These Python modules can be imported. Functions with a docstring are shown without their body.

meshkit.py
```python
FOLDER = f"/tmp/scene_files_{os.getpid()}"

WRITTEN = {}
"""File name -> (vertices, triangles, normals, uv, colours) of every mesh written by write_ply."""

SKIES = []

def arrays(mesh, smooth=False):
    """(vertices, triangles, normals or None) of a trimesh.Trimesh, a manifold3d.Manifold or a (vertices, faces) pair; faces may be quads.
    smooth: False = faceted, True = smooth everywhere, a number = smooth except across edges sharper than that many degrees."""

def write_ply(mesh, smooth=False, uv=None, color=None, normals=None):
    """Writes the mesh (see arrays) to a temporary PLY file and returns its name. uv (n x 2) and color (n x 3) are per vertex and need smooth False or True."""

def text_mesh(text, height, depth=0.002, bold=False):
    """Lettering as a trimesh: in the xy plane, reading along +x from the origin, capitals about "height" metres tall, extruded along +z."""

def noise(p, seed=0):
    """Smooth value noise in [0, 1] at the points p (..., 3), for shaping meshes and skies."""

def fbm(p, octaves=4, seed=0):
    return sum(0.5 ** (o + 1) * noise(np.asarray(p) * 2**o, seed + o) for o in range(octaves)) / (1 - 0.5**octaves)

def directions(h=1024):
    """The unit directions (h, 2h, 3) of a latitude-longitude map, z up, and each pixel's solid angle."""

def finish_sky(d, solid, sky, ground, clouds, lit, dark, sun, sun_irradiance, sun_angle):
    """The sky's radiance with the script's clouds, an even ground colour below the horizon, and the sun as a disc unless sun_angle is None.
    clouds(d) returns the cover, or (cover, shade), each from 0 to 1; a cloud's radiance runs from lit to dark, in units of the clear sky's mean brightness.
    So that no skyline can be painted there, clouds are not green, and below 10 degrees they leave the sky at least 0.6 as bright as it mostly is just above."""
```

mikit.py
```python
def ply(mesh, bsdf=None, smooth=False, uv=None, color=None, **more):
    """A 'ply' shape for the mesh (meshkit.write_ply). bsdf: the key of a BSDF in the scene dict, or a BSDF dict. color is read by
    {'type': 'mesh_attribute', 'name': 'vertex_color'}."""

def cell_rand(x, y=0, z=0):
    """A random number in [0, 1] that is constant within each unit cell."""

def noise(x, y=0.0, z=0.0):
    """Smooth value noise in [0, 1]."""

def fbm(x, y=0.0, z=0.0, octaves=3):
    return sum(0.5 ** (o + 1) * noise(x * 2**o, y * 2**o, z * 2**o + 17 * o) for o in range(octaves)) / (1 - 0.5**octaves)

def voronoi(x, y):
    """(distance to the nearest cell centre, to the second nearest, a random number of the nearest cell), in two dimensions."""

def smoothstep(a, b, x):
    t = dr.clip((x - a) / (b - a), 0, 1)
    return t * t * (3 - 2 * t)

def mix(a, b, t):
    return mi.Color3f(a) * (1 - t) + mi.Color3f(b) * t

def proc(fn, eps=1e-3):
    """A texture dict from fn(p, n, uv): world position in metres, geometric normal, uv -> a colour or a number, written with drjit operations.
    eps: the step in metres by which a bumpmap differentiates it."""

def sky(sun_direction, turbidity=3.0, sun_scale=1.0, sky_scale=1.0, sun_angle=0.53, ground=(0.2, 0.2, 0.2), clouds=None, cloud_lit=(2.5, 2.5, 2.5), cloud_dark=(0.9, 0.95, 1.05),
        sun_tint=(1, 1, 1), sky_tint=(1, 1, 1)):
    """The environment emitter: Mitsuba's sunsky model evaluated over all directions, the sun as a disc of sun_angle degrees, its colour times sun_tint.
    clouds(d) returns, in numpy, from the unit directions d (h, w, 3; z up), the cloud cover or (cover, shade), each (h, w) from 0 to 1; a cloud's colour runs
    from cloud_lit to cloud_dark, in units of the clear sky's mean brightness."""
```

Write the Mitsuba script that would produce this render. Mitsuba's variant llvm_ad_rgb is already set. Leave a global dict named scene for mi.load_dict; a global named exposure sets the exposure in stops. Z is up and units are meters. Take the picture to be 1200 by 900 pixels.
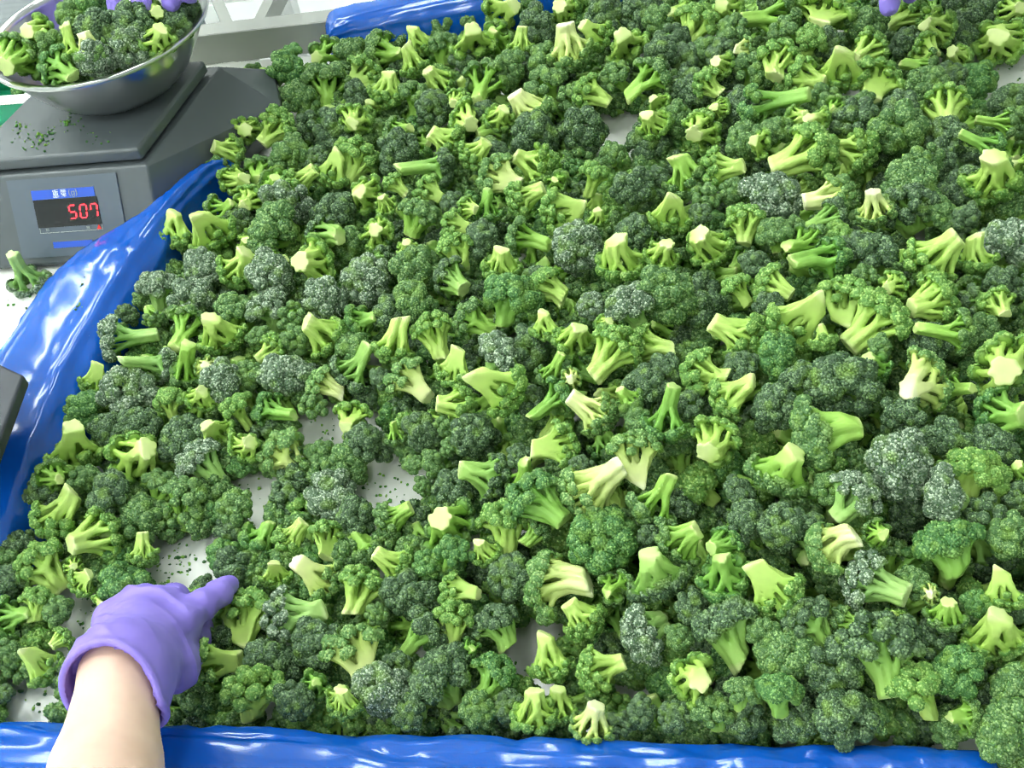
# A frozen-broccoli sorting tray with a bench scale, seen from above. Units are metres, z is up, z = 0 is the table top.
import math
import numpy as np
import trimesh
import mitsuba as mi
import mikit
import meshkit
import shapely
from mikit import noise, fbm, smoothstep, mix

T = mi.ScalarTransform4f
scene, labels = {}, {}
rng = np.random.default_rng(7)

# ---------------------------------------------------------------- camera
PITCH, ROLL, YAW, EYE = 47.5, 11.5, 13.0, (0.0, 0.0, 0.66)
_p, _r, _y = math.radians(PITCH), math.radians(ROLL), math.radians(YAW)
_fw = np.array([-math.sin(_y) * math.cos(_p), math.cos(_y) * math.cos(_p), -math.sin(_p)])
_rt = np.array([math.cos(_y), math.sin(_y), 0.0])
_up = np.cross(_rt, _fw)
_up = _up * math.cos(_r) + _rt * math.sin(_r)
scene['camera'] = {'type': 'perspective', 'fov': 2 * math.degrees(math.atan(600 / 1250)), 'fov_axis': 'x', 'near_clip': 0.02, 'far_clip': 60.0,
                   'to_world': T().look_at(list(EYE), (np.array(EYE) + _fw).tolist(), _up.tolist())}

# ---------------------------------------------------------------- lamps of the room and exposure
exposure = 0.13
CEIL = 1.85
TUBE = [9.0, 9.6, 9.3]
LAMPS = [(x, y) for x in (-2.7, -1.5, -0.3) for y in (-0.9, 0.9, 2.7)]

# ---------------------------------------------------------------- small helpers
def tag(key, label=None, category=None, group=None, kind=None):
    labels[key] = {k: v for k, v in dict(label=label, category=category, group=group, kind=kind).items() if v}

def put(key, mesh, bsdf, smooth=False, **more):
    scene[key] = mikit.ply(mesh, bsdf, smooth, **more)

def box(x0, x1, y0, y1, z0, z1):
    m = trimesh.creation.box((x1 - x0, y1 - y0, z1 - z0))
    m.apply_translation([(x0 + x1) / 2, (y0 + y1) / 2, (z0 + z1) / 2])
    return m

def hull(pts):
    return trimesh.convex.convex_hull(np.asarray(pts, float))

def rounded(pts, r=0.004):
    """The hull of small balls at the points: a block with rounded edges."""
    s = trimesh.creation.icosphere(subdivisions=2).vertices * r
    return hull(np.vstack([np.asarray(p, float) + s for p in pts]))

def bar(a, b, w, h, up=(0, 0, 1)):
    """A straight bar of width w and height h from a to b."""
    a, b = np.asarray(a, float), np.asarray(b, float)
    d = (b - a) / np.linalg.norm(b - a)
    s = np.cross(d, up); s /= np.linalg.norm(s)
    u = np.cross(s, d)
    return hull([p + s * i * w / 2 + u * j * h / 2 for p in (a, b) for i in (-1, 1) for j in (-1, 1)])

def principled(color, rough, spec=0.5, metallic=0.0, **more):
    c = color if isinstance(color, dict) else {'type': 'rgb', 'value': [float(v) for v in color]}
    return {'type': 'twosided', 'bsdf': {'type': 'principled', 'base_color': c, 'roughness': rough, 'specular': spec, 'metallic': metallic, **more}}

# ---------------------------------------------------------------- helpers: signed distance modelling
def lin(r, g, b):
    c = np.array([r, g, b], float) / 255
    return tuple(float(v) for v in np.where(c < 0.04045, c / 12.92, ((c + 0.055) / 1.055) ** 2.4))

def unit(v):
    v = np.asarray(v, float)
    return v / (np.linalg.norm(v, axis=-1, keepdims=True) + 1e-12)

def surface_nets(val, lo, step):
    """The zero surface of a grid of signed distances (negative inside) as vertices and triangles."""
    s = val < 0
    n = np.array(val.shape)
    cs = np.stack([s[i:n[0]-1+i, j:n[1]-1+j, k:n[2]-1+k] for i in (0, 1) for j in (0, 1) for k in (0, 1)])
    act = cs.any(0) & ~cs.all(0)
    idx = -np.ones(act.shape, np.int64)
    cells = np.argwhere(act)
    idx[act] = np.arange(len(cells))
    acc, cnt = np.zeros((len(cells), 3)), np.zeros(len(cells))
    corner = [(i, j, k) for i in (0, 1) for j in (0, 1) for k in (0, 1)]
    for a in corner:
        for ax in range(3):
            if a[ax]:
                continue
            b = list(a); b[ax] = 1
            pa, pb = cells + a, cells + b
            va, vb = val[tuple(pa.T)], val[tuple(pb.T)]
            cross = (va < 0) != (vb < 0)
            t = np.where(cross, va / np.where(va == vb, 1, va - vb), 0)
            p = np.asarray(a, float) + np.zeros((len(cells), 3))
            p[:, ax] = t
            acc[cross] += p[cross]; cnt[cross] += 1
    v = (cells + acc / cnt[:, None]) * step + lo
    faces = []
    for ax in range(3):
        o1, o2 = [(1, 2), (2, 0), (0, 1)][ax]
        sl0 = [slice(0, n[k] - 1) if k == ax else slice(1, n[k] - 1) for k in range(3)]
        sl1 = list(sl0); sl1[ax] = slice(1, n[ax])
        a, b = s[tuple(sl0)], s[tuple(sl1)]
        e = np.argwhere(a != b)
        if not len(e):
            continue
        inside = a[tuple(e.T)]
        base = e.copy()
        for k in range(3):
            if k != ax:
                base[:, k] += 1
        def cell(d1, d2):
            q = base.copy(); q[:, o1] -= d1; q[:, o2] -= d2
            return idx[tuple(q.T)]
        q = np.stack([cell(1, 1), cell(0, 1), cell(0, 0), cell(1, 0)], 1)
        q[~inside] = q[~inside][:, ::-1]
        faces.append(q)
    f = np.vstack(faces)
    return v, np.vstack([f[:, [0, 1, 2]], f[:, [0, 2, 3]]])

def grid(lo, hi, step):
    ax = [np.arange(a, b + step, step) for a, b in zip(lo, hi)]
    return np.stack(np.meshgrid(*ax, indexing='ij'), -1)

def capsule(p, a, b, ra, rb):
    a, b = np.asarray(a, float), np.asarray(b, float)
    ab = b - a
    t = np.clip(((p - a) @ ab) / (ab @ ab + 1e-12), 0, 1)
    return np.sqrt(((p - a - t[..., None] * ab) ** 2).sum(-1)) - (ra + (rb - ra) * t)

def smin(a, b, k):
    h = np.clip(0.5 + 0.5 * (b - a) / k, 0, 1)
    return b + (a - b) * h - k * h * (1 - h)

def tidy(v, f, rounds=6):
    """Taubin smoothing: evens the grid's steps without shrinking the shape."""
    from scipy.sparse import coo_matrix
    e = np.vstack([f[:, [0, 1]], f[:, [1, 2]], f[:, [2, 0]]])
    e = np.vstack([e, e[:, ::-1]])
    A = coo_matrix((np.ones(len(e)), (e[:, 0], e[:, 1])), (len(v), len(v))).tocsr()
    A.data[:] = 1
    d = 1 / np.maximum(np.asarray(A.sum(1)).ravel(), 1)[:, None]
    for k in range(rounds):
        v = v + (0.5 if k % 2 == 0 else -0.52) * (d * (A @ v) - v)
    return v, f

# ---------------------------------------------------------------- materials
def worktop_colour(p, n, uv):
    s = smoothstep(0.60, 0.78, fbm(p.x * 60, p.y * 60, p.z, 3)) * 0.12
    return mix((0.60, 0.61, 0.565), (0.40, 0.46, 0.31), s)
scene['mat_worktop'] = principled(mikit.proc(worktop_colour), 0.24, 0.5)
scene['mat_film'] = principled(lin(8, 76, 168), 0.15, 0.6)
scene['mat_film_thin'] = principled(lin(20, 118, 200), 0.14, 0.6)
scene['mat_steel'] = principled((0.60, 0.61, 0.60), 0.16, 0.5, 1.0)
scene['mat_rail'] = principled((0.29, 0.30, 0.275), 0.45, 0.5, 0.3)
scene['mat_white_paint'] = principled((0.78, 0.79, 0.77), 0.4)
scene['mat_scale'] = principled(lin(76, 82, 85), 0.36, 0.5)
scene['mat_scale_dark'] = principled(lin(56, 61, 64), 0.42, 0.45)
scene['mat_device'] = principled(lin(42, 46, 53), 0.42, 0.4)
scene['mat_panel'] = principled(lin(82, 92, 102), 0.35, 0.5)
scene['mat_display'] = principled(lin(24, 27, 28), 0.15, 0.5)
scene['mat_blue_print'] = principled(lin(40, 84, 190), 0.35, 0.5)
scene['mat_white_print'] = principled(lin(214, 222, 230), 0.4, 0.4)
scene['mat_grey_print'] = principled(lin(150, 156, 150), 0.4, 0.4)
scene['mat_red_print'] = principled(lin(226, 52, 48), 0.4, 0.4)
scene['mat_crate'] = principled(lin(24, 140, 104), 0.4, 0.5)
scene['mat_wall'] = principled((0.74, 0.76, 0.75), 0.7, 0.3)
scene['mat_broccoli'] = principled({'type': 'mesh_attribute', 'name': 'vertex_color'}, 0.48, 0.35)
def floor_colour(p, n, uv):
    return mix((0.74, 0.75, 0.74), (0.60, 0.62, 0.61), fbm(p.x * 3, p.y * 3, 0, 4))
scene['mat_floor'] = principled(mikit.proc(floor_colour), 0.3, 0.5)
def brushed(p, n, uv):
    return mix((0.24, 0.26, 0.27), (0.18, 0.20, 0.21), fbm(p.x * 14, p.y * 220, p.z * 60, 3))
scene['mat_grey_steel'] = principled(mikit.proc(brushed), 0.42, 0.5, 0.3)
def glove_colour(p, n, uv):
    return mix(lin(122, 103, 200), lin(143, 124, 215), fbm(p.x * 70, p.y * 70, p.z * 70, 3))
scene['mat_glove'] = principled(mikit.proc(glove_colour), 0.42, 0.4)
def skin_colour(p, n, uv):
    t = fbm(p.x * 55, p.y * 55, p.z * 55, 4)
    return mix(lin(212, 170, 150), lin(228, 194, 174), t)
scene['mat_skin'] = principled(mikit.proc(skin_colour), 0.5, 0.35)

# ---------------------------------------------------------------- the room
FL = -0.85
def struct(key, mesh, bsdf, label=None):
    put(key, mesh, bsdf)
    tag(key, label, kind='structure')
struct('floor', box(-4.0, 4.0, -2.5, 5.5, FL - 0.1, FL), 'mat_floor', 'pale smooth factory floor')
struct('ceiling', box(-4.0, 4.0, -2.5, 5.5, CEIL + 0.02, CEIL + 0.12), 'mat_wall')
struct('wall_back', box(-4.0, 4.0, 5.5, 5.6, FL, CEIL + 0.02), 'mat_wall')
struct('wall_front', box(-4.0, 4.0, -2.6, -2.5, FL, CEIL + 0.02), 'mat_wall')
struct('wall_left', box(-4.1, -4.0, -2.5, 5.5, FL, CEIL + 0.02), 'mat_wall')
struct('wall_right', box(4.0, 4.1, -2.5, 5.5, FL, CEIL + 0.02), 'mat_wall')
for i, (x, y) in enumerate(LAMPS):
    k = 'ceiling_lamp' + (f'_{i:03d}' if i else '')
    put(k + '__housing', box(x - 0.17, x + 0.17, y - 0.64, y + 0.64, CEIL - 0.045, CEIL), 'mat_white_paint')
    for j, s in enumerate((-0.07, 0.07)):
        c = trimesh.creation.cylinder(0.019, 1.2, sections=14)
        c.apply_transform(trimesh.transformations.rotation_matrix(math.pi / 2, [1, 0, 0]))
        c.apply_translation([x + s, y, CEIL - 0.075])
        scene[k + '__tube' + ('' if j == 0 else '_001')] = mikit.ply(c, None, True, emitter={'type': 'area', 'radiance': {'type': 'rgb', 'value': [v * 4.0 for v in TUBE]}})
    tag(k, 'twin tube fluorescent lamp on the ceiling, %s in the %s row' % (('left', 'middle', 'right')[i // 3], ('near', 'middle', 'far')[i % 3]), 'lamp', 'fluorescent ceiling lamps over the work area')

# ---------------------------------------------------------------- the work table and what stands behind it
put('work_table__top', box(-1.10, 0.95, 0.10, 1.135, -0.03, 0.0), 'mat_worktop')
k = 'work_table__rail'
put(k, trimesh.util.concatenate([bar((-1.10, 1.108, 0.020), (-0.36, 1.146, 0.020), 0.006, 0.038), bar((-1.10, 1.118, 0.037), (-0.36, 1.158, 0.037), 0.026, 0.005)]), 'mat_rail')
for i, (x, y) in enumerate([(-1.05, 0.15), (0.9, 0.15), (-1.05, 1.08), (0.9, 1.08)]):
    put('work_table__leg' + ('' if i == 0 else f'_{i:03d}'), box(x - 0.02, x + 0.02, y - 0.02, y + 0.02, FL, -0.03), 'mat_steel')
tag('work_table', 'white topped work table under the broccoli heap with a grey metal back rail', 'table')
tag('work_table__rail', 'grey metal angle rail along the back edge')

# a grey steel table and a white rack further back
put('steel_side_table__top', box(-2.3, -0.76, 1.42, 2.15, -0.20, -0.17), 'mat_grey_steel')
for i, (x, y) in enumerate([(-2.25, 1.47), (-0.81, 1.47), (-2.25, 2.1), (-0.81, 2.1)]):
    put('steel_side_table__leg' + ('' if i == 0 else f'_{i:03d}'), box(x - 0.02, x + 0.02, y - 0.02, y + 0.02, FL, -0.20), 'mat_steel')
tag('steel_side_table', 'dull grey steel table behind the scale and the steel bowl', 'table')
for i, (a, b) in enumerate([((-0.72, 1.572, -0.10), (-0.58, 1.284, -0.10)), ((-0.579, 1.55, -0.10), (-0.588, 1.29, -0.10)), ((-0.735, 1.565, -0.125), (0.6, 1.60, -0.125)), ((-0.75, 1.29, -0.125), (0.6, 1.31, -0.125))]):
    put('metal_rack__bar' + ('' if i == 0 else f'_{i:03d}'), bar(a, b, 0.016, 0.03), 'mat_rail' if i < 2 else 'mat_white_paint')
for i, (x, y) in enumerate([(-0.74, 1.29), (0.58, 1.31), (-0.73, 1.565), (0.58, 1.60)]):
    put('metal_rack__leg' + ('' if i == 0 else f'_{i:03d}'), box(x - 0.012, x + 0.012, y - 0.012, y + 0.012, FL, -0.14), 'mat_white_paint')
tag('metal_rack', 'pale metal frame with two slanting bars behind the back rail', 'rack')

# ---------------------------------------------------------------- the tray's rims: rolls of blue polythene film over the table's edges
def film_roll(inner, outer, height, seed, wr=1.0, n_len=10, n_round=40, fold=0.0):
    """A soft roll between two lines of points (inner wall foot, outer wall foot) with creases in the film."""
    inner, outer = np.asarray(inner, float), np.asarray(outer, float)
    s = np.linspace(0, len(inner) - 1, (len(inner) - 1) * n_len + 1)
    def spline(p):
        from scipy.interpolate import PchipInterpolator
        return PchipInterpolator(np.arange(len(p)), p)(s)
    I, O, H = spline(inner), spline(outer), spline(np.asarray(height, float)[:, None])[:, 0]
    th = np.linspace(0, math.pi, n_round)
    u = 0.5 - 0.5 * np.sign(np.cos(th)) * np.abs(np.cos(th)) ** 0.55                      # from the inner wall across to the outer one
    w = np.abs(np.sin(th)) ** 0.62
    lean = 1 - 0.22 * np.clip((u - 0.4) / 0.6, 0, 1)
    V = I[:, None, :] + (O - I)[:, None, :] * u[None, :, None]
    z = H[:, None] * (w * lean)[None, :] + 0.002
    V = np.concatenate([V, z[..., None]], -1)
    P = V.reshape(-1, 3)
    along = np.repeat(np.cumsum(np.r_[0, np.linalg.norm(np.diff((I + O) / 2, axis=0), axis=1)]), n_round)
    a2 = np.stack([along * 26, np.tile(th, len(s)) * 1.5, along * 0], 1)
    ridge = 1 - np.abs(2 * meshkit.noise(a2 + [0, 0, seed], seed) - 1)
    a3 = np.stack([along * 70, np.tile(th, len(s)) * 3.1 + along * 25, along * 0], 1)
    ridge2 = 1 - np.abs(2 * meshkit.noise(a3, seed + 3) - 1)
    long = 1 - np.abs(2 * meshkit.noise(np.stack([along * 5, np.tile(th, len(s)) * 3.4, along * 0 + 2.2 * seed], 1), seed + 8) - 1)
    env = np.tile(np.sin(th), len(s)) ** 0.6
    d = wr * env * (0.0026 * ridge ** 4 + 0.0016 * ridge2 ** 3 + 0.0040 * long ** 8 - 0.0022 * (meshkit.noise(a2 * 0.35, seed + 1)))
    nrm = trimesh.Trimesh(P, roll_faces(len(s), n_round), process=False).vertex_normals
    return P + nrm * d[:, None], roll_faces(len(s), n_round)

def roll_faces(n, m):
    i, j = np.meshgrid(np.arange(n - 1), np.arange(m - 1), indexing='ij')
    q = np.stack([i * m + j, (i + 1) * m + j, (i + 1) * m + j + 1, i * m + j + 1], -1).reshape(-1, 4)
    f = np.vstack([q[:, [0, 1, 2]], q[:, [0, 2, 3]]])
    caps = []
    for r in (0, n - 1):                                                                   # flat ends
        for j in range(1, m - 1):
            t = [r * m, r * m + j, r * m + j + 1]
            caps.append(t if r == 0 else t[::-1])
    return np.vstack([f, caps])

v, f = film_roll([(-0.500, 0.215), (-0.499, 0.33), (-0.498, 0.42), (-0.4945, 0.51), (-0.4865, 0.614), (-0.4776, 0.725), (-0.470, 0.786), (-0.457, 0.826), (-0.447, 0.856), (-0.444, 0.876)],
                 [(-0.612, 0.215), (-0.616, 0.33), (-0.622, 0.47), (-0.606, 0.585), (-0.598, 0.69), (-0.575, 0.742), (-0.512, 0.790), (-0.490, 0.835), (-0.474, 0.868), (-0.458, 0.884)],
                 [0.050, 0.051, 0.051, 0.052, 0.053, 0.054, 0.060, 0.060, 0.050, 0.032], 3)
put('film_covered_rim', (v, f), 'mat_film', 50)
tag('film_covered_rim', 'left tray rim wrapped in shiny blue polythene film beside the bench scale', 'tray rim')
# a loose lighter edge of the film lying on the table
n = 26
yy = np.linspace(0.47, 0.70, n)
edge = -0.607 - 0.026 * np.sin((yy - 0.47) / 0.23 * math.pi) ** 0.7 - 0.006 * meshkit.noise(np.stack([yy * 60, yy * 0, yy * 0], 1), 4)
rows = [np.stack([edge * (1 - t) + -0.592 * t, yy, 0.003 + 0.016 * t ** 1.5 + 0.004 * meshkit.noise(np.stack([yy * 50, yy * 0 + 9 * t, yy * 0], 1), 6)], 1) for t in np.linspace(0, 1, 7)]
V = np.stack(rows, 1).reshape(-1, 3)
i, j = np.meshgrid(np.arange(n - 1), np.arange(6), indexing='ij')
q = np.stack([i * 7 + j, i * 7 + j + 1, (i + 1) * 7 + j + 1, (i + 1) * 7 + j], -1).reshape(-1, 4)
put('film_covered_rim__loose_film', (V, q), 'mat_film_thin', True)
tag('film_covered_rim__loose_film', 'lighter loose edge of the blue film')

v, f = film_roll([(-0.70, 0.268), (-0.54, 0.269), (-0.36, 0.272), (-0.2, 0.2685), (-0.05, 0.266), (0.07, 0.265), (0.135, 0.265), (0.160, 0.265), (0.166, 0.261)],
                 [(-0.70, 0.165), (-0.54, 0.165), (-0.36, 0.165), (-0.2, 0.165), (-0.05, 0.165), (0.07, 0.165), (0.135, 0.167), (0.158, 0.170), (0.166, 0.174)],
                 [0.068, 0.068, 0.069, 0.068, 0.068, 0.068, 0.070, 0.070, 0.064], 11, 1.35, 14)
put('film_covered_rim_001', (v, f), 'mat_film', 50)
tag('film_covered_rim_001', 'front tray rim wrapped in creased blue polythene film along the near edge', 'tray rim')

v, f = film_roll([(-0.388, 1.104), (-0.375, 1.094), (-0.34, 1.094), (-0.25, 1.112), (-0.1, 1.140), (0.1, 1.175), (0.5, 1.24)],
                 [(-0.399, 1.150), (-0.394, 1.164), (-0.37, 1.172), (-0.27, 1.19), (-0.12, 1.215), (0.08, 1.25), (0.48, 1.31)],
                 [0.030, 0.050, 0.058, 0.060, 0.060, 0.060, 0.060], 23, 0.8)
put('film_covered_rim_002', (v, f), 'mat_film', 50)
tag('film_covered_rim_002', 'back tray rim wrapped in blue film ending beside the bare metal rail', 'tray rim')

# ---------------------------------------------------------------- bench scale
k = 'bench_scale'
top_z, led_z = 0.100, 0.084
pf = np.array([(-0.690, 0.8165), (-0.5055, 0.8195), (-0.481, 0.973), (-0.655, 0.978)])
put(k + '__platform', rounded([(x, y, z) for x, y in pf + [[0.004, 0.004], [-0.004, 0.004], [-0.004, -0.004], [0.004, -0.004]] for z in (top_z - 0.010, top_z - 0.004)]), 'mat_scale', 35)
tag(k + '__platform', 'flat grey weighing platform')
put(k + '__spacer', box(-0.66, -0.51, 0.835, 0.96, 0.075, top_z - 0.008), 'mat_scale_dark')
led = [(-0.690, 0.8145), (-0.5045, 0.8175), (-0.4745, 0.983), (-0.652, 0.985)]
foot = [(-0.684, 0.770), (-0.503, 0.7725), (-0.430, 0.985), (-0.448, 1.055), (-0.655, 1.05)]
put(k + '__body', rounded([(x, y, led_z - 0.004) for x, y in led] + [(x, y, 0.006) for x, y in foot] + [(-0.424, 0.982, 0.03), (-0.446, 1.045, 0.035)], 0.004), 'mat_scale', 30)
# the slanting front panel: a frame of its own, x along the front, y up the slope
fa, fb = np.array([-0.684, 0.7655, 0.006]), np.array([-0.690, 0.8105, led_z - 0.004])
ex = unit([0.184, 0.0027, 0]); ey = unit(fb - fa - ((fb - fa) @ ex) * ex); ez = np.cross(ex, ey)
def on_panel(m, x, y, z=0.0):
    """A flat mesh (drawn in x, y) laid onto the front panel at (x, y) metres from its lower left corner."""
    m = m.copy()
    M = np.eye(4); M[:3, 0], M[:3, 1], M[:3, 2] = ex, ey, ez
    M[:3, 3] = fa + ex * x + ey * y + ez * (0.0012 + z)
    m.apply_transform(M)
    return m
def plate(w, h, t=0.0008):
    return box(0, w, 0, h, -0.003, t)
def at_px(px, py):
    """Where on the panel the photograph shows a given mark: the panel's own coordinates, measured from its corner."""
    return px, py
put(k + '__panel', on_panel(plate(0.116, 0.078), 0.034, 0.008), 'mat_panel')
tag(k + '__panel', 'blue grey display panel')
PZ = 0.0009
put(k + '__panel__blue_strip', on_panel(plate(0.0664, 0.0092), 0.0583, 0.0652, PZ), 'mat_blue_print')
put(k + '__panel__display', on_panel(plate(0.0675, 0.0275), 0.0585, 0.0374, PZ), 'mat_display')
put(k + '__panel__blue_strip_001', on_panel(plate(0.042, 0.006), 0.0705, 0.0165, PZ), 'mat_blue_print')
frame = [box(0, 0.0672, 0, 0.0006, 0, 0.0006), box(0, 0.0006, 0, 0.0058, 0, 0.0006), box(0.0666, 0.0672, 0, 0.0058, 0, 0.0006)]
put(k + '__panel__line_frame', on_panel(trimesh.util.concatenate(frame), 0.0592, 0.0318, PZ), 'mat_grey_print')
# two Chinese characters and a unit on the strip, built from strokes on a grid of 11 x 11
def strokes(rows):
    cell, out = 0.00054, []
    for j, row in enumerate(rows):
        i = 0
        while i < len(row):
            if row[i] == '#':
                e = i
                while e < len(row) and row[e] == '#':
                    e += 1
                out.append(box(i * cell, e * cell, (len(rows) - 1 - j) * cell, (len(rows) - j) * cell, 0, 0.0005))
                i = e
            else:
                i += 1
    return trimesh.util.concatenate(out)
ZHONG = ['.....######', '######.....', '.....#.....', '###########', '.....#.....', '.#########.', '.#...#...#.', '.#########.', '.#...#...#.', '.#########.', '.....#.....', '###########', '.....#.....', '###########']
LIANG = ['.#########.', '.#.......#.', '.#########.', '.#.......#.', '###########', '...........', '.#########.', '.#...#...#.', '.#########.', '.....#.....', '.#########.', '.....#.....', '###########', '...........']
put(k + '__panel__lettering', on_panel(strokes(ZHONG), 0.0812, 0.0664, 2 * PZ), 'mat_white_print')
put(k + '__panel__lettering_001', on_panel(strokes(LIANG), 0.0896, 0.0664, 2 * PZ), 'mat_white_print')
put(k + '__panel__lettering_002', on_panel(meshkit.text_mesh('(g)', 0.0055, 0.0005), 0.0972, 0.0676, 2 * PZ), 'mat_grey_print')
put(k + '__panel__mark', on_panel(strokes(['###.##', '#.#.#.', '###.##', '#...#.', '###.##'] ), 0.0665, 0.0340, 2 * PZ), 'mat_grey_print')
put(k + '__panel__mark_001', on_panel(strokes(['##.###.', '#..#.#.', '##.###.', '#..#.#.', '##.###.']), 0.1100, 0.0335, 2 * PZ), 'mat_grey_print')
put(k + '__panel__mark_002', on_panel(trimesh.creation.extrude_polygon(shapely.Polygon([(0, 0), (0.0052, 0), (0.0026, 0.0046)]), 0.0005, engine='earcut'), 0.1204, 0.0327, 2 * PZ), 'mat_red_print')
# red seven segment digits
SEG = {'a': (0, 1, 'h'), 'b': (1, 0.5, 'v'), 'c': (1, 0, 'v'), 'd': (0, 0, 'h'), 'e': (0, 0, 'v'), 'f': (0, 0.5, 'v'), 'g': (0, 0.5, 'h')}
DW, DH, ST = 0.0068, 0.0128, 0.0015
def digit(segs):
    out = []
    for s in segs:
        x, y, way = SEG[s]
        x0, y0 = x * DW, y * DH
        p = [(0.0006, 0), (0.0006 + ST / 2, ST / 2), (DW - 0.0006 - ST / 2, ST / 2), (DW - 0.0006, 0), (DW - 0.0006 - ST / 2, -ST / 2), (0.0006 + ST / 2, -ST / 2)] if way == 'h' else \
            [(0, 0.0006), (ST / 2, 0.0006 + ST / 2), (ST / 2, DH / 2 - 0.0006 - ST / 2), (0, DH / 2 - 0.0006), (-ST / 2, DH / 2 - 0.0006 - ST / 2), (-ST / 2, 0.0006 + ST / 2)]
        q = np.array(p) + ([0, y0] if way == 'h' else [x0, y0])
        q[:, 0] += 0.09 * q[:, 1]
        out.append(trimesh.creation.extrude_polygon(shapely.Polygon(q), 0.0006, engine='earcut'))
    return trimesh.util.concatenate(out)
for i, segs in enumerate(('acdfg', 'abcdef', 'abcf')):
    d = k + '__panel__digit' + ('' if i == 0 else f'_{i:03d}')
    scene[d] = mikit.ply(on_panel(digit(segs), 0.0944 + i * 0.0114, 0.0449, 2 * PZ), None, False, emitter={'type': 'area', 'radiance': {'type': 'rgb', 'value': [5.0, 0.16, 0.22]}})
tag(k + '__panel__display', 'black display window')
tag(k, 'dark grey bench scale with a red 507 display under the steel bowl', 'scale')

# ---------------------------------------------------------------- a second scale at the left edge, only its corner in view
put('bench_scale_001__platform', rounded([(x, y, z) for x, y in ((-0.5010, 0.5170), (-0.6167, 0.5751), (-0.4890, 0.4129), (-0.6059, 0.4719)) for z in (0.099, 0.105)], 0.003), 'mat_device', 35)
put('bench_scale_001__body', rounded([(x, y, z) for x, y in ((-0.575, 0.530), (-0.680, 0.555), (-0.565, 0.425), (-0.670, 0.450)) for z in (0.060, 0.092)], 0.003), 'mat_device', 35)
put('bench_scale_001__foot', box(-0.690, -0.640, 0.45, 0.52, 0.0005, 0.062), 'mat_device')
tag('bench_scale_001', 'dark grey corner of a device at the left edge over the blue rim', 'scale')

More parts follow.
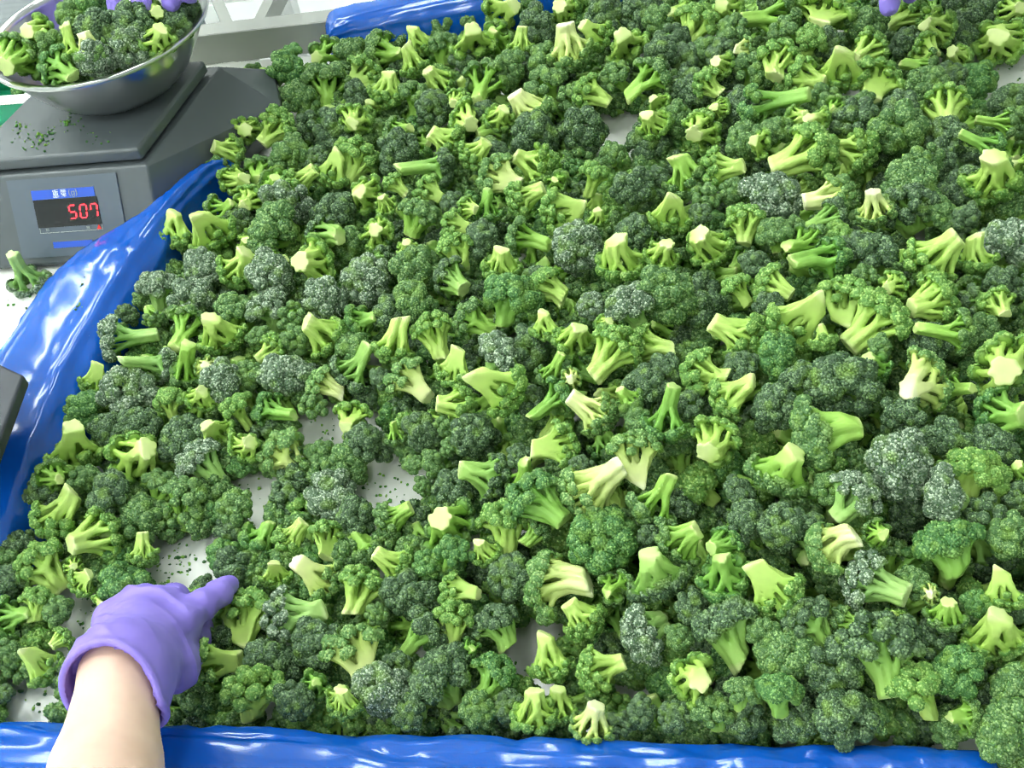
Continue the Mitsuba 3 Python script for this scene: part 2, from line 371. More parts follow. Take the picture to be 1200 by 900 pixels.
# ---------------------------------------------------------------- steel bowl
prof = np.array([(0.0, 0.1005), (0.040, 0.1005), (0.050, 0.103), (0.062, 0.109), (0.074, 0.119), (0.087, 0.136), (0.097, 0.152), (0.1025, 0.165), (0.1045, 0.1695), (0.1085, 0.1712), (0.1115, 0.1705), (0.1125, 0.1685), (0.1118, 0.1668),
                 (0.1090, 0.1676), (0.1060, 0.1672), (0.1040, 0.1645), (0.0985, 0.1515), (0.0885, 0.1355), (0.0752, 0.1178), (0.0628, 0.1074), (0.0504, 0.1012), (0.040, 0.0995), (0.0, 0.0995)])
BC = np.array([-0.556, 0.932])
bm = trimesh.creation.revolve(prof[::-1], sections=72)
bm.apply_translation([BC[0], BC[1], 0.0008])
put('steel_bowl', bm, 'mat_steel', 50)
tag('steel_bowl', 'round stainless steel bowl of broccoli florets on the bench scale', 'bowl')

# ---------------------------------------------------------------- green crate behind the scale
k = 'plastic_crate'
cx, cy, cw, ch = -1.02, 1.01, 0.30, 0.098
put(k + '__wall', trimesh.util.concatenate([box(cx, cx + cw, cy, cy + 0.006, 0.006, 0.046), box(cx, cx + cw, cy + ch - 0.006, cy + ch, 0.006, 0.046), box(cx, cx + 0.006, cy + 0.006, cy + ch - 0.006, 0.006, 0.046), box(cx + cw - 0.006, cx + cw, cy + 0.006, cy + ch - 0.006, 0.006, 0.046)]), 'mat_crate')
put(k + '__floor', box(cx, cx + cw, cy, cy + ch, 0.0005, 0.006), 'mat_crate')
put(k + '__rim', trimesh.util.concatenate([box(cx - 0.006, cx + cw + 0.006, cy - 0.006, cy + 0.006, 0.046, 0.051), box(cx - 0.006, cx + cw + 0.006, cy + ch - 0.008, cy + ch + 0.006, 0.046, 0.054), box(cx - 0.006, cx + 0.008, cy, cy + ch, 0.0462, 0.0538), box(cx + cw - 0.008, cx + cw + 0.006, cy, cy + ch, 0.0462, 0.0538)]), 'mat_white_paint')
tag(k, 'green crate with a white rim behind the scale at the left edge', 'crate')
tag(k + '__rim', 'white rim')

# ---------------------------------------------------------------- workers' gloved hands
def glove_and_arm(key, J, label, cuff=True):
    """One continuous arm and hand inside a thin glove. J: joints as (x, y, z, radius) tuples by name."""
    g = {k: np.array(v, float) for k, v in J.items()}
    pts = np.array([v for k, v in g.items() if not k.startswith('hem')])
    hand = [k for k in g if k not in ('elbow', 'fore', 'hem', 'hem_n')]
    hp = np.array([g[k] for k in hand] + [g['fore']])
    lo, hi = hp[:, :3].min(0) - 0.035, hp[:, :3].max(0) + 0.035
    P = grid(lo, hi, 0.0015)
    def c(a, b, da=0.0, db=0.0):
        return capsule(P, g[a][:3], g[b][:3], g[a][3] + da, g[b][3] + db)
    palm = c('wrist', 'index')
    for a, b in (('wrist', 'middle'), ('wrist', 'ring'), ('wrist', 'little'), ('index', 'middle'), ('middle', 'ring'), ('ring', 'little')):
        palm = smin(palm, c(a, b), 0.007)
    palm = smin(palm, c('wrist', 'thumb'), 0.010)
    f = palm
    for name in ('index', 'middle', 'ring', 'little', 'thumb'):
        ch = [name] + [k2 for k2 in g if k2.startswith(name + '_')]
        fin = None
        for a, b in zip(ch[:-1], ch[1:]):
            q = c(a, b)
            fin = q if fin is None else smin(fin, q, 0.004)
        if fin is not None:
            f = smin(f, fin, 0.006)
    arm = c('wrist', 'fore', 0.0022, 0.0032)
    f = smin(f, arm, 0.02)
    ax = unit(g['fore'][:3] - g['wrist'][:3])
    s = (P - g['wrist'][:3]) @ ax
    side = unit(g['index'][:3] - g['little'][:3])
    lon = unit(g['middle'][:3] - g['wrist'][:3])
    q1, q2, q3 = (P @ unit(lon + 0.8 * side)), (P @ unit(lon - 0.5 * side)), P @ unit(np.cross(lon, side))
    fold = 1 - np.abs(2 * meshkit.noise(np.stack([q1 * 95, q2 * 22, q3 * 30], -1), 5) - 1)
    fold2 = 1 - np.abs(2 * meshkit.noise(np.stack([q2 * 120, q1 * 26, q3 * 40], -1), 8) - 1)
    f = f + (0.0008 - 0.0022 * fold ** 3 - 0.0010 * fold2 ** 3) * np.clip(-s / 0.02, 0, 1)
    lat = unit(side - ax * (side @ ax)); top = unit(np.cross(ax, lat)); top = top * np.sign(top[2])
    rad = P - g['wrist'][:3] - s[..., None] * ax
    rad = rad / (np.linalg.norm(rad, axis=-1, keepdims=True) + 1e-9)
    cut = s - (1 - np.clip(rad @ top, 0, 1)) * (0.022 + 0.008 * np.clip(rad @ lat, -1, 1)) - 0.001
    f = f - 0.0016 * np.exp(-((cut + 0.003) / 0.0028) ** 2) * (s > -0.03)                   # the rolled hem
    shell = np.maximum(np.maximum(f, cut), np.where(s > -0.006, -(f + 0.0036), -1))
    shell[0], shell[-1], shell[:, 0], shell[:, -1], shell[:, :, 0], shell[:, :, -1] = (0.01,) * 6
    v, fc = tidy(*surface_nets(shell, P.reshape(-1, 3)[0], 0.0015), 6)
    put(key + '__glove', (v, fc), 'mat_glove', True)
    tag(key + '__glove', 'thin purple rubber glove')
    # the arm: wrist to elbow, one skin, its hand inside the glove
    lo2, hi2 = pts[:, :3].min(0) - 0.05, pts[:, :3].max(0) + 0.05
    Q = grid(lo2, hi2, 0.0042)
    a = smin(capsule(Q, g['fore'][:3], g['elbow'][:3], g['fore'][3], g['elbow'][3]), capsule(Q, g['wrist'][:3], g['fore'][:3], g['wrist'][3] - 0.001, g['fore'][3]), 0.01)
    for n2 in ('index', 'middle', 'ring', 'little'):
        a = smin(a, capsule(Q, g['wrist'][:3], g[n2][:3], g['wrist'][3] - 0.006, g[n2][3] - 0.005), 0.01)
    a[0], a[-1], a[:, 0], a[:, -1], a[:, :, 0], a[:, :, -1] = (0.01,) * 6
    v, fc = tidy(*surface_nets(a, Q.reshape(-1, 3)[0], 0.0042), 10)
    put(key, (v, fc), 'mat_skin', True)
    tag(key, label, 'person')
glove_and_arm('person', {'elbow': (-0.19, 0.0, 0.262, 0.04), 'fore': (-0.3156, 0.2083, 0.118, 0.0285), 'wrist': (-0.3305, 0.2691, 0.112, 0.0235), 'index': (-0.3271, 0.3231, 0.07, 0.0125), 'index_a': (-0.3204, 0.3446, 0.06, 0.0088), 'index_b': (-0.3149, 0.3585, 0.052, 0.0079), 'index_c': (-0.3122, 0.3675, 0.047, 0.0068), 'middle': (-0.3463, 0.3373, 0.066, 0.0135), 'middle_a': (-0.3545, 0.3639, 0.036, 0.0098), 'middle_b': (-0.365, 0.3767, 0.014, 0.0085), 'ring': (-0.3628, 0.3404, 0.064, 0.013), 'ring_a': (-0.3781, 0.3644, 0.034, 0.0095), 'ring_b': (-0.3887, 0.3745, 0.013, 0.0082), 'little': (-0.379, 0.3331, 0.062, 0.012), 'little_a': (-0.3954, 0.3541, 0.034, 0.0088), 'little_b': (-0.4044, 0.3626, 0.014, 0.0078), 'thumb': (-0.3203, 0.2938, 0.072, 0.0145), 'thumb_a': (-0.3291, 0.326, 0.045, 0.0115), 'thumb_b': (-0.335, 0.3473, 0.026, 0.0098), 'hem': (-0.3197, 0.2744, 0.142, 0.0), 'hem_n': (0.0908, -0.8556, 0.5096, 0.0)}, 'bare forearm with a purple gloved hand reaching into the broccoli from the near edge')
glove_and_arm('person_001', {'index': (-0.5121, 0.9581, 0.2361, 0.0125), 'index_a': (-0.5141, 0.939, 0.2284, 0.01), 'index_b': (-0.515, 0.9218, 0.2132, 0.0092), 'index_c': (-0.516, 0.9104, 0.196, 0.0083), 'middle': (-0.4876, 0.9634, 0.2399, 0.0125), 'middle_a': (-0.4897, 0.9425, 0.2316, 0.01), 'middle_b': (-0.4907, 0.9237, 0.2148, 0.0092), 'middle_c': (-0.4918, 0.9111, 0.196, 0.0083), 'ring': (-0.4619, 0.9696, 0.2334, 0.0125), 'ring_a': (-0.4639, 0.9499, 0.2255, 0.01), 'ring_b': (-0.4649, 0.9321, 0.2097, 0.0092), 'ring_c': (-0.4659, 0.9203, 0.192, 0.0083), 'little': (-0.4455, 0.968, 0.2286, 0.011), 'little_a': (-0.4471, 0.952, 0.2222, 0.0088), 'little_b': (-0.4479, 0.9376, 0.2094, 0.0081), 'little_c': (-0.4487, 0.928, 0.195, 0.0073), 'wrist': (-0.4648, 1.0468, 0.2645, 0.0245), 'fore': (-0.4568, 1.1088, 0.2985, 0.03), 'elbow': (-0.4268, 1.2788, 0.3735, 0.038), 'thumb': (-0.5108, 1.0098, 0.2405, 0.014), 'thumb_a': (-0.5268, 0.9798, 0.2225, 0.011), 'thumb_b': (-0.5288, 0.9578, 0.2065, 0.0095)}, 'purple gloved fingers picking florets in the steel bowl at the top edge')
glove_and_arm('person_002', {'index': (0.2064, 0.9708, 0.1651, 0.0125), 'index_a': (0.2045, 0.9517, 0.1574, 0.01), 'index_b': (0.2035, 0.9345, 0.1422, 0.0092), 'index_c': (0.2026, 0.9231, 0.125, 0.0083), 'middle': (0.2294, 0.996, 0.1689, 0.0125), 'middle_a': (0.2273, 0.975, 0.1606, 0.01), 'middle_b': (0.2263, 0.9562, 0.1438, 0.0092), 'middle_c': (0.2252, 0.9437, 0.125, 0.0083), 'ring': (0.2477, 0.9959, 0.1664, 0.0125), 'ring_a': (0.2457, 0.9762, 0.1585, 0.01), 'ring_b': (0.2447, 0.9585, 0.1427, 0.0092), 'ring_c': (0.2438, 0.9467, 0.125, 0.0083), 'little': (0.2631, 0.9932, 0.1586, 0.011), 'little_a': (0.2615, 0.9772, 0.1522, 0.0088), 'little_b': (0.2607, 0.9628, 0.1394, 0.0081), 'little_c': (0.2599, 0.9532, 0.125, 0.0073), 'wrist': (0.2486, 1.071, 0.1947, 0.0245), 'fore': (0.2566, 1.133, 0.2287, 0.03), 'elbow': (0.2866, 1.303, 0.3037, 0.038), 'thumb': (0.2026, 1.034, 0.1707, 0.014), 'thumb_a': (0.1866, 1.004, 0.1527, 0.011), 'thumb_b': (0.1846, 0.982, 0.1367, 0.0095)}, 'purple gloved fingertip over the far side of the heap at the top edge')

# ---------------------------------------------------------------- broccoli florets: the prototypes, crown radius 1, crown centre at 0, cut stem end at -z
BUD = {'d': ((38, 65, 37), (132, 160, 114)), 'f': ((60, 86, 58), (188, 204, 176)), 'm': ((56, 94, 44), (148, 180, 112)),
       'g': ((52, 98, 45), (136, 178, 100)), 'l': ((78, 124, 50), (168, 202, 112)), 'p': ((70, 112, 52), (162, 194, 120))}
STEM = {'d': ((196, 210, 144), (146, 184, 92), (112, 156, 68)), 'f': ((200, 214, 158), (160, 196, 112), (118, 162, 80)), 'm': ((204, 216, 142), (152, 192, 88), (120, 166, 62)),
        'g': ((186, 208, 128), (138, 182, 84), (108, 158, 62)), 'l': ((208, 219, 152), (176, 204, 106), (150, 188, 80)), 'p': ((222, 225, 184), (208, 216, 148), (178, 202, 104))}

def floret_shape(seed, kind, fine=True):
    """(stem vertices, faces), (crown vertices, faces, bud numbers, tip flags)."""
    r = np.random.default_rng(seed)
    n = {'dome': 20, 'fan': 24, 'half': 23, 'wide': 28, 'tall': 14, 'open': 24}[kind]
    flat = {'dome': 0.92, 'fan': 0.50, 'half': 0.70, 'wide': 0.72, 'tall': 0.85, 'open': 0.9}[kind]
    tmax = math.radians({'dome': 88, 'fan': 82, 'half': 84, 'wide': 84, 'tall': 70, 'open': 84}[kind])
    lump = {'dome': 0.30, 'fan': 0.205, 'half': 0.235, 'wide': 0.255, 'tall': 0.28, 'open': 0.205}[kind]
    zs = {'tall': -0.55, 'dome': -0.66}.get(kind, -0.72)                                       # where the trunk divides
    cut = {'tall': -1.40, 'dome': -1.14}.get(kind, -1.04)
    k = np.arange(n) + 0.5
    ct = 1 - k / n * (1 - math.cos(tmax))
    ph = k * 2.39996 + r.uniform(0, 6.28)
    st = np.sqrt(1 - ct ** 2)
    d = np.stack([st * np.cos(ph), st * np.sin(ph), ct], 1) + r.normal(0, 0.11, (n, 3))
    d = unit(d)
    reach = 1.06 * r.uniform(0.86, 1.10, n)
    tip = d * reach[:, None] * [1.0, flat, 0.98]
    lobe = r.uniform(0, 6.28)
    tip[:, :2] *= (1 + 0.10 * np.cos(2 * np.arctan2(tip[:, 1], tip[:, 0]) + lobe))[:, None]
    if kind == 'wide':
        tip[:, 0] *= 1.18; tip[:, 2] -= 0.16 * np.exp(-(tip[:, 0] / 0.3) ** 2)
    tip *= 0.84 / np.maximum(0.84, np.linalg.norm(tip[:, :2], axis=1).max() / 0.98)
    tip[:, 2] = tip[:, 2] * 0.86 - 0.18
    node = np.array([r.normal(0, 0.05), r.normal(0, 0.04), zs])
    # primary branches: the tips fall to the nearest of a few main directions
    kk = {'dome': 6, 'fan': 9, 'half': 9, 'wide': 10, 'tall': 5, 'open': 9}[kind]
    main = d[r.permutation(n)[:kk]]
    for _ in range(6):
        own = (d @ main.T).argmax(1)
        main = np.array([unit(d[own == j].mean(0)) if (own == j).any() else main[j] for j in range(kk)])
    rt = {'dome': 0.27, 'fan': 0.35, 'half': 0.34, 'wide': 0.36, 'tall': 0.27, 'open': 0.31}[kind] * r.uniform(0.9, 1.15)
    step = 0.062 if fine else 0.085
    P = grid((-1.2, -1.1, cut - 0.3), (1.2, 1.1, 0.75), step)
    bend = np.array([r.normal(0, 0.07), r.normal(0, 0.05), 0])
    end = np.array([0, 0, cut - 0.4]) + bend
    f = capsule(P, end, node, rt * 0.84, rt * 0.70)
    ft = np.full(P.shape[:-1], 9.0)
    for j in range(kk):
        mine = np.where(own == j)[0]
        if not len(mine):
            continue
        around = unit(main[j][:2] + 1e-6)
        spread = min(1.0, np.linalg.norm(main[j][:2]) * 1.5)
        low = node + np.array([around[0] * rt * 0.72 * spread, around[1] * rt * 0.72 * spread, r.uniform(-0.10, 0.12)])
        mid = low + (tip[mine].mean(0) - low) * r.uniform(0.42, 0.55)
        rp = 0.070 + 0.020 * len(mine)
        ft = np.minimum(ft, smin(ft, capsule(P, low, mid, rp * 1.12, rp), 0.022))
        root = end * 0.75 + node * 0.25 + [around[0] * rt * 0.78 * spread, around[1] * rt * 0.78 * spread, 0]  # a rib that runs down the trunk
        ft = np.minimum(ft, smin(ft, capsule(P, root, low, rp * 0.9, rp * 1.12), 0.018))
        for i in mine:
            a = low + (mid - low) * r.uniform(0.72, 1.0)
            ft = smin(ft, capsule(P, a, tip[i] * [0.93, 0.93, 1] - [0, 0, 0.04], rp * 0.80, 0.086), 0.028)
    f = smin(f, ft, 0.05)
    tilt = unit([r.normal(0, 0.22), r.normal(0, 0.22), -1.0])
    f = np.maximum(f, (P - np.array([0, 0, cut])) @ tilt)                             # the knife's cut
    if r.uniform() < 0.6:
        a = r.uniform(0, 6.28); t2 = unit([math.cos(a), math.sin(a), -r.uniform(0.5, 1.1)])
        f = np.maximum(f, (P - np.array([0, 0, cut + 0.02]) - t2 * [rt, rt, 0] * 0.45) @ t2)
    if kind in ('fan', 'open') and r.uniform() < 0.25:                                    # split lengthwise: a flat pale face
        f = np.maximum(f, P[..., 1] - 0.34 * flat)
    f = f + 0.012 * (meshkit.noise(P * 6, seed) - 0.5)
    f[0], f[-1], f[:, 0], f[:, -1], f[:, :, 0], f[:, :, -1] = (0.05,) * 6
    sv, sf = tidy(*surface_nets(f, P.reshape(-1, 3)[0], step), 4)
    # crown: bud lumps at the branch tips
    core = trimesh.creation.icosphere(subdivisions=1)
    cv, cf, bud, flag, at, nb = [], [], [], [], 0, 0
    rad = lump * r.uniform(0.82, 1.18, n)
    gap = 0.088 if fine else 0.125
    for i in range(n):
        out = unit(tip[i] - node * [1, 1, 1.0] + [0, 0, 0.15])
        v = core.vertices * rad[i] * 0.9
        v = v - np.outer(np.minimum(0, v @ out) * 0.55, out) + tip[i]
        cv.append(v); cf.append(core.faces + at); bud.append(np.full(len(v), -1)); flag.append(np.zeros(len(v))); at += len(v)
        m = int(4 * math.pi * rad[i] ** 2 / (gap * gap * 0.86))
        q = np.arange(m) + 0.5
        z = 1 - 2 * q / m
        a = q * 2.39996 + r.uniform(0, 6)
        u = np.stack([np.sqrt(1 - z * z) * np.cos(a), np.sqrt(1 - z * z) * np.sin(a), z], 1) + r.normal(0, 0.05, (m, 3))
        u = unit(u)
        u = u[u @ out > (-0.30 if kind != 'open' else -0.1)]
        pos = tip[i] + u * rad[i]
        other = np.linalg.norm(pos[:, None] - tip[None], axis=-1) < rad[None] * 0.93
        other[:, i] = False
        ok = ~other.any(1)
        u, pos = u[ok], pos[ok]
        if not len(u):
            continue
        e1 = unit(np.cross(u, [0.31, 0.52, 0.8])); e2 = np.cross(u, e1)
        size = gap * r.uniform(0.50, 0.74, len(u))
        lift = gap * r.uniform(0.22, 0.62, len(u))
        apex = pos + u * lift[:, None]
        sides = 5 if fine else 4
        ring = [pos - u * gap * 0.25 + (e1 * math.cos(6.2832 * s / sides) + e2 * math.sin(6.2832 * s / sides)) * size[:, None] for s in range(sides)]
        shoulder_v = np.stack([apex] + ring, 1).reshape(-1, 3)
        b = np.arange(len(u)) * (sides + 1) + at
        for s in range(sides):
            cf.append(np.stack([b, b + 1 + s, b + 1 + (s + 1) % sides], 1))
        cv.append(shoulder_v)
        bud.append(np.repeat(np.arange(len(u)) + nb, sides + 1)); nb += len(u)
        fl = np.zeros((len(u), sides + 1)); fl[:, 0] = 1; flag.append(fl.ravel()); at += len(shoulder_v)
    return (sv, sf), (np.vstack(cv), np.vstack(cf), np.concatenate(bud), np.concatenate(flag)), cut

def floret_colours(shape, tone, seed):
    (sv, sf), (cv, cf, bud, flag), cut = shape
    r = np.random.default_rng(seed + 77)
    cutc, trunk, twig = (np.array(lin(*c)) for c in STEM[tone])
    t = np.clip((sv[:, 2] - cut) / (0.15 - cut), 0, 1)[:, None]
    sc = trunk + (twig - trunk) * np.clip(t * 1.35 - 0.15, 0, 1)
    sc = sc + (cutc - sc) * np.clip(1 - (sv[:, 2:3] - cut) / 0.10, 0, 1) * 0.75
    sc = sc * (0.86 + 0.28 * meshkit.fbm(sv * 3.1 + seed, 3, seed))[:, None]
    base, top = (np.array(lin(*c)) for c in BUD[tone])
    young = np.array(lin(132, 170, 66))
    per = r.uniform(0, 1, bud.max() + 2)
    patch = meshkit.fbm(cv * 1.7 + 9.3 * seed, 3, seed + 5)
    w = per[bud] ** 3.2 * 1.6 * (0.35 + 0.65 * flag) * (0.5 + 1.1 * patch) + 0.12 * flag
    cc = base + (top - base) * np.clip(w, 0, 1)[:, None]
    y = np.clip((meshkit.fbm(cv * 2.3 + 3.7 * seed, 2, seed + 9) - 0.60) * 6, 0, 1)[:, None] * 0.55
    cc = cc + (young * (0.55 + 0.5 * flag[:, None]) - cc) * y
    low = np.clip((-0.12 - cv[:, 2]) / 0.35, 0, 1)[:, None] * 0.6                          # the rim's underside is young and yellow-green
    cc = cc + (young * 0.8 - cc) * low
    cc[bud < 0] = base * 0.35 + twig * 0.5
    return sc, cc

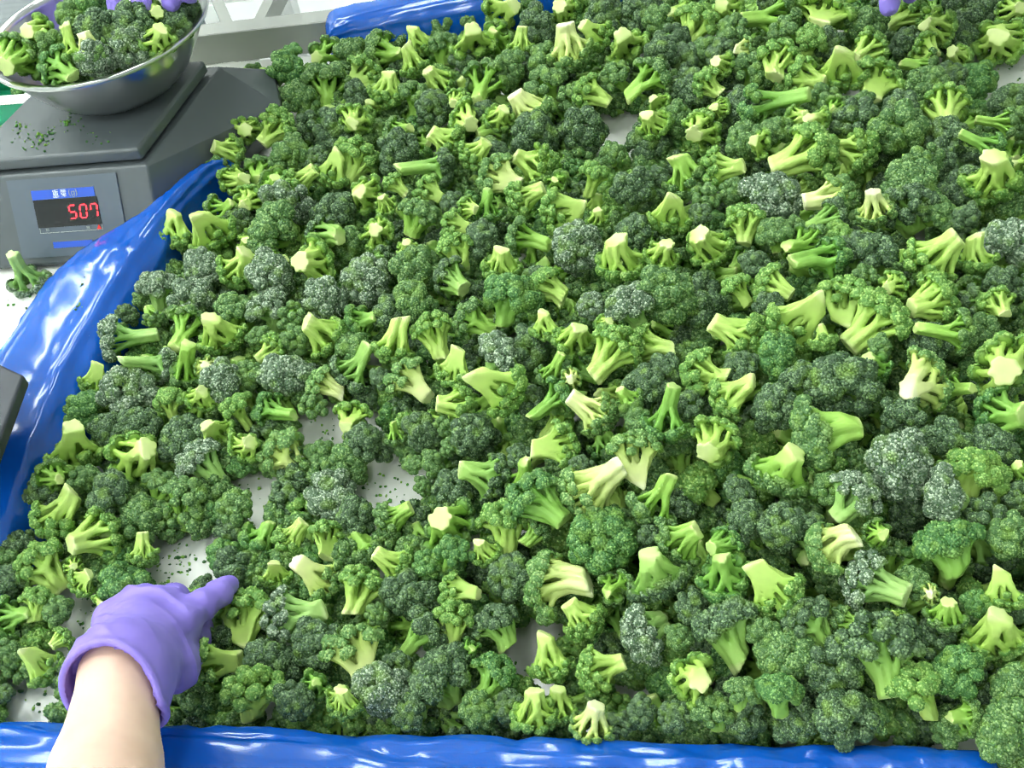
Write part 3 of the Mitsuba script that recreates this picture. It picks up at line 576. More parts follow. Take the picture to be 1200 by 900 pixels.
KINDS = ['dome', 'dome', 'dome', 'dome', 'dome', 'dome', 'fan', 'fan', 'fan', 'fan', 'half', 'half', 'half', 'half', 'wide', 'wide', 'wide', 'tall', 'tall', 'tall', 'open', 'open', 'open']
FLORETS = """
110.0 303.8 87.1 23.02 -0.17 0.79 0.59 0.99 0.12 0.12 12 d 1.14 | large dark green floret, stem pointing down, nearest such lower right of the knobbly pale fan | florets heaped on the tray
210.4 492.3 111.6 25.16 0.22 0.73 -0.65 -0.68 -0.37 -0.64 13 l 1.00 | star-shaped light floret with splayed arms at the right edge | florets heaped on the tray
84.2 435.0 115.0 24.35 -0.98 -0.19 -0.08 0.20 -0.89 -0.41 14 m 1.20 | large mid-green floret, stem pointing right, nearest such lower left of the large lumpy dark crown | florets heaped on the tray
110.2 485.4 104.0 24.27 -0.23 -0.59 0.77 0.94 0.05 0.33 5 d 1.00 | large dark lumpy crown right of centre, below the fanned light trio | florets heaped on the tray
154.9 366.6 97.3 21.67 -0.26 0.74 0.62 -0.95 -0.31 -0.03 14 g 1.07 | large vivid green floret, stem pointing down, nearest such right of the knobbly pale fan | florets heaped on the tray
-154.3 303.3 47.1 23.12 -0.16 0.30 0.94 -0.55 -0.81 0.17 16 d 1.00 | large dark green floret, stem pointing lower right, nearest such right of the two-armed pale floret | florets heaped on the tray
-25.9 324.4 59.9 19.09 -0.62 -0.68 0.40 -0.41 0.71 0.57 13 f 1.00 | frosty grey-green floret, stem pointing upper right, nearest such lower right of the cream sideways fan | florets heaped on the tray
143.6 549.8 103.7 24.32 0.75 0.49 0.44 0.63 -0.72 -0.28 13 l 1.20 | light floret with a thick stem running lower left, rightmost of the bright trio | florets heaped on the tray
160.7 481.8 112.4 22.65 0.58 0.65 -0.49 -0.34 0.74 0.58 9 p 1.00 | floret showing the broadest creamy white cut face, in the right of the heap | florets heaped on the tray
-60.8 417.6 82.4 23.11 -0.79 -0.43 -0.44 0.60 -0.33 -0.73 22 p 1.12 | big pale floret with fanned white ribs, left half of the pale pair mid-heap | florets heaped on the tray
-50.6 385.9 73.2 22.53 -0.01 -0.29 0.96 -0.37 0.89 0.27 4 g 1.00 | large vivid green floret, crown up, nearest such below the pale pair | florets heaped on the tray
63.2 414.3 100.1 21.91 -0.32 -0.15 -0.94 0.91 -0.31 -0.26 14 m 1.00 | large mid-green floret, stem pointing upper right, nearest such upper left of the knobbly pale fan | florets heaped on the tray
136.2 415.9 106.3 21.39 0.41 -0.61 0.68 0.88 0.05 -0.47 1 f 1.00 | large frosty grey-green floret, crown up, nearest such below the broad white cut face | florets heaped on the tray
-301.7 355.5 34.0 24.00 -0.07 0.97 0.24 -0.98 -0.02 -0.17 6 l 1.00 | light floret with spread ribs directly below the gloved fingertip | florets heaped on the tray
-213.0 318.4 51.4 22.48 -0.43 0.82 0.38 -0.87 -0.49 0.09 7 p 1.04 | pale floret with two thick white arms, right of the glove | florets heaped on the tray
-87.7 363.5 59.8 22.70 -1.00 0.09 -0.01 0.07 0.87 0.50 10 p 1.20 | large cream-stemmed fan lying sideways above the middle of the front rim, cut end right | florets heaped on the tray
-13.6 356.0 71.7 21.76 0.33 -0.28 -0.90 0.92 0.31 0.24 14 d 1.00 | large dark green floret, stem pointing upper left, nearest such right of the cream sideways fan | florets heaped on the tray
4.3 293.8 62.9 17.82 -0.25 0.47 -0.85 -0.07 0.86 0.50 10 l 1.00 | light green floret, cut end facing up, nearest such lower left of the curved bright stem | florets heaped on the tray
22.8 326.4 73.4 20.89 -0.45 0.69 0.57 -0.87 -0.18 -0.47 15 d 1.20 | dark green floret, stem pointing lower right, nearest such lower left of the curved bright stem | florets heaped on the tray
174.1 309.8 84.6 19.59 0.01 -0.11 -0.99 0.99 0.13 -0.01 9 l 1.00 | large light green floret, stem pointing up, nearest such above the front rim's right end | florets heaped on the tray
168.5 257.9 79.4 18.57 -0.46 -0.20 0.86 -0.58 -0.66 -0.47 16 m 1.00 | large mid-green floret, crown up, nearest such upper right of the front rim's right end | florets heaped on the tray
119.1 763.8 89.2 28.42 0.92 0.28 0.27 -0.37 0.85 0.37 11 l 1.10 | light green floret, stem pointing lower left, nearest such upper right of the wide frosted crown | florets heaped on the tray
85.4 711.8 84.7 26.71 0.35 -0.17 0.92 -0.74 0.56 0.38 2 f 1.00 | wide dark frosted crown in the upper right of the heap | florets heaped on the tray
144.2 624.6 96.4 24.42 -0.17 0.03 0.98 -0.90 0.39 -0.17 16 d 1.00 | large dark green floret, crown up, nearest such upper right of the bright trio | florets heaped on the tray
246.1 631.8 93.3 24.20 -0.29 -0.37 0.88 -0.96 0.09 -0.28 16 f 1.00 | large frosty grey-green floret, crown up, nearest such above the star-shaped floret | florets heaped on the tray
186.7 602.5 106.5 23.73 -0.66 -0.21 -0.72 0.65 -0.65 -0.41 22 l 1.08 | large light green floret, stem pointing upper right, nearest such above the broad white cut face | florets heaped on the tray
-318.4 576.3 36.3 27.17 0.40 0.08 0.91 -0.86 -0.30 0.41 14 f 1.00 | round frosty speckled crown, the largest ball on the left side of the heap | florets heaped on the tray
82.3 542.6 102.6 23.09 -0.73 -0.28 -0.62 0.68 -0.33 -0.65 6 l 1.11 | light fan spreading left and down, leftmost of the bright trio right of centre | florets heaped on the tray
-157.5 407.7 54.6 22.53 0.11 0.29 -0.95 0.74 0.62 0.27 13 m 1.00 | large mid-green floret, stem pointing upper left, nearest such lower right of the crumb-strewn bare patch | florets heaped on the tray
-53.9 306.2 47.8 17.54 -0.93 -0.28 -0.25 0.35 -0.90 -0.26 20 l 1.07 | large light green floret, stem pointing right, nearest such lower right of the cream sideways fan | florets heaped on the tray
334.7 1007.9 27.9 27.72 0.29 0.65 -0.70 -0.96 0.21 -0.20 12 l 1.00 | large light green floret, cut end facing up, nearest such above the bare top-right table patch | florets heaped on the tray
-371.1 750.4 47.1 29.61 -0.29 -0.56 0.78 -0.54 -0.58 -0.61 16 m 1.00 | large mid-green floret, crown up, second such lower right of the left rim's far end | florets heaped on the tray
181.2 677.0 93.6 24.58 -0.41 0.12 0.90 0.90 0.19 0.39 11 d 1.00 | large dark green floret, stem pointing lower right, nearest such right of the wide frosted crown | florets heaped on the tray
252.8 705.6 94.3 24.89 0.22 0.14 -0.96 0.98 -0.00 0.22 10 l 1.00 | large light green floret, stem pointing up, nearest such below the bare top-right table patch | florets heaped on the tray
-125.1 515.4 75.4 22.70 0.81 -0.17 -0.56 0.57 0.43 0.70 6 l 1.20 | bright floret with a white stem end, arms spreading right, in the middle of the heap | florets heaped on the tray
-41.1 536.4 94.7 22.30 0.63 0.69 0.37 -0.77 0.47 0.44 22 l 1.20 | light green floret, stem pointing lower left, nearest such right of the bright spread-armed floret | florets heaped on the tray
-5.7 593.4 91.0 23.15 0.04 -0.77 0.64 0.77 0.43 0.47 1 m 1.00 | mid-green floret, crown up, nearest such left of the bright trio | florets heaped on the tray
70.7 515.3 100.6 21.15 0.53 -0.63 0.56 -0.14 0.59 0.80 14 g 1.00 | vivid green floret, crown up, nearest such lower left of the bright trio | florets heaped on the tray
204.3 458.9 101.4 19.56 -0.48 0.53 -0.70 0.06 -0.77 -0.63 10 g 1.00 | vivid green floret, stem pointing right, nearest such below the star-shaped floret | florets heaped on the tray
-476.5 495.1 40.2 24.62 -0.25 -0.25 -0.94 0.79 0.51 -0.34 7 l 1.00 | light floret with a blunt pale stem standing up beside the left blue rim | florets heaped on the tray
-424.3 488.9 37.5 24.38 -0.64 0.14 -0.76 0.51 -0.66 -0.55 12 l 1.00 | light green floret, stem pointing upper right, nearest such upper left of the gloved fingertip | florets heaped on the tray
-433.8 420.0 32.7 23.24 0.48 0.71 -0.52 -0.17 0.65 0.74 22 l 1.00 | light green floret, stem pointing left, nearest such below the blunt stem by the left rim | florets heaped on the tray
-308.6 499.8 25.9 21.09 -0.69 0.52 0.51 -0.73 -0.46 -0.50 12 p 1.04 | pale fan lying by the bare white patches, thick cut end at lower right | florets heaped on the tray
-96.7 415.6 78.4 20.58 -0.77 0.56 0.31 0.60 0.80 0.04 12 g 1.14 | vivid green floret, stem pointing lower right, nearest such left of the pale pair | florets heaped on the tray
85.4 361.3 101.1 18.42 -0.91 -0.10 -0.41 -0.21 0.95 0.23 10 p 1.06 | pale fan on its side with a knobbly white cut end at right | florets heaped on the tray
156.6 393.9 105.7 18.47 -0.74 -0.23 0.64 -0.04 -0.93 -0.38 14 f 1.00 | frosty grey-green floret, crown up, second such below the broad white cut face | florets heaped on the tray
-322.4 394.7 21.8 19.23 0.20 -0.75 0.63 0.42 -0.52 -0.75 16 d 1.00 | dark green floret, crown up, nearest such above the gloved fingertip | florets heaped on the tray
-265.3 344.9 43.7 20.72 -0.96 -0.26 0.06 -0.22 0.91 0.35 11 f 1.16 | frosty grey-green floret, stem pointing right, nearest such lower right of the gloved fingertip | florets heaped on the tray
-269.7 315.1 38.1 20.22 0.59 -0.10 0.80 -0.77 0.23 0.60 16 d 1.00 | dark green floret, crown up, nearest such lower right of the gloved fingertip | florets heaped on the tray
-312.0 309.8 42.9 20.30 -0.96 -0.23 0.16 -0.01 -0.52 -0.85 7 l 1.00 | light green floret, stem pointing right, nearest such upper right of the glove's cuff | florets heaped on the tray
-274.9 290.3 46.8 19.71 0.10 0.51 0.86 -0.86 -0.38 0.33 12 l 1.00 | light green floret, stem pointing down, nearest such right of the glove's cuff | florets heaped on the tray
-180.8 361.1 44.8 20.54 0.26 -0.67 0.69 0.93 -0.03 -0.38 16 d 1.00 | dark green floret, crown up, nearest such upper right of the two-armed pale floret | florets heaped on the tray
-119.9 338.7 48.4 17.22 -0.37 0.67 0.64 0.93 0.31 0.20 10 d 1.02 | dark green floret, stem pointing lower right, nearest such lower left of the cream sideways fan | florets heaped on the tray
-117.8 305.6 43.1 16.75 0.57 0.70 0.43 0.82 -0.47 -0.33 10 g 1.00 | vivid green floret, stem pointing lower left, nearest such lower left of the cream sideways fan | florets heaped on the tray
56.3 337.6 86.2 18.37 0.59 -0.63 -0.51 0.80 0.33 0.51 8 l 1.20 | bright floret with a thick curved stem bent left, in front of the dark right side | florets heaped on the tray
107.9 340.9 93.9 18.02 -0.87 0.48 -0.08 0.27 0.61 0.74 12 f 1.20 | frosty grey-green floret, stem pointing right, nearest such lower right of the knobbly pale fan | florets heaped on the tray
83.9 295.4 74.2 17.62 0.23 -0.71 0.66 -0.92 -0.38 -0.10 5 d 1.00 | dark green floret, crown up, nearest such lower right of the curved bright stem | florets heaped on the tray
176.9 280.5 79.4 16.83 0.16 -0.62 0.77 0.47 0.73 0.49 14 m 1.00 | mid-green floret, crown up, second such upper right of the front rim's right end | florets heaped on the tray
87.3 267.6 72.0 17.13 0.09 -0.23 0.97 0.93 0.37 0.01 5 d 1.00 | dark green floret, crown up, nearest such left of the front rim's right end | florets heaped on the tray
-84.6 892.3 33.5 25.43 0.33 -0.89 0.31 -0.94 -0.27 0.22 1 d 1.00 | dark green floret, crown up, nearest such right of the tooth-shaped cream floret | florets heaped on the tray
165.2 1038.5 58.2 30.53 0.36 0.92 -0.13 -0.93 0.37 0.06 8 l 1.00 | light green floret, stem pointing lower left, nearest such left of the purple fingertip at top | florets heaped on the tray
192.6 711.2 87.7 23.69 -0.34 -0.59 0.73 -0.88 -0.07 -0.47 0 m 1.00 | mid-green floret, crown up, nearest such right of the wide frosted crown | florets heaped on the tray
-453.8 559.8 37.7 24.87 0.62 -0.01 0.79 -0.34 0.90 0.27 4 f 1.00 | frosty grey-green floret, crown up, nearest such left of the pale fan by the white patches | florets heaped on the tray
-128.8 621.4 71.7 23.90 0.33 0.55 0.76 -0.40 -0.65 0.65 0 g 1.08 | vivid green floret, stem pointing down, nearest such above the bright spread-armed floret | florets heaped on the tray
121.1 573.1 102.7 21.40 0.07 0.80 0.59 -0.94 0.25 -0.23 6 l 1.01 | light fan opening upward, middle one of the bright trio right of centre | florets heaped on the tray
25.3 445.7 98.5 19.60 0.39 0.83 -0.41 0.62 -0.56 -0.55 10 l 1.00 | light green floret, stem pointing lower left, nearest such lower left of the bright trio | florets heaped on the tray
105.4 392.7 108.8 18.04 0.57 0.48 0.67 -0.75 0.64 0.17 11 f 1.07 | frosty grey-green floret, stem pointing lower left, nearest such upper right of the knobbly pale fan | florets heaped on the tray
180.9 415.2 102.3 18.29 0.28 0.59 0.75 -0.70 -0.41 0.58 0 l 1.00 | light green floret, stem pointing down, nearest such lower right of the broad white cut face | florets heaped on the tray
126.2 279.7 81.9 16.52 -0.41 0.35 0.84 0.39 0.90 -0.19 18 l 1.00 | light green floret, stem pointing down, nearest such upper left of the front rim's right end | florets heaped on the tray
-55.5 268.0 54.4 15.26 -0.20 -0.43 -0.88 0.86 -0.50 0.05 22 p 1.00 | pale-stemmed floret, stem pointing up, nearest such below the cream sideways fan | florets heaped on the tray
-30.7 762.0 60.8 21.77 0.08 -0.97 0.24 -0.84 -0.19 -0.51 0 d 1.00 | dark green floret, crown up, nearest such below the small white gap in the upper heap | florets heaped on the tray
-40.6 643.6 79.2 23.04 0.09 -0.26 -0.96 -0.95 -0.31 -0.01 10 l 1.00 | light green floret, stem pointing up, nearest such left of the bright trio | florets heaped on the tray
113.2 616.1 97.4 21.49 0.88 0.33 -0.33 0.37 -0.06 0.93 18 g 1.00 | vivid green floret, stem pointing left, nearest such upper right of the bright trio | florets heaped on the tray
17.5 601.8 74.2 22.02 -0.04 -0.30 0.95 -0.30 0.91 0.28 5 d 1.00 | dark green floret, crown up, nearest such left of the bright trio | florets heaped on the tray
181.4 562.1 102.9 20.25 0.91 0.38 -0.15 0.11 -0.58 -0.81 12 l 1.00 | light green floret, stem pointing left, nearest such above the broad white cut face | florets heaped on the tray
-262.4 460.0 22.6 21.80 0.56 -0.06 0.83 -0.27 0.93 0.25 5 f 1.00 | frosty grey-green floret, crown up, nearest such left of the crumb-strewn bare patch | florets heaped on the tray
-238.4 439.2 22.8 18.35 0.67 -0.33 0.67 -0.18 -0.94 -0.29 3 d 1.00 | dark green floret, crown up, nearest such lower left of the crumb-strewn bare patch | florets heaped on the tray
-119.6 410.0 60.9 19.66 0.02 0.72 0.70 0.96 -0.20 0.18 10 l 1.20 | light green floret, stem pointing down, nearest such upper left of the cream sideways fan | florets heaped on the tray
-28.8 447.0 89.7 19.41 -0.01 0.88 0.47 -1.00 -0.04 0.05 6 p 1.20 | upright pale floret with a broad white stem, right half of the pale pair mid-heap | florets heaped on the tray
-217.2 370.0 43.4 19.66 0.18 0.94 0.29 -0.98 0.14 0.17 21 l 1.02 | light green floret, stem pointing down, nearest such above the two-armed pale floret | florets heaped on the tray
-186.8 290.2 51.7 17.94 0.27 -0.64 0.72 0.62 0.69 0.38 0 f 1.00 | frosty grey-green floret, crown up, nearest such lower right of the two-armed pale floret | florets heaped on the tray
-84.2 314.7 37.2 15.80 0.13 -0.78 -0.61 0.99 0.16 0.01 9 l 1.20 | light green floret, stem pointing up, nearest such below the cream sideways fan | florets heaped on the tray
25.1 352.5 81.2 17.63 0.09 -0.15 -0.98 -0.98 -0.17 -0.06 1 g 1.00 | vivid green floret, stem pointing up, nearest such left of the curved bright stem | florets heaped on the tray
57.7 303.2 75.3 16.75 -0.36 0.03 0.93 0.27 0.96 0.07 1 m 1.00 | mid-green floret, stem pointing lower right, nearest such below the curved bright stem | florets heaped on the tray
-98.0 994.1 63.1 28.93 0.13 -0.18 -0.98 0.95 0.30 0.07 20 p 1.00 | cream-ribbed floret at the top of the heap, middle | florets heaped on the tray
-19.2 876.6 26.3 23.16 -0.13 -0.14 0.98 -0.84 0.54 -0.04 5 d 1.00 | dark green floret, crown up, nearest such lower right of the cream-ribbed floret | florets heaped on the tray
163.8 907.7 67.1 26.13 0.01 -0.03 -1.00 1.00 -0.07 0.02 6 l 1.00 | light green floret, stem pointing up, nearest such lower left of the purple fingertip at top | florets heaped on the tray
197.9 911.6 59.9 26.13 0.34 0.92 0.20 -0.92 0.28 0.28 8 l 1.00 | light green floret, stem pointing down, nearest such below the purple fingertip at top | florets heaped on the tray
158.9 772.0 79.1 23.60 0.97 -0.12 -0.19 0.22 0.43 0.87 20 l 1.04 | light green floret, stem pointing left, nearest such upper right of the wide frosted crown | florets heaped on the tray
245.8 843.3 68.9 24.63 0.12 0.99 0.01 -0.98 0.12 -0.14 22 l 1.00 | light green floret, stem pointing down, nearest such lower left of the bare top-right table patch | florets heaped on the tray
195.2 793.4 83.7 23.59 0.21 -0.95 0.24 -0.96 -0.25 -0.16 5 m 1.00 | mid-green floret, crown up, second such below the purple fingertip at top | florets heaped on the tray
-368.1 788.1 46.8 26.59 0.65 -0.75 0.15 0.02 0.22 0.98 19 f 1.00 | frosty grey-green floret, crown up, nearest such lower right of the left rim's far end | florets heaped on the tray
-430.8 753.1 43.6 26.40 0.20 0.03 -0.98 0.74 0.65 0.17 6 l 1.00 | light floret with a wide smooth stem leaning left beside the upper left blue rim | florets heaped on the tray
-357.9 691.0 44.5 24.91 0.57 -0.24 0.79 -0.03 0.95 0.30 2 f 1.00 | frosty grey-green floret, crown up, nearest such above the round frosty ball | florets heaped on the tray
-319.2 705.0 43.8 25.12 0.27 0.66 -0.70 0.15 -0.74 -0.65 13 l 1.00 | light green floret, stem pointing left, nearest such above the round frosty ball | florets heaped on the tray
-220.9 681.7 50.4 24.07 0.66 -0.18 0.73 -0.27 0.85 0.46 1 m 1.00 | mid-green floret, crown up, second such above the fine-ribbed floret | florets heaped on the tray
-265.1 674.7 47.6 23.37 -0.36 -0.63 0.68 -0.55 0.74 0.39 4 f 1.00 | frosty grey-green floret, crown up, nearest such above the fine-ribbed floret | florets heaped on the tray
-97.6 731.9 63.2 23.40 -0.99 -0.02 -0.14 0.13 -0.48 -0.87 6 l 1.00 | light green floret, stem pointing right, nearest such below the tooth-shaped cream floret | florets heaped on the tray
-78.6 679.2 68.6 22.29 0.14 -0.74 0.66 -0.98 0.01 0.21 4 f 1.00 | frosty grey-green floret, crown up, nearest such below the small white gap in the upper heap | florets heaped on the tray
28.6 648.2 88.6 21.09 0.32 0.22 -0.92 -0.94 0.17 -0.29 10 l 1.00 | light green floret, stem pointing upper left, nearest such lower left of the wide frosted crown | florets heaped on the tray
237.7 720.6 71.7 21.57 -0.09 -0.03 1.00 -0.61 -0.79 -0.08 5 d 1.00 | dark green floret, crown up, second such below the bare top-right table patch | florets heaped on the tray
-385.5 616.8 43.0 23.05 -0.00 0.06 -1.00 0.87 0.49 0.03 9 l 1.00 | light green floret, stem pointing upper left, nearest such upper left of the round frosty ball | florets heaped on the tray
-291.3 612.1 42.7 22.66 0.53 0.12 -0.84 0.46 0.79 0.41 21 l 1.00 | light green floret, stem pointing upper left, nearest such upper right of the round frosty ball | florets heaped on the tray
-134.1 561.7 67.0 20.70 0.31 0.07 0.95 0.67 -0.72 -0.17 13 f 1.00 | frosty grey-green floret, stem pointing down, nearest such above the bright spread-armed floret | florets heaped on the tray
-32.8 582.9 92.0 20.17 -0.45 0.39 0.81 0.13 0.92 -0.37 5 f 1.00 | frosty grey-green floret, stem pointing lower right, nearest such upper right of the bright spread-armed floret | florets heaped on the tray
-55.4 482.3 84.5 18.85 0.81 -0.27 -0.53 0.54 0.69 0.47 20 p 1.12 | pale-stemmed floret, stem pointing upper left, nearest such above the pale pair | florets heaped on the tray
-6.6 466.4 97.9 18.05 -0.18 -0.42 -0.89 0.87 -0.48 0.05 17 g 1.00 | vivid green floret, stem pointing up, nearest such upper right of the pale pair | florets heaped on the tray
16.5 503.6 100.3 18.58 -0.96 0.28 -0.01 -0.20 -0.73 -0.66 10 l 1.05 | light green floret, stem pointing right, nearest such lower left of the bright trio | florets heaped on the tray
47.7 538.3 100.2 19.02 0.87 -0.27 -0.42 -0.48 -0.66 -0.58 12 l 1.20 | light green floret, stem pointing upper left, nearest such left of the bright trio | florets heaped on the tray
63.4 469.5 101.9 17.71 -0.48 -0.66 0.58 -0.72 -0.09 -0.69 2 d 1.00 | dark green floret, crown up, nearest such left of the large lumpy dark crown | florets heaped on the tray
174.0 531.4 93.6 18.43 -0.12 -0.27 0.95 -0.56 0.81 0.16 3 d 1.00 | dark green floret, crown up, nearest such above the broad white cut face | florets heaped on the tray
145.6 459.9 102.8 17.21 -0.51 -0.75 0.41 0.74 -0.15 0.66 18 d 1.00 | dark green floret, crown up, nearest such lower left of the broad white cut face | florets heaped on the tray
-392.7 511.2 32.1 21.51 0.22 -0.15 0.96 -0.82 0.50 0.26 1 d 1.00 | dark green floret, crown up, nearest such left of the pale fan by the white patches | florets heaped on the tray
-471.7 430.8 38.0 20.45 -0.48 -0.77 -0.42 0.84 -0.27 -0.47 10 l 1.20 | light green floret, stem pointing upper right, second such left of the gloved fingertip | florets heaped on the tray
-406.7 440.1 27.6 20.50 0.60 0.05 0.80 0.06 -1.00 0.02 2 m 1.00 | mid-green floret, crown up, nearest such upper left of the bare patch above the glove | florets heaped on the tray
-376.3 457.9 26.4 20.73 0.47 0.48 0.74 -0.87 0.12 0.47 11 m 1.00 | mid-green floret, stem pointing down, nearest such above the bare patch above the glove | florets heaped on the tray
-255.0 491.6 21.6 18.01 0.02 -0.70 0.71 0.01 0.71 0.70 3 m 1.00 | mid-green floret, crown up, nearest such upper left of the crumb-strewn bare patch | florets heaped on the tray
-298.8 460.1 19.0 17.74 0.79 -0.15 0.60 0.55 -0.25 -0.79 11 d 1.00 | dark green floret, stem pointing lower left, nearest such upper right of the gloved fingertip | florets heaped on the tray
-149.9 493.5 51.3 19.85 0.59 -0.29 0.75 0.78 -0.04 -0.62 2 d 1.00 | dark green floret, crown up, nearest such lower left of the bright spread-armed floret | florets heaped on the tray
-132.4 450.2 55.9 19.02 0.90 -0.03 -0.44 -0.39 -0.52 -0.76 11 d 1.20 | dark green floret, stem pointing left, nearest such below the bright spread-armed floret | florets heaped on the tray
-16.9 404.0 85.0 17.35 -0.49 -0.51 -0.71 -0.49 -0.51 0.71 19 m 1.00 | mid-green floret, stem pointing upper right, nearest such right of the pale pair | florets heaped on the tray
-1.2 377.1 81.8 16.92 -0.69 -0.13 -0.72 0.53 -0.76 -0.38 11 m 1.00 | mid-green floret, stem pointing upper right, nearest such lower right of the pale pair | florets heaped on the tray
-468.9 392.7 36.0 19.84 -0.66 0.50 0.57 -0.66 -0.75 -0.11 12 l 1.20 | light green floret, stem pointing lower right, nearest such right of the left rim's near end | florets heaped on the tray
-404.4 382.9 20.6 19.66 0.75 0.08 0.65 -0.61 -0.27 0.74 5 g 1.00 | vivid green floret, crown up, nearest such lower left of the bare patch above the glove | florets heaped on the tray
-440.4 315.8 23.7 16.18 0.53 -0.35 -0.77 0.21 0.94 -0.28 6 l 1.20 | light green floret, stem pointing upper left, nearest such below the left rim's near end | florets heaped on the tray
-245.9 375.8 40.7 18.59 0.71 -0.26 -0.65 0.42 0.90 0.09 7 p 1.20 | pale-stemmed floret, stem pointing upper left, nearest such above the two-armed pale floret | florets heaped on the tray
-239.4 325.4 44.7 17.55 0.01 -0.47 0.88 0.75 0.59 0.31 1 d 1.00 | dark green floret, crown up, nearest such left of the two-armed pale floret | florets heaped on the tray
-167.9 332.3 48.6 17.37 0.62 0.52 0.59 0.21 0.61 -0.76 17 d 1.00 | dark green floret, stem pointing lower left, nearest such right of the two-armed pale floret | florets heaped on the tray
-62.9 338.5 53.5 14.78 0.60 -0.49 -0.63 -0.75 -0.63 -0.22 12 l 1.00 | light green floret, stem pointing upper left, nearest such lower right of the cream sideways fan | florets heaped on the tray
72.7 321.5 82.5 15.70 -0.60 0.64 0.48 -0.80 -0.45 -0.40 12 d 1.10 | dark green floret, stem pointing lower right, nearest such lower right of the curved bright stem | florets heaped on the tray
149.6 290.5 83.2 14.84 -0.62 -0.16 0.77 0.54 0.62 0.57 5 g 1.00 | vivid green floret, crown up, nearest such above the front rim's right end | florets heaped on the tray
178.1 253.9 53.3 14.69 -0.01 -0.73 0.68 0.64 0.52 0.56 4 m 1.00 | mid-green floret, crown up, nearest such lower right of the front rim's right end | florets heaped on the tray
-346.0 928.2 29.1 27.04 0.62 -0.71 0.34 -0.01 0.43 0.90 5 d 1.00 | dark green floret, crown up, second such lower right of the scale's back corner | florets heaped on the tray
-376.1 1020.5 31.1 28.64 -0.15 0.87 0.47 -0.00 0.48 -0.88 4 m 1.00 | mid-green floret, stem pointing down, nearest such right of the scale's back corner | florets heaped on the tray
-207.2 1048.8 47.9 28.27 -0.15 0.49 -0.86 0.97 0.24 -0.03 7 l 1.00 | light green floret, stem pointing up, nearest such below where the back rim leaves the photo | florets heaped on the tray
-24.2 1080.6 51.9 27.80 0.27 -0.71 0.65 0.77 0.56 0.29 2 d 1.00 | dark green floret, crown up, second such upper right of the cream-ribbed floret | florets heaped on the tray
-38.3 1002.9 57.4 26.86 0.12 0.56 -0.82 0.88 0.32 0.36 7 l 1.00 | light green floret, stem pointing upper left, nearest such right of the cream-ribbed floret | florets heaped on the tray
-129.8 883.3 38.4 25.37 0.56 -0.53 0.64 0.68 -0.15 -0.72 5 d 1.00 | dark green floret, crown up, nearest such below the tooth-shaped cream floret | florets heaped on the tray
113.7 1037.9 55.6 26.59 0.98 0.14 -0.17 0.09 -0.96 -0.27 17 m 1.00 | mid-green floret, stem pointing left, nearest such left of the purple fingertip at top | florets heaped on the tray
88.1 859.0 74.2 23.62 -0.96 0.14 -0.24 -0.26 -0.79 0.56 17 g 1.20 | vivid green floret, stem pointing right, nearest such above the wide frosted crown | florets heaped on the tray
296.2 933.2 31.9 21.02 0.24 -0.60 0.76 0.42 -0.65 -0.64 0 g 1.00 | vivid green floret, crown up, nearest such left of the bare top-right table patch | florets heaped on the tray
-122.8 820.7 49.7 24.22 0.83 0.02 -0.56 0.55 0.13 0.83 20 l 1.00 | light green floret, stem pointing upper left, nearest such below the tooth-shaped cream floret | florets heaped on the tray
15.9 764.6 66.6 22.44 0.41 -0.38 -0.83 0.91 0.13 0.39 10 m 1.00 | mid-green floret, stem pointing upper left, nearest such left of the wide frosted crown | florets heaped on the tray
131.7 696.1 93.8 20.64 0.99 0.12 0.10 -0.15 0.81 0.57 20 p 1.16 | pale-stemmed floret, stem pointing left, nearest such right of the wide frosted crown | florets heaped on the tray
-227.5 589.4 46.5 21.16 -0.23 -0.62 -0.75 0.88 0.19 -0.43 21 l 1.20 | light green floret, stem pointing up, nearest such above the fine-ribbed floret | florets heaped on the tray
-161.5 802.5 54.6 23.17 -0.88 0.32 0.36 -0.46 -0.76 -0.46 8 p 1.03 | pale-stemmed floret, stem pointing lower right, nearest such lower left of the tooth-shaped cream floret | florets heaped on the tray
-0.0 697.2 79.4 20.52 -0.17 -0.17 -0.97 0.98 0.02 -0.18 6 l 1.00 | light green floret, stem pointing up, nearest such left of the wide frosted crown | florets heaped on the tray
59.4 675.8 89.4 19.83 0.09 0.91 0.40 -0.97 -0.01 0.25 20 l 1.00 | light green floret, stem pointing down, nearest such lower left of the wide frosted crown | florets heaped on the tray
-428.9 664.9 39.8 22.21 0.71 -0.59 0.38 -0.44 -0.80 -0.42 5 f 1.00 | frosty grey-green floret, crown up, nearest such upper left of the round frosty ball | florets heaped on the tray
-480.0 622.4 40.4 21.78 -0.95 -0.25 0.20 -0.22 0.96 0.16 17 f 1.09 | frosty grey-green floret, stem pointing right, nearest such above the blunt stem by the left rim | florets heaped on the tray
-301.6 656.2 42.8 21.59 0.14 -0.81 0.57 -0.86 0.19 0.48 0 f 1.00 | frosty grey-green floret, crown up, nearest such upper right of the round frosty ball | florets heaped on the tray
-262.2 575.2 36.9 20.37 -0.55 -0.45 -0.70 -0.78 -0.01 0.62 19 d 1.00 | dark green floret, stem pointing upper right, nearest such left of the fine-ribbed floret | florets heaped on the tray
-325.9 540.5 32.9 17.45 -0.94 0.35 -0.07 -0.32 -0.92 -0.22 18 g 1.00 | vivid green floret, stem pointing right, nearest such lower left of the round frosty ball | florets heaped on the tray
-255.2 530.2 37.7 17.04 0.06 0.96 -0.26 -0.99 0.09 0.08 7 l 1.00 | light green floret, stem pointing lower left, nearest such lower left of the fine-ribbed floret | florets heaped on the tray
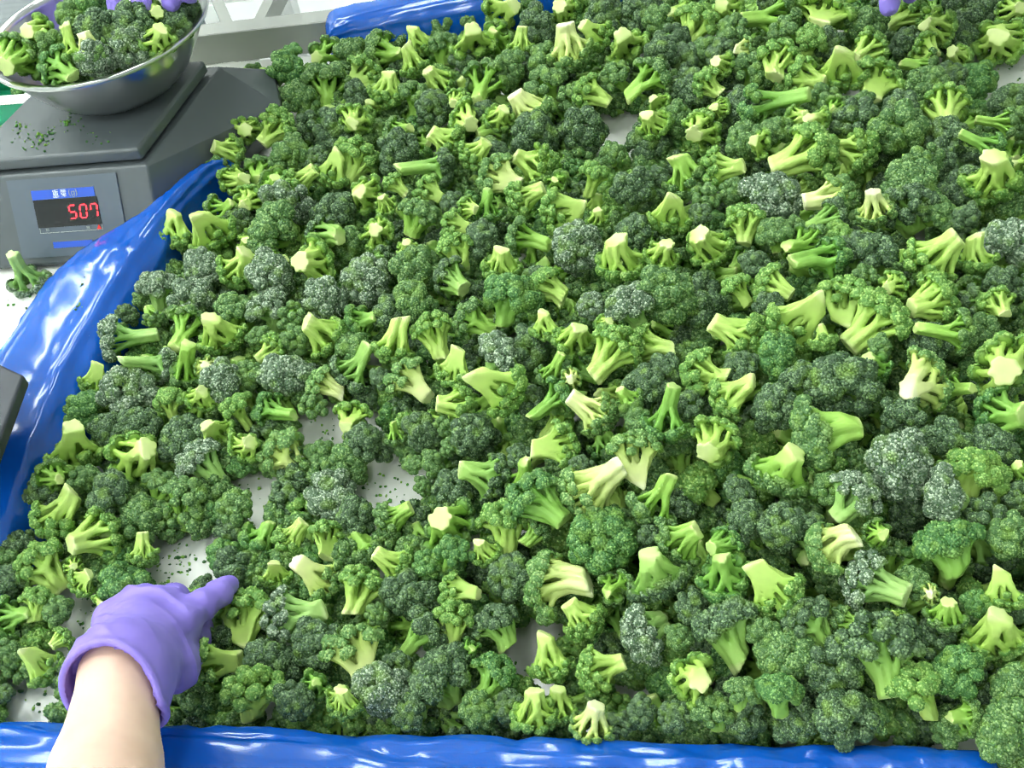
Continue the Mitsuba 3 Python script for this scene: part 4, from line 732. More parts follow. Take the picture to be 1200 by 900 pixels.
-194.7 603.2 54.6 20.29 -0.28 0.75 0.59 -0.93 -0.36 0.02 22 l 1.20 | light green floret, stem pointing down, nearest such upper right of the fine-ribbed floret | florets heaped on the tray
-111.8 574.6 60.0 19.31 0.72 -0.25 0.65 -0.54 0.39 0.75 0 d 1.00 | dark green floret, crown up, nearest such upper right of the bright spread-armed floret | florets heaped on the tray
-214.7 559.7 45.5 19.91 -0.73 0.50 0.47 -0.68 -0.60 -0.43 7 p 1.20 | floret with fine yellow ribs and a big cream cut end at lower right | florets heaped on the tray
-103.8 636.6 67.2 20.21 -0.76 0.50 0.41 0.62 0.74 0.26 10 l 1.09 | light green floret, stem pointing lower right, nearest such above the bright spread-armed floret | florets heaped on the tray
-24.4 551.7 79.4 18.44 -0.98 0.18 -0.02 -0.15 -0.88 -0.45 21 l 1.20 | light green floret, stem pointing right, nearest such right of the bright spread-armed floret | florets heaped on the tray
33.7 478.6 101.4 16.76 -0.83 -0.26 -0.50 0.47 -0.80 -0.38 9 l 1.20 | light green floret, stem pointing upper right, nearest such lower left of the bright trio | florets heaped on the tray
-374.6 490.6 33.6 19.59 -0.49 0.34 0.80 0.66 0.75 0.09 13 f 1.20 | frosty grey-green floret, stem pointing lower right, nearest such above the bare patch above the glove | florets heaped on the tray
-310.5 420.2 20.9 15.89 -0.44 -0.68 -0.59 -0.03 -0.65 0.76 0 g 1.00 | vivid green floret, stem pointing up, nearest such upper right of the gloved fingertip | florets heaped on the tray
-80.7 463.9 75.9 17.37 0.95 0.29 -0.12 -0.22 0.88 0.42 8 l 1.20 | light green floret, stem pointing left, nearest such upper left of the pale pair | florets heaped on the tray
61.5 379.5 94.3 15.22 -0.52 -0.44 0.73 0.38 -0.89 -0.27 4 d 1.00 | dark green floret, crown up, nearest such above the curved bright stem | florets heaped on the tray
167.7 440.7 101.2 15.60 -0.46 -0.83 0.33 -0.36 -0.17 -0.92 0 d 1.00 | dark green floret, crown up, nearest such below the broad white cut face | florets heaped on the tray
195.8 435.1 98.5 15.47 0.33 -0.14 0.94 -0.54 -0.84 0.06 1 d 1.00 | dark green floret, crown up, nearest such below the star-shaped floret | florets heaped on the tray
192.6 369.2 98.0 14.52 -0.24 -0.79 0.56 0.39 0.45 0.80 5 m 1.00 | mid-green floret, crown up, nearest such below the star-shaped floret | florets heaped on the tray
-111.8 370.7 52.4 16.41 -0.22 -0.47 0.86 -0.41 0.84 0.36 4 d 1.00 | dark green floret, crown up, nearest such left of the cream sideways fan | florets heaped on the tray
51.0 280.7 75.7 14.11 -0.12 0.73 0.67 -0.99 -0.11 -0.07 1 g 1.00 | vivid green floret, stem pointing down, nearest such below the curved bright stem | florets heaped on the tray
141.9 314.3 78.0 14.22 -0.18 -0.09 0.98 0.60 0.78 0.18 18 d 1.00 | dark green floret, crown up, nearest such upper left of the front rim's right end | florets heaped on the tray
-91.1 276.5 50.8 14.99 -0.05 -0.53 -0.85 0.85 0.43 -0.32 12 l 1.00 | light green floret, stem pointing up, nearest such right of the two-armed pale floret | florets heaped on the tray
60.7 272.5 58.1 14.22 -0.57 0.07 0.82 -0.65 0.57 -0.50 1 d 1.00 | dark green floret, crown up, nearest such below the curved bright stem | florets heaped on the tray
-136.5 916.9 43.9 25.11 0.54 -0.25 -0.80 -0.84 -0.16 -0.52 12 p 1.07 | cream white cut floret like a tooth, in the upper middle of the heap | florets heaped on the tray
-404.1 920.9 46.5 24.93 0.61 0.71 0.34 -0.61 0.15 0.78 20 l 1.08 | light green floret, stem pointing lower left, nearest such below the scale's back corner | florets heaped on the tray
-429.9 1050.5 30.8 27.03 0.74 -0.25 0.63 -0.67 -0.16 0.72 18 g 1.00 | vivid green floret, crown up, nearest such upper right of the scale's back corner | florets heaped on the tray
-185.5 1117.5 41.6 27.13 -0.69 0.44 -0.57 0.50 -0.27 -0.82 7 l 1.00 | light green floret, stem pointing upper right, nearest such upper left of the cream-ribbed floret | florets heaped on the tray
-188.8 972.4 46.2 24.91 0.15 0.99 -0.05 0.88 -0.11 0.47 17 m 1.00 | mid-green floret, stem pointing lower left, nearest such upper left of the tooth-shaped cream floret | florets heaped on the tray
-61.3 1076.8 51.3 25.73 0.52 -0.60 0.60 -0.67 -0.73 -0.15 4 d 1.00 | dark green floret, crown up, nearest such upper right of the cream-ribbed floret | florets heaped on the tray
34.8 1038.2 58.7 24.94 0.51 0.56 0.65 -0.82 0.10 0.56 11 l 1.04 | light green floret, stem pointing lower left, nearest such right of the cream-ribbed floret | florets heaped on the tray
-15.9 942.0 56.9 23.80 0.72 0.61 0.33 0.26 0.20 -0.94 19 m 1.00 | mid-green floret, stem pointing lower left, nearest such right of the cream-ribbed floret | florets heaped on the tray
24.2 932.6 46.9 23.58 -0.36 -0.46 0.81 0.84 0.23 0.50 0 d 1.00 | dark green floret, crown up, second such upper left of the wide frosted crown | florets heaped on the tray
30.9 847.9 58.5 22.13 0.31 0.89 -0.33 -0.69 0.45 0.57 21 l 1.00 | light green floret, stem pointing lower left, nearest such upper left of the wide frosted crown | florets heaped on the tray
106.9 928.7 77.4 22.84 0.19 0.95 0.26 -0.97 0.22 -0.11 10 l 1.00 | light green floret, stem pointing down, nearest such above the wide frosted crown | florets heaped on the tray
165.2 826.0 72.1 20.98 0.07 -0.45 0.89 -0.95 0.24 0.19 19 d 1.00 | dark green floret, crown up, nearest such upper right of the wide frosted crown | florets heaped on the tray
273.1 1017.3 43.2 24.11 0.69 0.51 -0.51 0.47 0.22 0.86 20 l 1.00 | light green floret, stem pointing left, nearest such lower right of the purple fingertip at top | florets heaped on the tray
334.5 1069.9 26.8 24.84 -0.17 -0.91 0.37 -0.90 0.29 0.32 0 d 1.00 | dark green floret, crown up, nearest such above the bare top-right table patch | florets heaped on the tray
313.6 885.1 41.4 18.64 -0.70 -0.13 0.70 -0.36 -0.78 -0.51 0 d 1.00 | dark green floret, crown up, nearest such below the bare top-right table patch | florets heaped on the tray
233.2 793.3 73.6 20.23 -0.39 -0.09 0.92 -0.13 0.99 0.04 4 d 1.00 | dark green floret, crown up, nearest such lower left of the bare top-right table patch | florets heaped on the tray
205.9 841.0 69.3 21.08 -0.59 -0.30 0.75 -0.43 -0.67 -0.60 2 d 1.00 | dark green floret, crown up, nearest such below the purple fingertip at top | florets heaped on the tray
-309.4 862.5 42.0 23.83 0.39 0.75 0.54 0.71 0.13 -0.69 12 l 1.20 | light green floret, stem pointing lower left, nearest such lower right of the scale's back corner | florets heaped on the tray
-315.5 781.1 40.4 22.56 0.10 -0.29 0.95 -0.96 -0.28 0.02 3 d 1.00 | dark green floret, crown up, second such above the round frosty ball | florets heaped on the tray
-317.1 735.9 50.5 21.79 -0.90 0.41 -0.15 0.34 0.88 0.34 10 d 1.00 | dark green floret, stem pointing right, nearest such lower right of the left rim's far end | florets heaped on the tray
-431.9 708.9 39.2 21.99 -0.32 -0.64 0.70 -0.37 0.76 0.53 2 f 1.00 | frosty grey-green floret, crown up, nearest such below the left rim's far end | florets heaped on the tray
-392.8 702.1 40.8 21.80 -0.49 -0.24 -0.84 0.87 -0.04 -0.50 10 l 1.00 | light green floret, stem pointing up, nearest such below the left rim's far end | florets heaped on the tray
-268.7 869.1 39.2 23.67 0.60 -0.58 0.55 -0.68 0.01 0.74 1 d 1.00 | dark green floret, crown up, second such lower right of the back rim's blunt end | florets heaped on the tray
-423.5 631.5 40.7 20.82 0.06 1.00 -0.08 -0.36 0.10 0.93 17 m 1.00 | mid-green floret, stem pointing lower left, nearest such upper left of the round frosty ball | florets heaped on the tray
-370.2 561.9 44.3 19.58 0.79 -0.12 0.61 0.59 -0.15 -0.79 0 f 1.00 | frosty grey-green floret, crown up, nearest such left of the round frosty ball | florets heaped on the tray
-74.7 562.3 78.5 18.04 -0.26 0.18 -0.95 0.96 0.05 -0.26 11 l 1.00 | light green floret, stem pointing up, second such upper right of the bright spread-armed floret | florets heaped on the tray
-222.8 832.4 44.5 21.98 0.92 0.27 -0.27 0.22 0.22 0.95 18 d 1.20 | dark green floret, stem pointing left, nearest such lower left of the tooth-shaped cream floret | florets heaped on the tray
-228.5 757.7 49.3 20.92 0.44 0.50 0.74 -0.87 0.04 0.49 13 m 1.05 | mid-green floret, stem pointing down, nearest such lower left of the tooth-shaped cream floret | florets heaped on the tray
-188.7 662.8 55.8 19.36 -0.73 0.68 0.03 -0.43 -0.42 -0.80 13 d 1.00 | dark green floret, stem pointing lower right, nearest such upper right of the fine-ribbed floret | florets heaped on the tray
-32.9 688.4 72.5 18.85 -0.61 -0.54 0.58 -0.79 0.34 -0.52 2 d 1.00 | dark green floret, crown up, second such below the small white gap in the upper heap | florets heaped on the tray
102.1 640.9 95.2 17.48 0.67 0.62 -0.41 -0.37 -0.20 -0.91 18 m 1.00 | mid-green floret, stem pointing left, nearest such lower right of the wide frosted crown | florets heaped on the tray
-382.7 649.3 39.7 20.04 0.28 0.05 0.96 -0.72 0.67 0.18 18 m 1.00 | mid-green floret, crown up, second such upper left of the round frosty ball | florets heaped on the tray
-287.5 564.3 37.6 16.23 -0.89 0.24 0.38 -0.45 -0.46 -0.76 21 p 1.20 | pale-stemmed floret, stem pointing lower right, nearest such right of the round frosty ball | florets heaped on the tray
-406.8 581.2 41.7 19.18 -0.28 -0.20 -0.94 -0.01 0.98 -0.21 18 m 1.00 | mid-green floret, stem pointing up, nearest such left of the round frosty ball | florets heaped on the tray
-215.2 635.4 53.6 19.09 -0.01 -0.78 0.62 0.97 0.16 0.21 0 m 1.00 | mid-green floret, crown up, nearest such above the fine-ribbed floret | florets heaped on the tray
-164.3 521.7 54.1 17.43 0.91 0.22 -0.36 -0.11 0.94 0.31 11 l 1.00 | light green floret, stem pointing left, nearest such left of the bright spread-armed floret | florets heaped on the tray
-21.8 504.7 86.5 16.09 -0.24 -0.62 0.75 0.05 -0.78 -0.63 1 d 1.00 | dark green floret, crown up, nearest such upper right of the pale pair | florets heaped on the tray
212.6 566.7 93.2 16.12 -0.90 0.22 -0.37 0.02 -0.83 -0.55 11 d 1.19 | dark green floret, stem pointing right, nearest such upper left of the star-shaped floret | florets heaped on the tray
189.6 525.5 109.0 15.39 0.98 -0.17 -0.07 0.19 0.96 0.22 19 m 1.20 | mid-green floret, stem pointing left, nearest such upper left of the star-shaped floret | florets heaped on the tray
206.2 488.8 85.1 15.15 -0.55 -0.79 0.29 -0.38 0.54 0.75 4 d 1.00 | dark green floret, crown up, nearest such lower left of the star-shaped floret | florets heaped on the tray
-496.6 457.8 29.7 17.90 0.22 -0.68 0.70 -0.53 0.52 0.67 4 d 1.00 | dark green floret, crown up, second such upper right of the left rim's near end | florets heaped on the tray
-431.6 451.4 43.8 17.43 -0.21 -0.20 0.96 -0.21 -0.95 -0.24 5 d 1.00 | dark green floret, crown up, nearest such upper left of the bare patch above the glove | florets heaped on the tray
-336.6 499.8 35.6 15.59 -0.52 0.33 -0.79 0.78 -0.20 -0.59 10 l 1.00 | light green floret, cut end facing up, nearest such lower left of the round frosty ball | florets heaped on the tray
-240.0 504.0 35.4 15.26 0.50 -0.14 0.85 -0.01 -0.99 -0.15 2 d 1.00 | dark green floret, crown up, nearest such upper left of the crumb-strewn bare patch | florets heaped on the tray
-332.6 445.9 31.0 14.90 -0.26 -0.45 0.85 -0.68 0.71 0.17 4 m 1.00 | mid-green floret, crown up, nearest such lower left of the pale fan by the white patches | florets heaped on the tray
-337.4 437.1 14.3 14.99 -0.17 -0.66 0.73 -0.79 -0.35 -0.50 5 d 1.00 | dark green floret, crown up, nearest such upper right of the bare patch above the glove | florets heaped on the tray
-254.3 420.6 28.5 16.66 0.03 0.99 0.14 -0.66 -0.09 0.74 8 l 1.00 | light green floret, stem pointing down, nearest such lower left of the crumb-strewn bare patch | florets heaped on the tray
-161.4 447.0 44.5 16.39 0.20 -0.63 0.75 -0.98 -0.09 0.19 1 d 1.00 | dark green floret, crown up, nearest such right of the crumb-strewn bare patch | florets heaped on the tray
-208.9 431.1 31.9 14.29 -0.86 -0.45 -0.24 -0.51 0.66 0.56 12 m 1.20 | mid-green floret, stem pointing upper right, nearest such below the crumb-strewn bare patch | florets heaped on the tray
-108.8 441.1 61.3 15.95 -0.19 -0.17 -0.97 0.94 -0.33 -0.13 18 m 1.00 | mid-green floret, stem pointing up, nearest such left of the pale pair | florets heaped on the tray
41.4 386.8 91.4 14.21 0.35 -0.48 0.80 -0.57 -0.79 -0.22 2 d 1.00 | dark green floret, crown up, nearest such upper left of the curved bright stem | florets heaped on the tray
183.4 384.9 92.9 13.68 -0.37 -0.17 0.91 -0.26 -0.92 -0.28 17 d 1.00 | dark green floret, crown up, nearest such right of the knobbly pale fan | florets heaped on the tray
-479.6 350.1 31.2 16.38 -0.94 -0.17 -0.30 0.24 0.33 -0.91 5 g 1.00 | vivid green floret, stem pointing upper right, nearest such below the left rim's near end | florets heaped on the tray
180.1 330.1 94.7 12.99 0.04 -0.77 -0.64 0.98 -0.10 0.19 6 l 1.15 | light green floret, stem pointing up, nearest such right of the knobbly pale fan | florets heaped on the tray
168.2 294.8 60.2 13.01 0.40 -0.41 0.82 0.61 0.79 0.10 17 d 1.00 | dark green floret, crown up, nearest such above the front rim's right end | florets heaped on the tray
-78.2 285.3 39.2 14.05 -0.04 -0.51 -0.86 0.97 -0.22 0.08 22 l 1.00 | light green floret, stem pointing up, second such below the cream sideways fan | florets heaped on the tray
15.4 274.7 60.6 13.25 -0.23 0.26 0.94 -0.94 -0.31 -0.15 11 m 1.00 | mid-green floret, stem pointing down, nearest such lower left of the curved bright stem | florets heaped on the tray
-382.9 937.4 28.8 23.14 0.15 -0.96 0.26 0.37 -0.19 -0.91 19 d 1.00 | dark green floret, crown up, nearest such lower right of the scale's back corner | florets heaped on the tray
-387.3 1075.7 30.2 25.07 0.03 0.82 -0.57 0.80 -0.37 -0.48 17 m 1.00 | mid-green floret, stem pointing left, nearest such below the back rim's blunt end | florets heaped on the tray
-332.7 1033.6 32.0 24.34 0.73 0.62 0.28 -0.65 0.50 0.57 8 l 1.03 | light green floret, stem pointing lower left, nearest such right of the scale's back corner | florets heaped on the tray
-322.3 1080.0 28.5 24.98 -0.90 0.42 -0.10 0.41 0.76 -0.50 1 m 1.00 | mid-green floret, stem pointing right, nearest such lower right of the back rim's blunt end | florets heaped on the tray
-139.5 1079.9 44.3 24.04 -0.29 -0.88 0.38 -0.21 0.44 0.87 3 d 1.00 | dark green floret, crown up, nearest such upper left of the cream-ribbed floret | florets heaped on the tray
-313.8 936.3 17.4 23.10 0.49 -0.75 0.43 0.86 0.50 -0.10 5 m 1.00 | mid-green floret, crown up, nearest such below the back rim's blunt end | florets heaped on the tray
-205.0 914.7 42.9 22.22 -0.44 0.86 -0.25 0.55 0.48 0.68 13 l 1.00 | light green floret, stem pointing lower right, nearest such left of the tooth-shaped cream floret | florets heaped on the tray
-83.4 1112.5 45.5 24.25 0.63 -0.68 0.38 -0.10 0.42 0.90 0 g 1.00 | vivid green floret, crown up, nearest such upper right of the cream-ribbed floret | florets heaped on the tray
-78.0 938.4 48.8 19.16 -0.89 0.33 0.31 -0.38 -0.92 -0.10 12 l 1.20 | light green floret, stem pointing right, nearest such lower right of the cream-ribbed floret | florets heaped on the tray
-123.3 962.6 44.9 22.59 -0.34 0.13 0.93 0.85 -0.38 0.36 19 m 1.00 | mid-green floret, stem pointing lower right, nearest such upper right of the tooth-shaped cream floret | florets heaped on the tray
-13.3 871.1 52.5 18.07 0.32 0.30 -0.90 -0.94 -0.05 -0.35 12 l 1.00 | light green floret, stem pointing upper left, nearest such right of the tooth-shaped cream floret | florets heaped on the tray
207.9 1029.1 44.2 22.26 0.18 -0.91 0.38 -0.97 -0.09 0.24 3 m 1.00 | mid-green floret, crown up, nearest such lower left of the purple fingertip at top | florets heaped on the tray
200.8 973.0 53.2 21.49 0.72 0.68 0.12 -0.30 0.15 0.94 22 l 1.00 | light green floret, stem pointing lower left, nearest such left of the bare top-right table patch | florets heaped on the tray
128.9 904.3 68.7 20.64 -0.80 0.60 -0.06 -0.10 -0.23 -0.97 12 l 1.00 | light green floret, stem pointing right, nearest such lower left of the purple fingertip at top | florets heaped on the tray
85.6 937.0 59.1 21.35 0.11 -0.21 0.97 0.10 -0.97 -0.22 19 m 1.00 | mid-green floret, stem pointing down, nearest such above the wide frosted crown | florets heaped on the tray
241.4 899.5 54.7 20.12 0.39 -0.19 0.90 -0.74 -0.65 0.17 5 m 1.00 | mid-green floret, stem pointing lower left, nearest such left of the bare top-right table patch | florets heaped on the tray
-381.8 871.1 40.2 22.13 0.69 -0.60 0.40 -0.02 0.53 0.85 4 m 1.00 | mid-green floret, crown up, nearest such below the scale's back corner | florets heaped on the tray
-288.6 798.2 45.3 20.88 0.01 0.68 -0.73 0.73 0.49 0.47 11 l 1.00 | light green floret, cut end facing up, nearest such lower right of the scale's back corner | florets heaped on the tray
-471.6 759.2 41.2 21.00 -0.13 -0.52 -0.84 0.99 -0.00 -0.15 9 l 1.05 | light green floret, stem pointing up, nearest such lower left of the left rim's far end | florets heaped on the tray
-186.7 700.0 57.6 19.05 -0.28 0.71 0.64 -0.78 -0.56 0.27 9 l 1.00 | light green floret, stem pointing down, nearest such above the fine-ribbed floret | florets heaped on the tray
-172.2 857.4 38.2 21.22 0.53 -0.24 0.82 0.33 0.94 0.06 0 d 1.00 | dark green floret, crown up, nearest such lower left of the tooth-shaped cream floret | florets heaped on the tray
-127.6 704.0 61.9 18.78 -0.95 0.23 0.21 -0.17 0.18 -0.97 18 m 1.05 | mid-green floret, stem pointing right, nearest such below the tooth-shaped cream floret | florets heaped on the tray
40.7 761.5 78.1 18.78 -0.98 0.14 -0.17 -0.03 0.69 0.72 11 l 1.20 | light green floret, stem pointing right, nearest such upper left of the wide frosted crown | florets heaped on the tray
156.9 666.8 102.0 16.89 0.22 -0.17 -0.96 0.81 -0.51 0.28 22 p 1.00 | pale-stemmed floret, stem pointing up, nearest such right of the wide frosted crown | florets heaped on the tray
266.5 705.2 69.6 17.37 -0.72 -0.48 0.51 -0.50 0.86 0.10 0 m 1.00 | mid-green floret, crown up, nearest such above the star-shaped floret | florets heaped on the tray
-463.3 680.2 47.6 19.78 -0.02 0.50 0.86 -0.97 0.20 -0.13 3 f 1.06 | frosty grey-green floret, stem pointing down, nearest such lower left of the left rim's far end | florets heaped on the tray
-489.2 542.5 37.6 18.11 0.05 -0.34 0.94 -0.25 0.90 0.35 0 g 1.00 | vivid green floret, crown up, nearest such above the blunt stem by the left rim | florets heaped on the tray
-351.8 649.1 42.2 19.11 0.01 0.18 0.98 -0.99 -0.13 0.03 19 f 1.00 | frosty grey-green floret, stem pointing down, nearest such above the round frosty ball | florets heaped on the tray
-147.7 340.2 52.3 14.21 0.13 0.78 0.61 0.65 0.40 -0.65 12 l 1.20 | light green floret, stem pointing down, nearest such left of the cream sideways fan | florets heaped on the tray
-244.5 282.7 49.2 13.69 0.16 -0.62 0.77 -0.55 0.59 0.59 2 d 1.00 | dark green floret, crown up, nearest such lower left of the two-armed pale floret | florets heaped on the tray
33.0 274.2 55.5 12.66 -0.30 -0.53 0.79 -0.04 0.84 0.55 5 d 1.00 | dark green floret, crown up, second such below the curved bright stem | florets heaped on the tray
145.2 269.6 58.7 12.22 -0.25 -0.09 0.96 -0.45 -0.87 -0.20 2 m 1.00 | mid-green floret, crown up, nearest such upper left of the front rim's right end | florets heaped on the tray
-320.9 293.5 28.8 14.37 0.15 -0.10 0.98 -0.48 0.86 0.17 3 m 1.00 | mid-green floret, crown up, nearest such upper right of the glove's cuff | florets heaped on the tray
-165.6 714.0 55.8 18.21 0.15 -0.29 0.95 -0.44 -0.87 -0.20 2 d 1.00 | dark green floret, crown up, nearest such upper right of the fine-ribbed floret | florets heaped on the tray
-142.0 665.3 64.2 17.52 -0.16 -0.17 -0.97 -0.98 -0.05 0.17 12 l 1.00 | light green floret, stem pointing up, nearest such above the bright spread-armed floret | florets heaped on the tray
-66.8 792.4 55.2 16.39 0.39 0.30 0.87 -0.81 0.57 0.17 18 l 1.00 | light green floret, stem pointing down, nearest such lower right of the tooth-shaped cream floret | florets heaped on the tray
-7.7 645.4 84.5 16.55 -0.19 0.16 -0.97 0.95 -0.22 -0.22 21 l 1.00 | light green floret, stem pointing up, nearest such lower left of the wide frosted crown | florets heaped on the tray
122.2 670.2 93.1 16.28 0.88 0.47 0.07 0.02 0.11 -0.99 17 d 1.00 | dark green floret, stem pointing lower left, nearest such lower right of the wide frosted crown | florets heaped on the tray
206.5 744.7 85.1 17.03 0.36 -0.85 0.39 -0.55 0.14 0.83 19 m 1.00 | mid-green floret, crown up, second such lower left of the bare top-right table patch | florets heaped on the tray
219.0 605.1 100.4 15.15 0.05 -0.55 -0.84 -1.00 0.05 -0.09 10 l 1.20 | light green floret, stem pointing up, nearest such above the star-shaped floret | florets heaped on the tray
-434.8 586.7 41.4 17.70 0.79 0.30 -0.54 0.22 0.68 0.70 18 f 1.20 | frosty grey-green floret, stem pointing left, nearest such left of the round frosty ball | florets heaped on the tray
-238.1 635.8 44.5 17.64 0.01 -0.05 1.00 0.11 0.99 0.04 5 d 1.00 | dark green floret, crown up, nearest such above the fine-ribbed floret | florets heaped on the tray
-171.9 553.5 54.3 16.35 -0.26 -0.62 -0.73 0.96 -0.27 -0.12 8 l 1.20 | light green floret, stem pointing up, nearest such right of the fine-ribbed floret | florets heaped on the tray
-163.3 608.7 59.1 16.90 -0.86 0.37 0.36 -0.52 -0.59 -0.62 12 m 1.20 | mid-green floret, stem pointing lower right, nearest such upper left of the bright spread-armed floret | florets heaped on the tray
-194.0 509.2 37.6 16.00 0.43 -0.47 0.77 0.70 0.71 0.04 0 d 1.00 | dark green floret, crown up, nearest such below the fine-ribbed floret | florets heaped on the tray
-85.8 511.4 72.5 15.22 0.77 0.61 0.19 0.08 -0.38 0.92 19 g 1.20 | vivid green floret, stem pointing lower left, nearest such right of the bright spread-armed floret | florets heaped on the tray
69.9 593.4 98.7 15.46 -0.81 0.54 0.22 0.56 0.61 0.56 13 l 1.20 | light green floret, stem pointing lower right, nearest such upper left of the bright trio | florets heaped on the tray
83.2 492.5 104.2 14.00 -0.29 0.44 0.85 0.93 0.35 0.14 4 d 1.00 | dark green floret, stem pointing down, nearest such left of the large lumpy dark crown | florets heaped on the tray
131.0 500.4 103.4 13.98 0.32 0.17 -0.93 -0.95 0.10 -0.30 11 g 1.00 | vivid green floret, stem pointing up, nearest such upper right of the large lumpy dark crown | florets heaped on the tray
221.1 553.7 107.0 14.39 -0.18 0.97 -0.19 -0.96 -0.21 -0.19 20 l 1.00 | light green floret, stem pointing lower right, nearest such above the star-shaped floret | florets heaped on the tray
178.8 486.0 96.6 13.76 -0.57 0.55 -0.60 0.26 0.82 0.51 17 m 1.00 | mid-green floret, stem pointing right, nearest such lower right of the broad white cut face | florets heaped on the tray
-433.2 524.4 37.2 16.91 0.28 -0.28 0.92 0.33 0.93 0.18 1 d 1.00 | dark green floret, crown up, nearest such left of the round frosty ball | florets heaped on the tray
-397.1 407.7 25.4 13.49 0.02 -0.71 -0.70 0.86 0.37 -0.36 20 l 1.20 | light green floret, stem pointing up, nearest such left of the bare patch above the glove | florets heaped on the tray
-398.2 469.0 29.6 16.29 0.51 0.54 0.67 0.82 -0.07 -0.57 13 m 1.00 | mid-green floret, stem pointing down, nearest such right of the blunt stem by the left rim | florets heaped on the tray
-364.3 512.8 35.6 16.72 0.06 0.16 -0.99 0.59 0.79 0.16 8 l 1.00 | light green floret, stem pointing upper left, nearest such lower left of the round frosty ball | florets heaped on the tray
"""
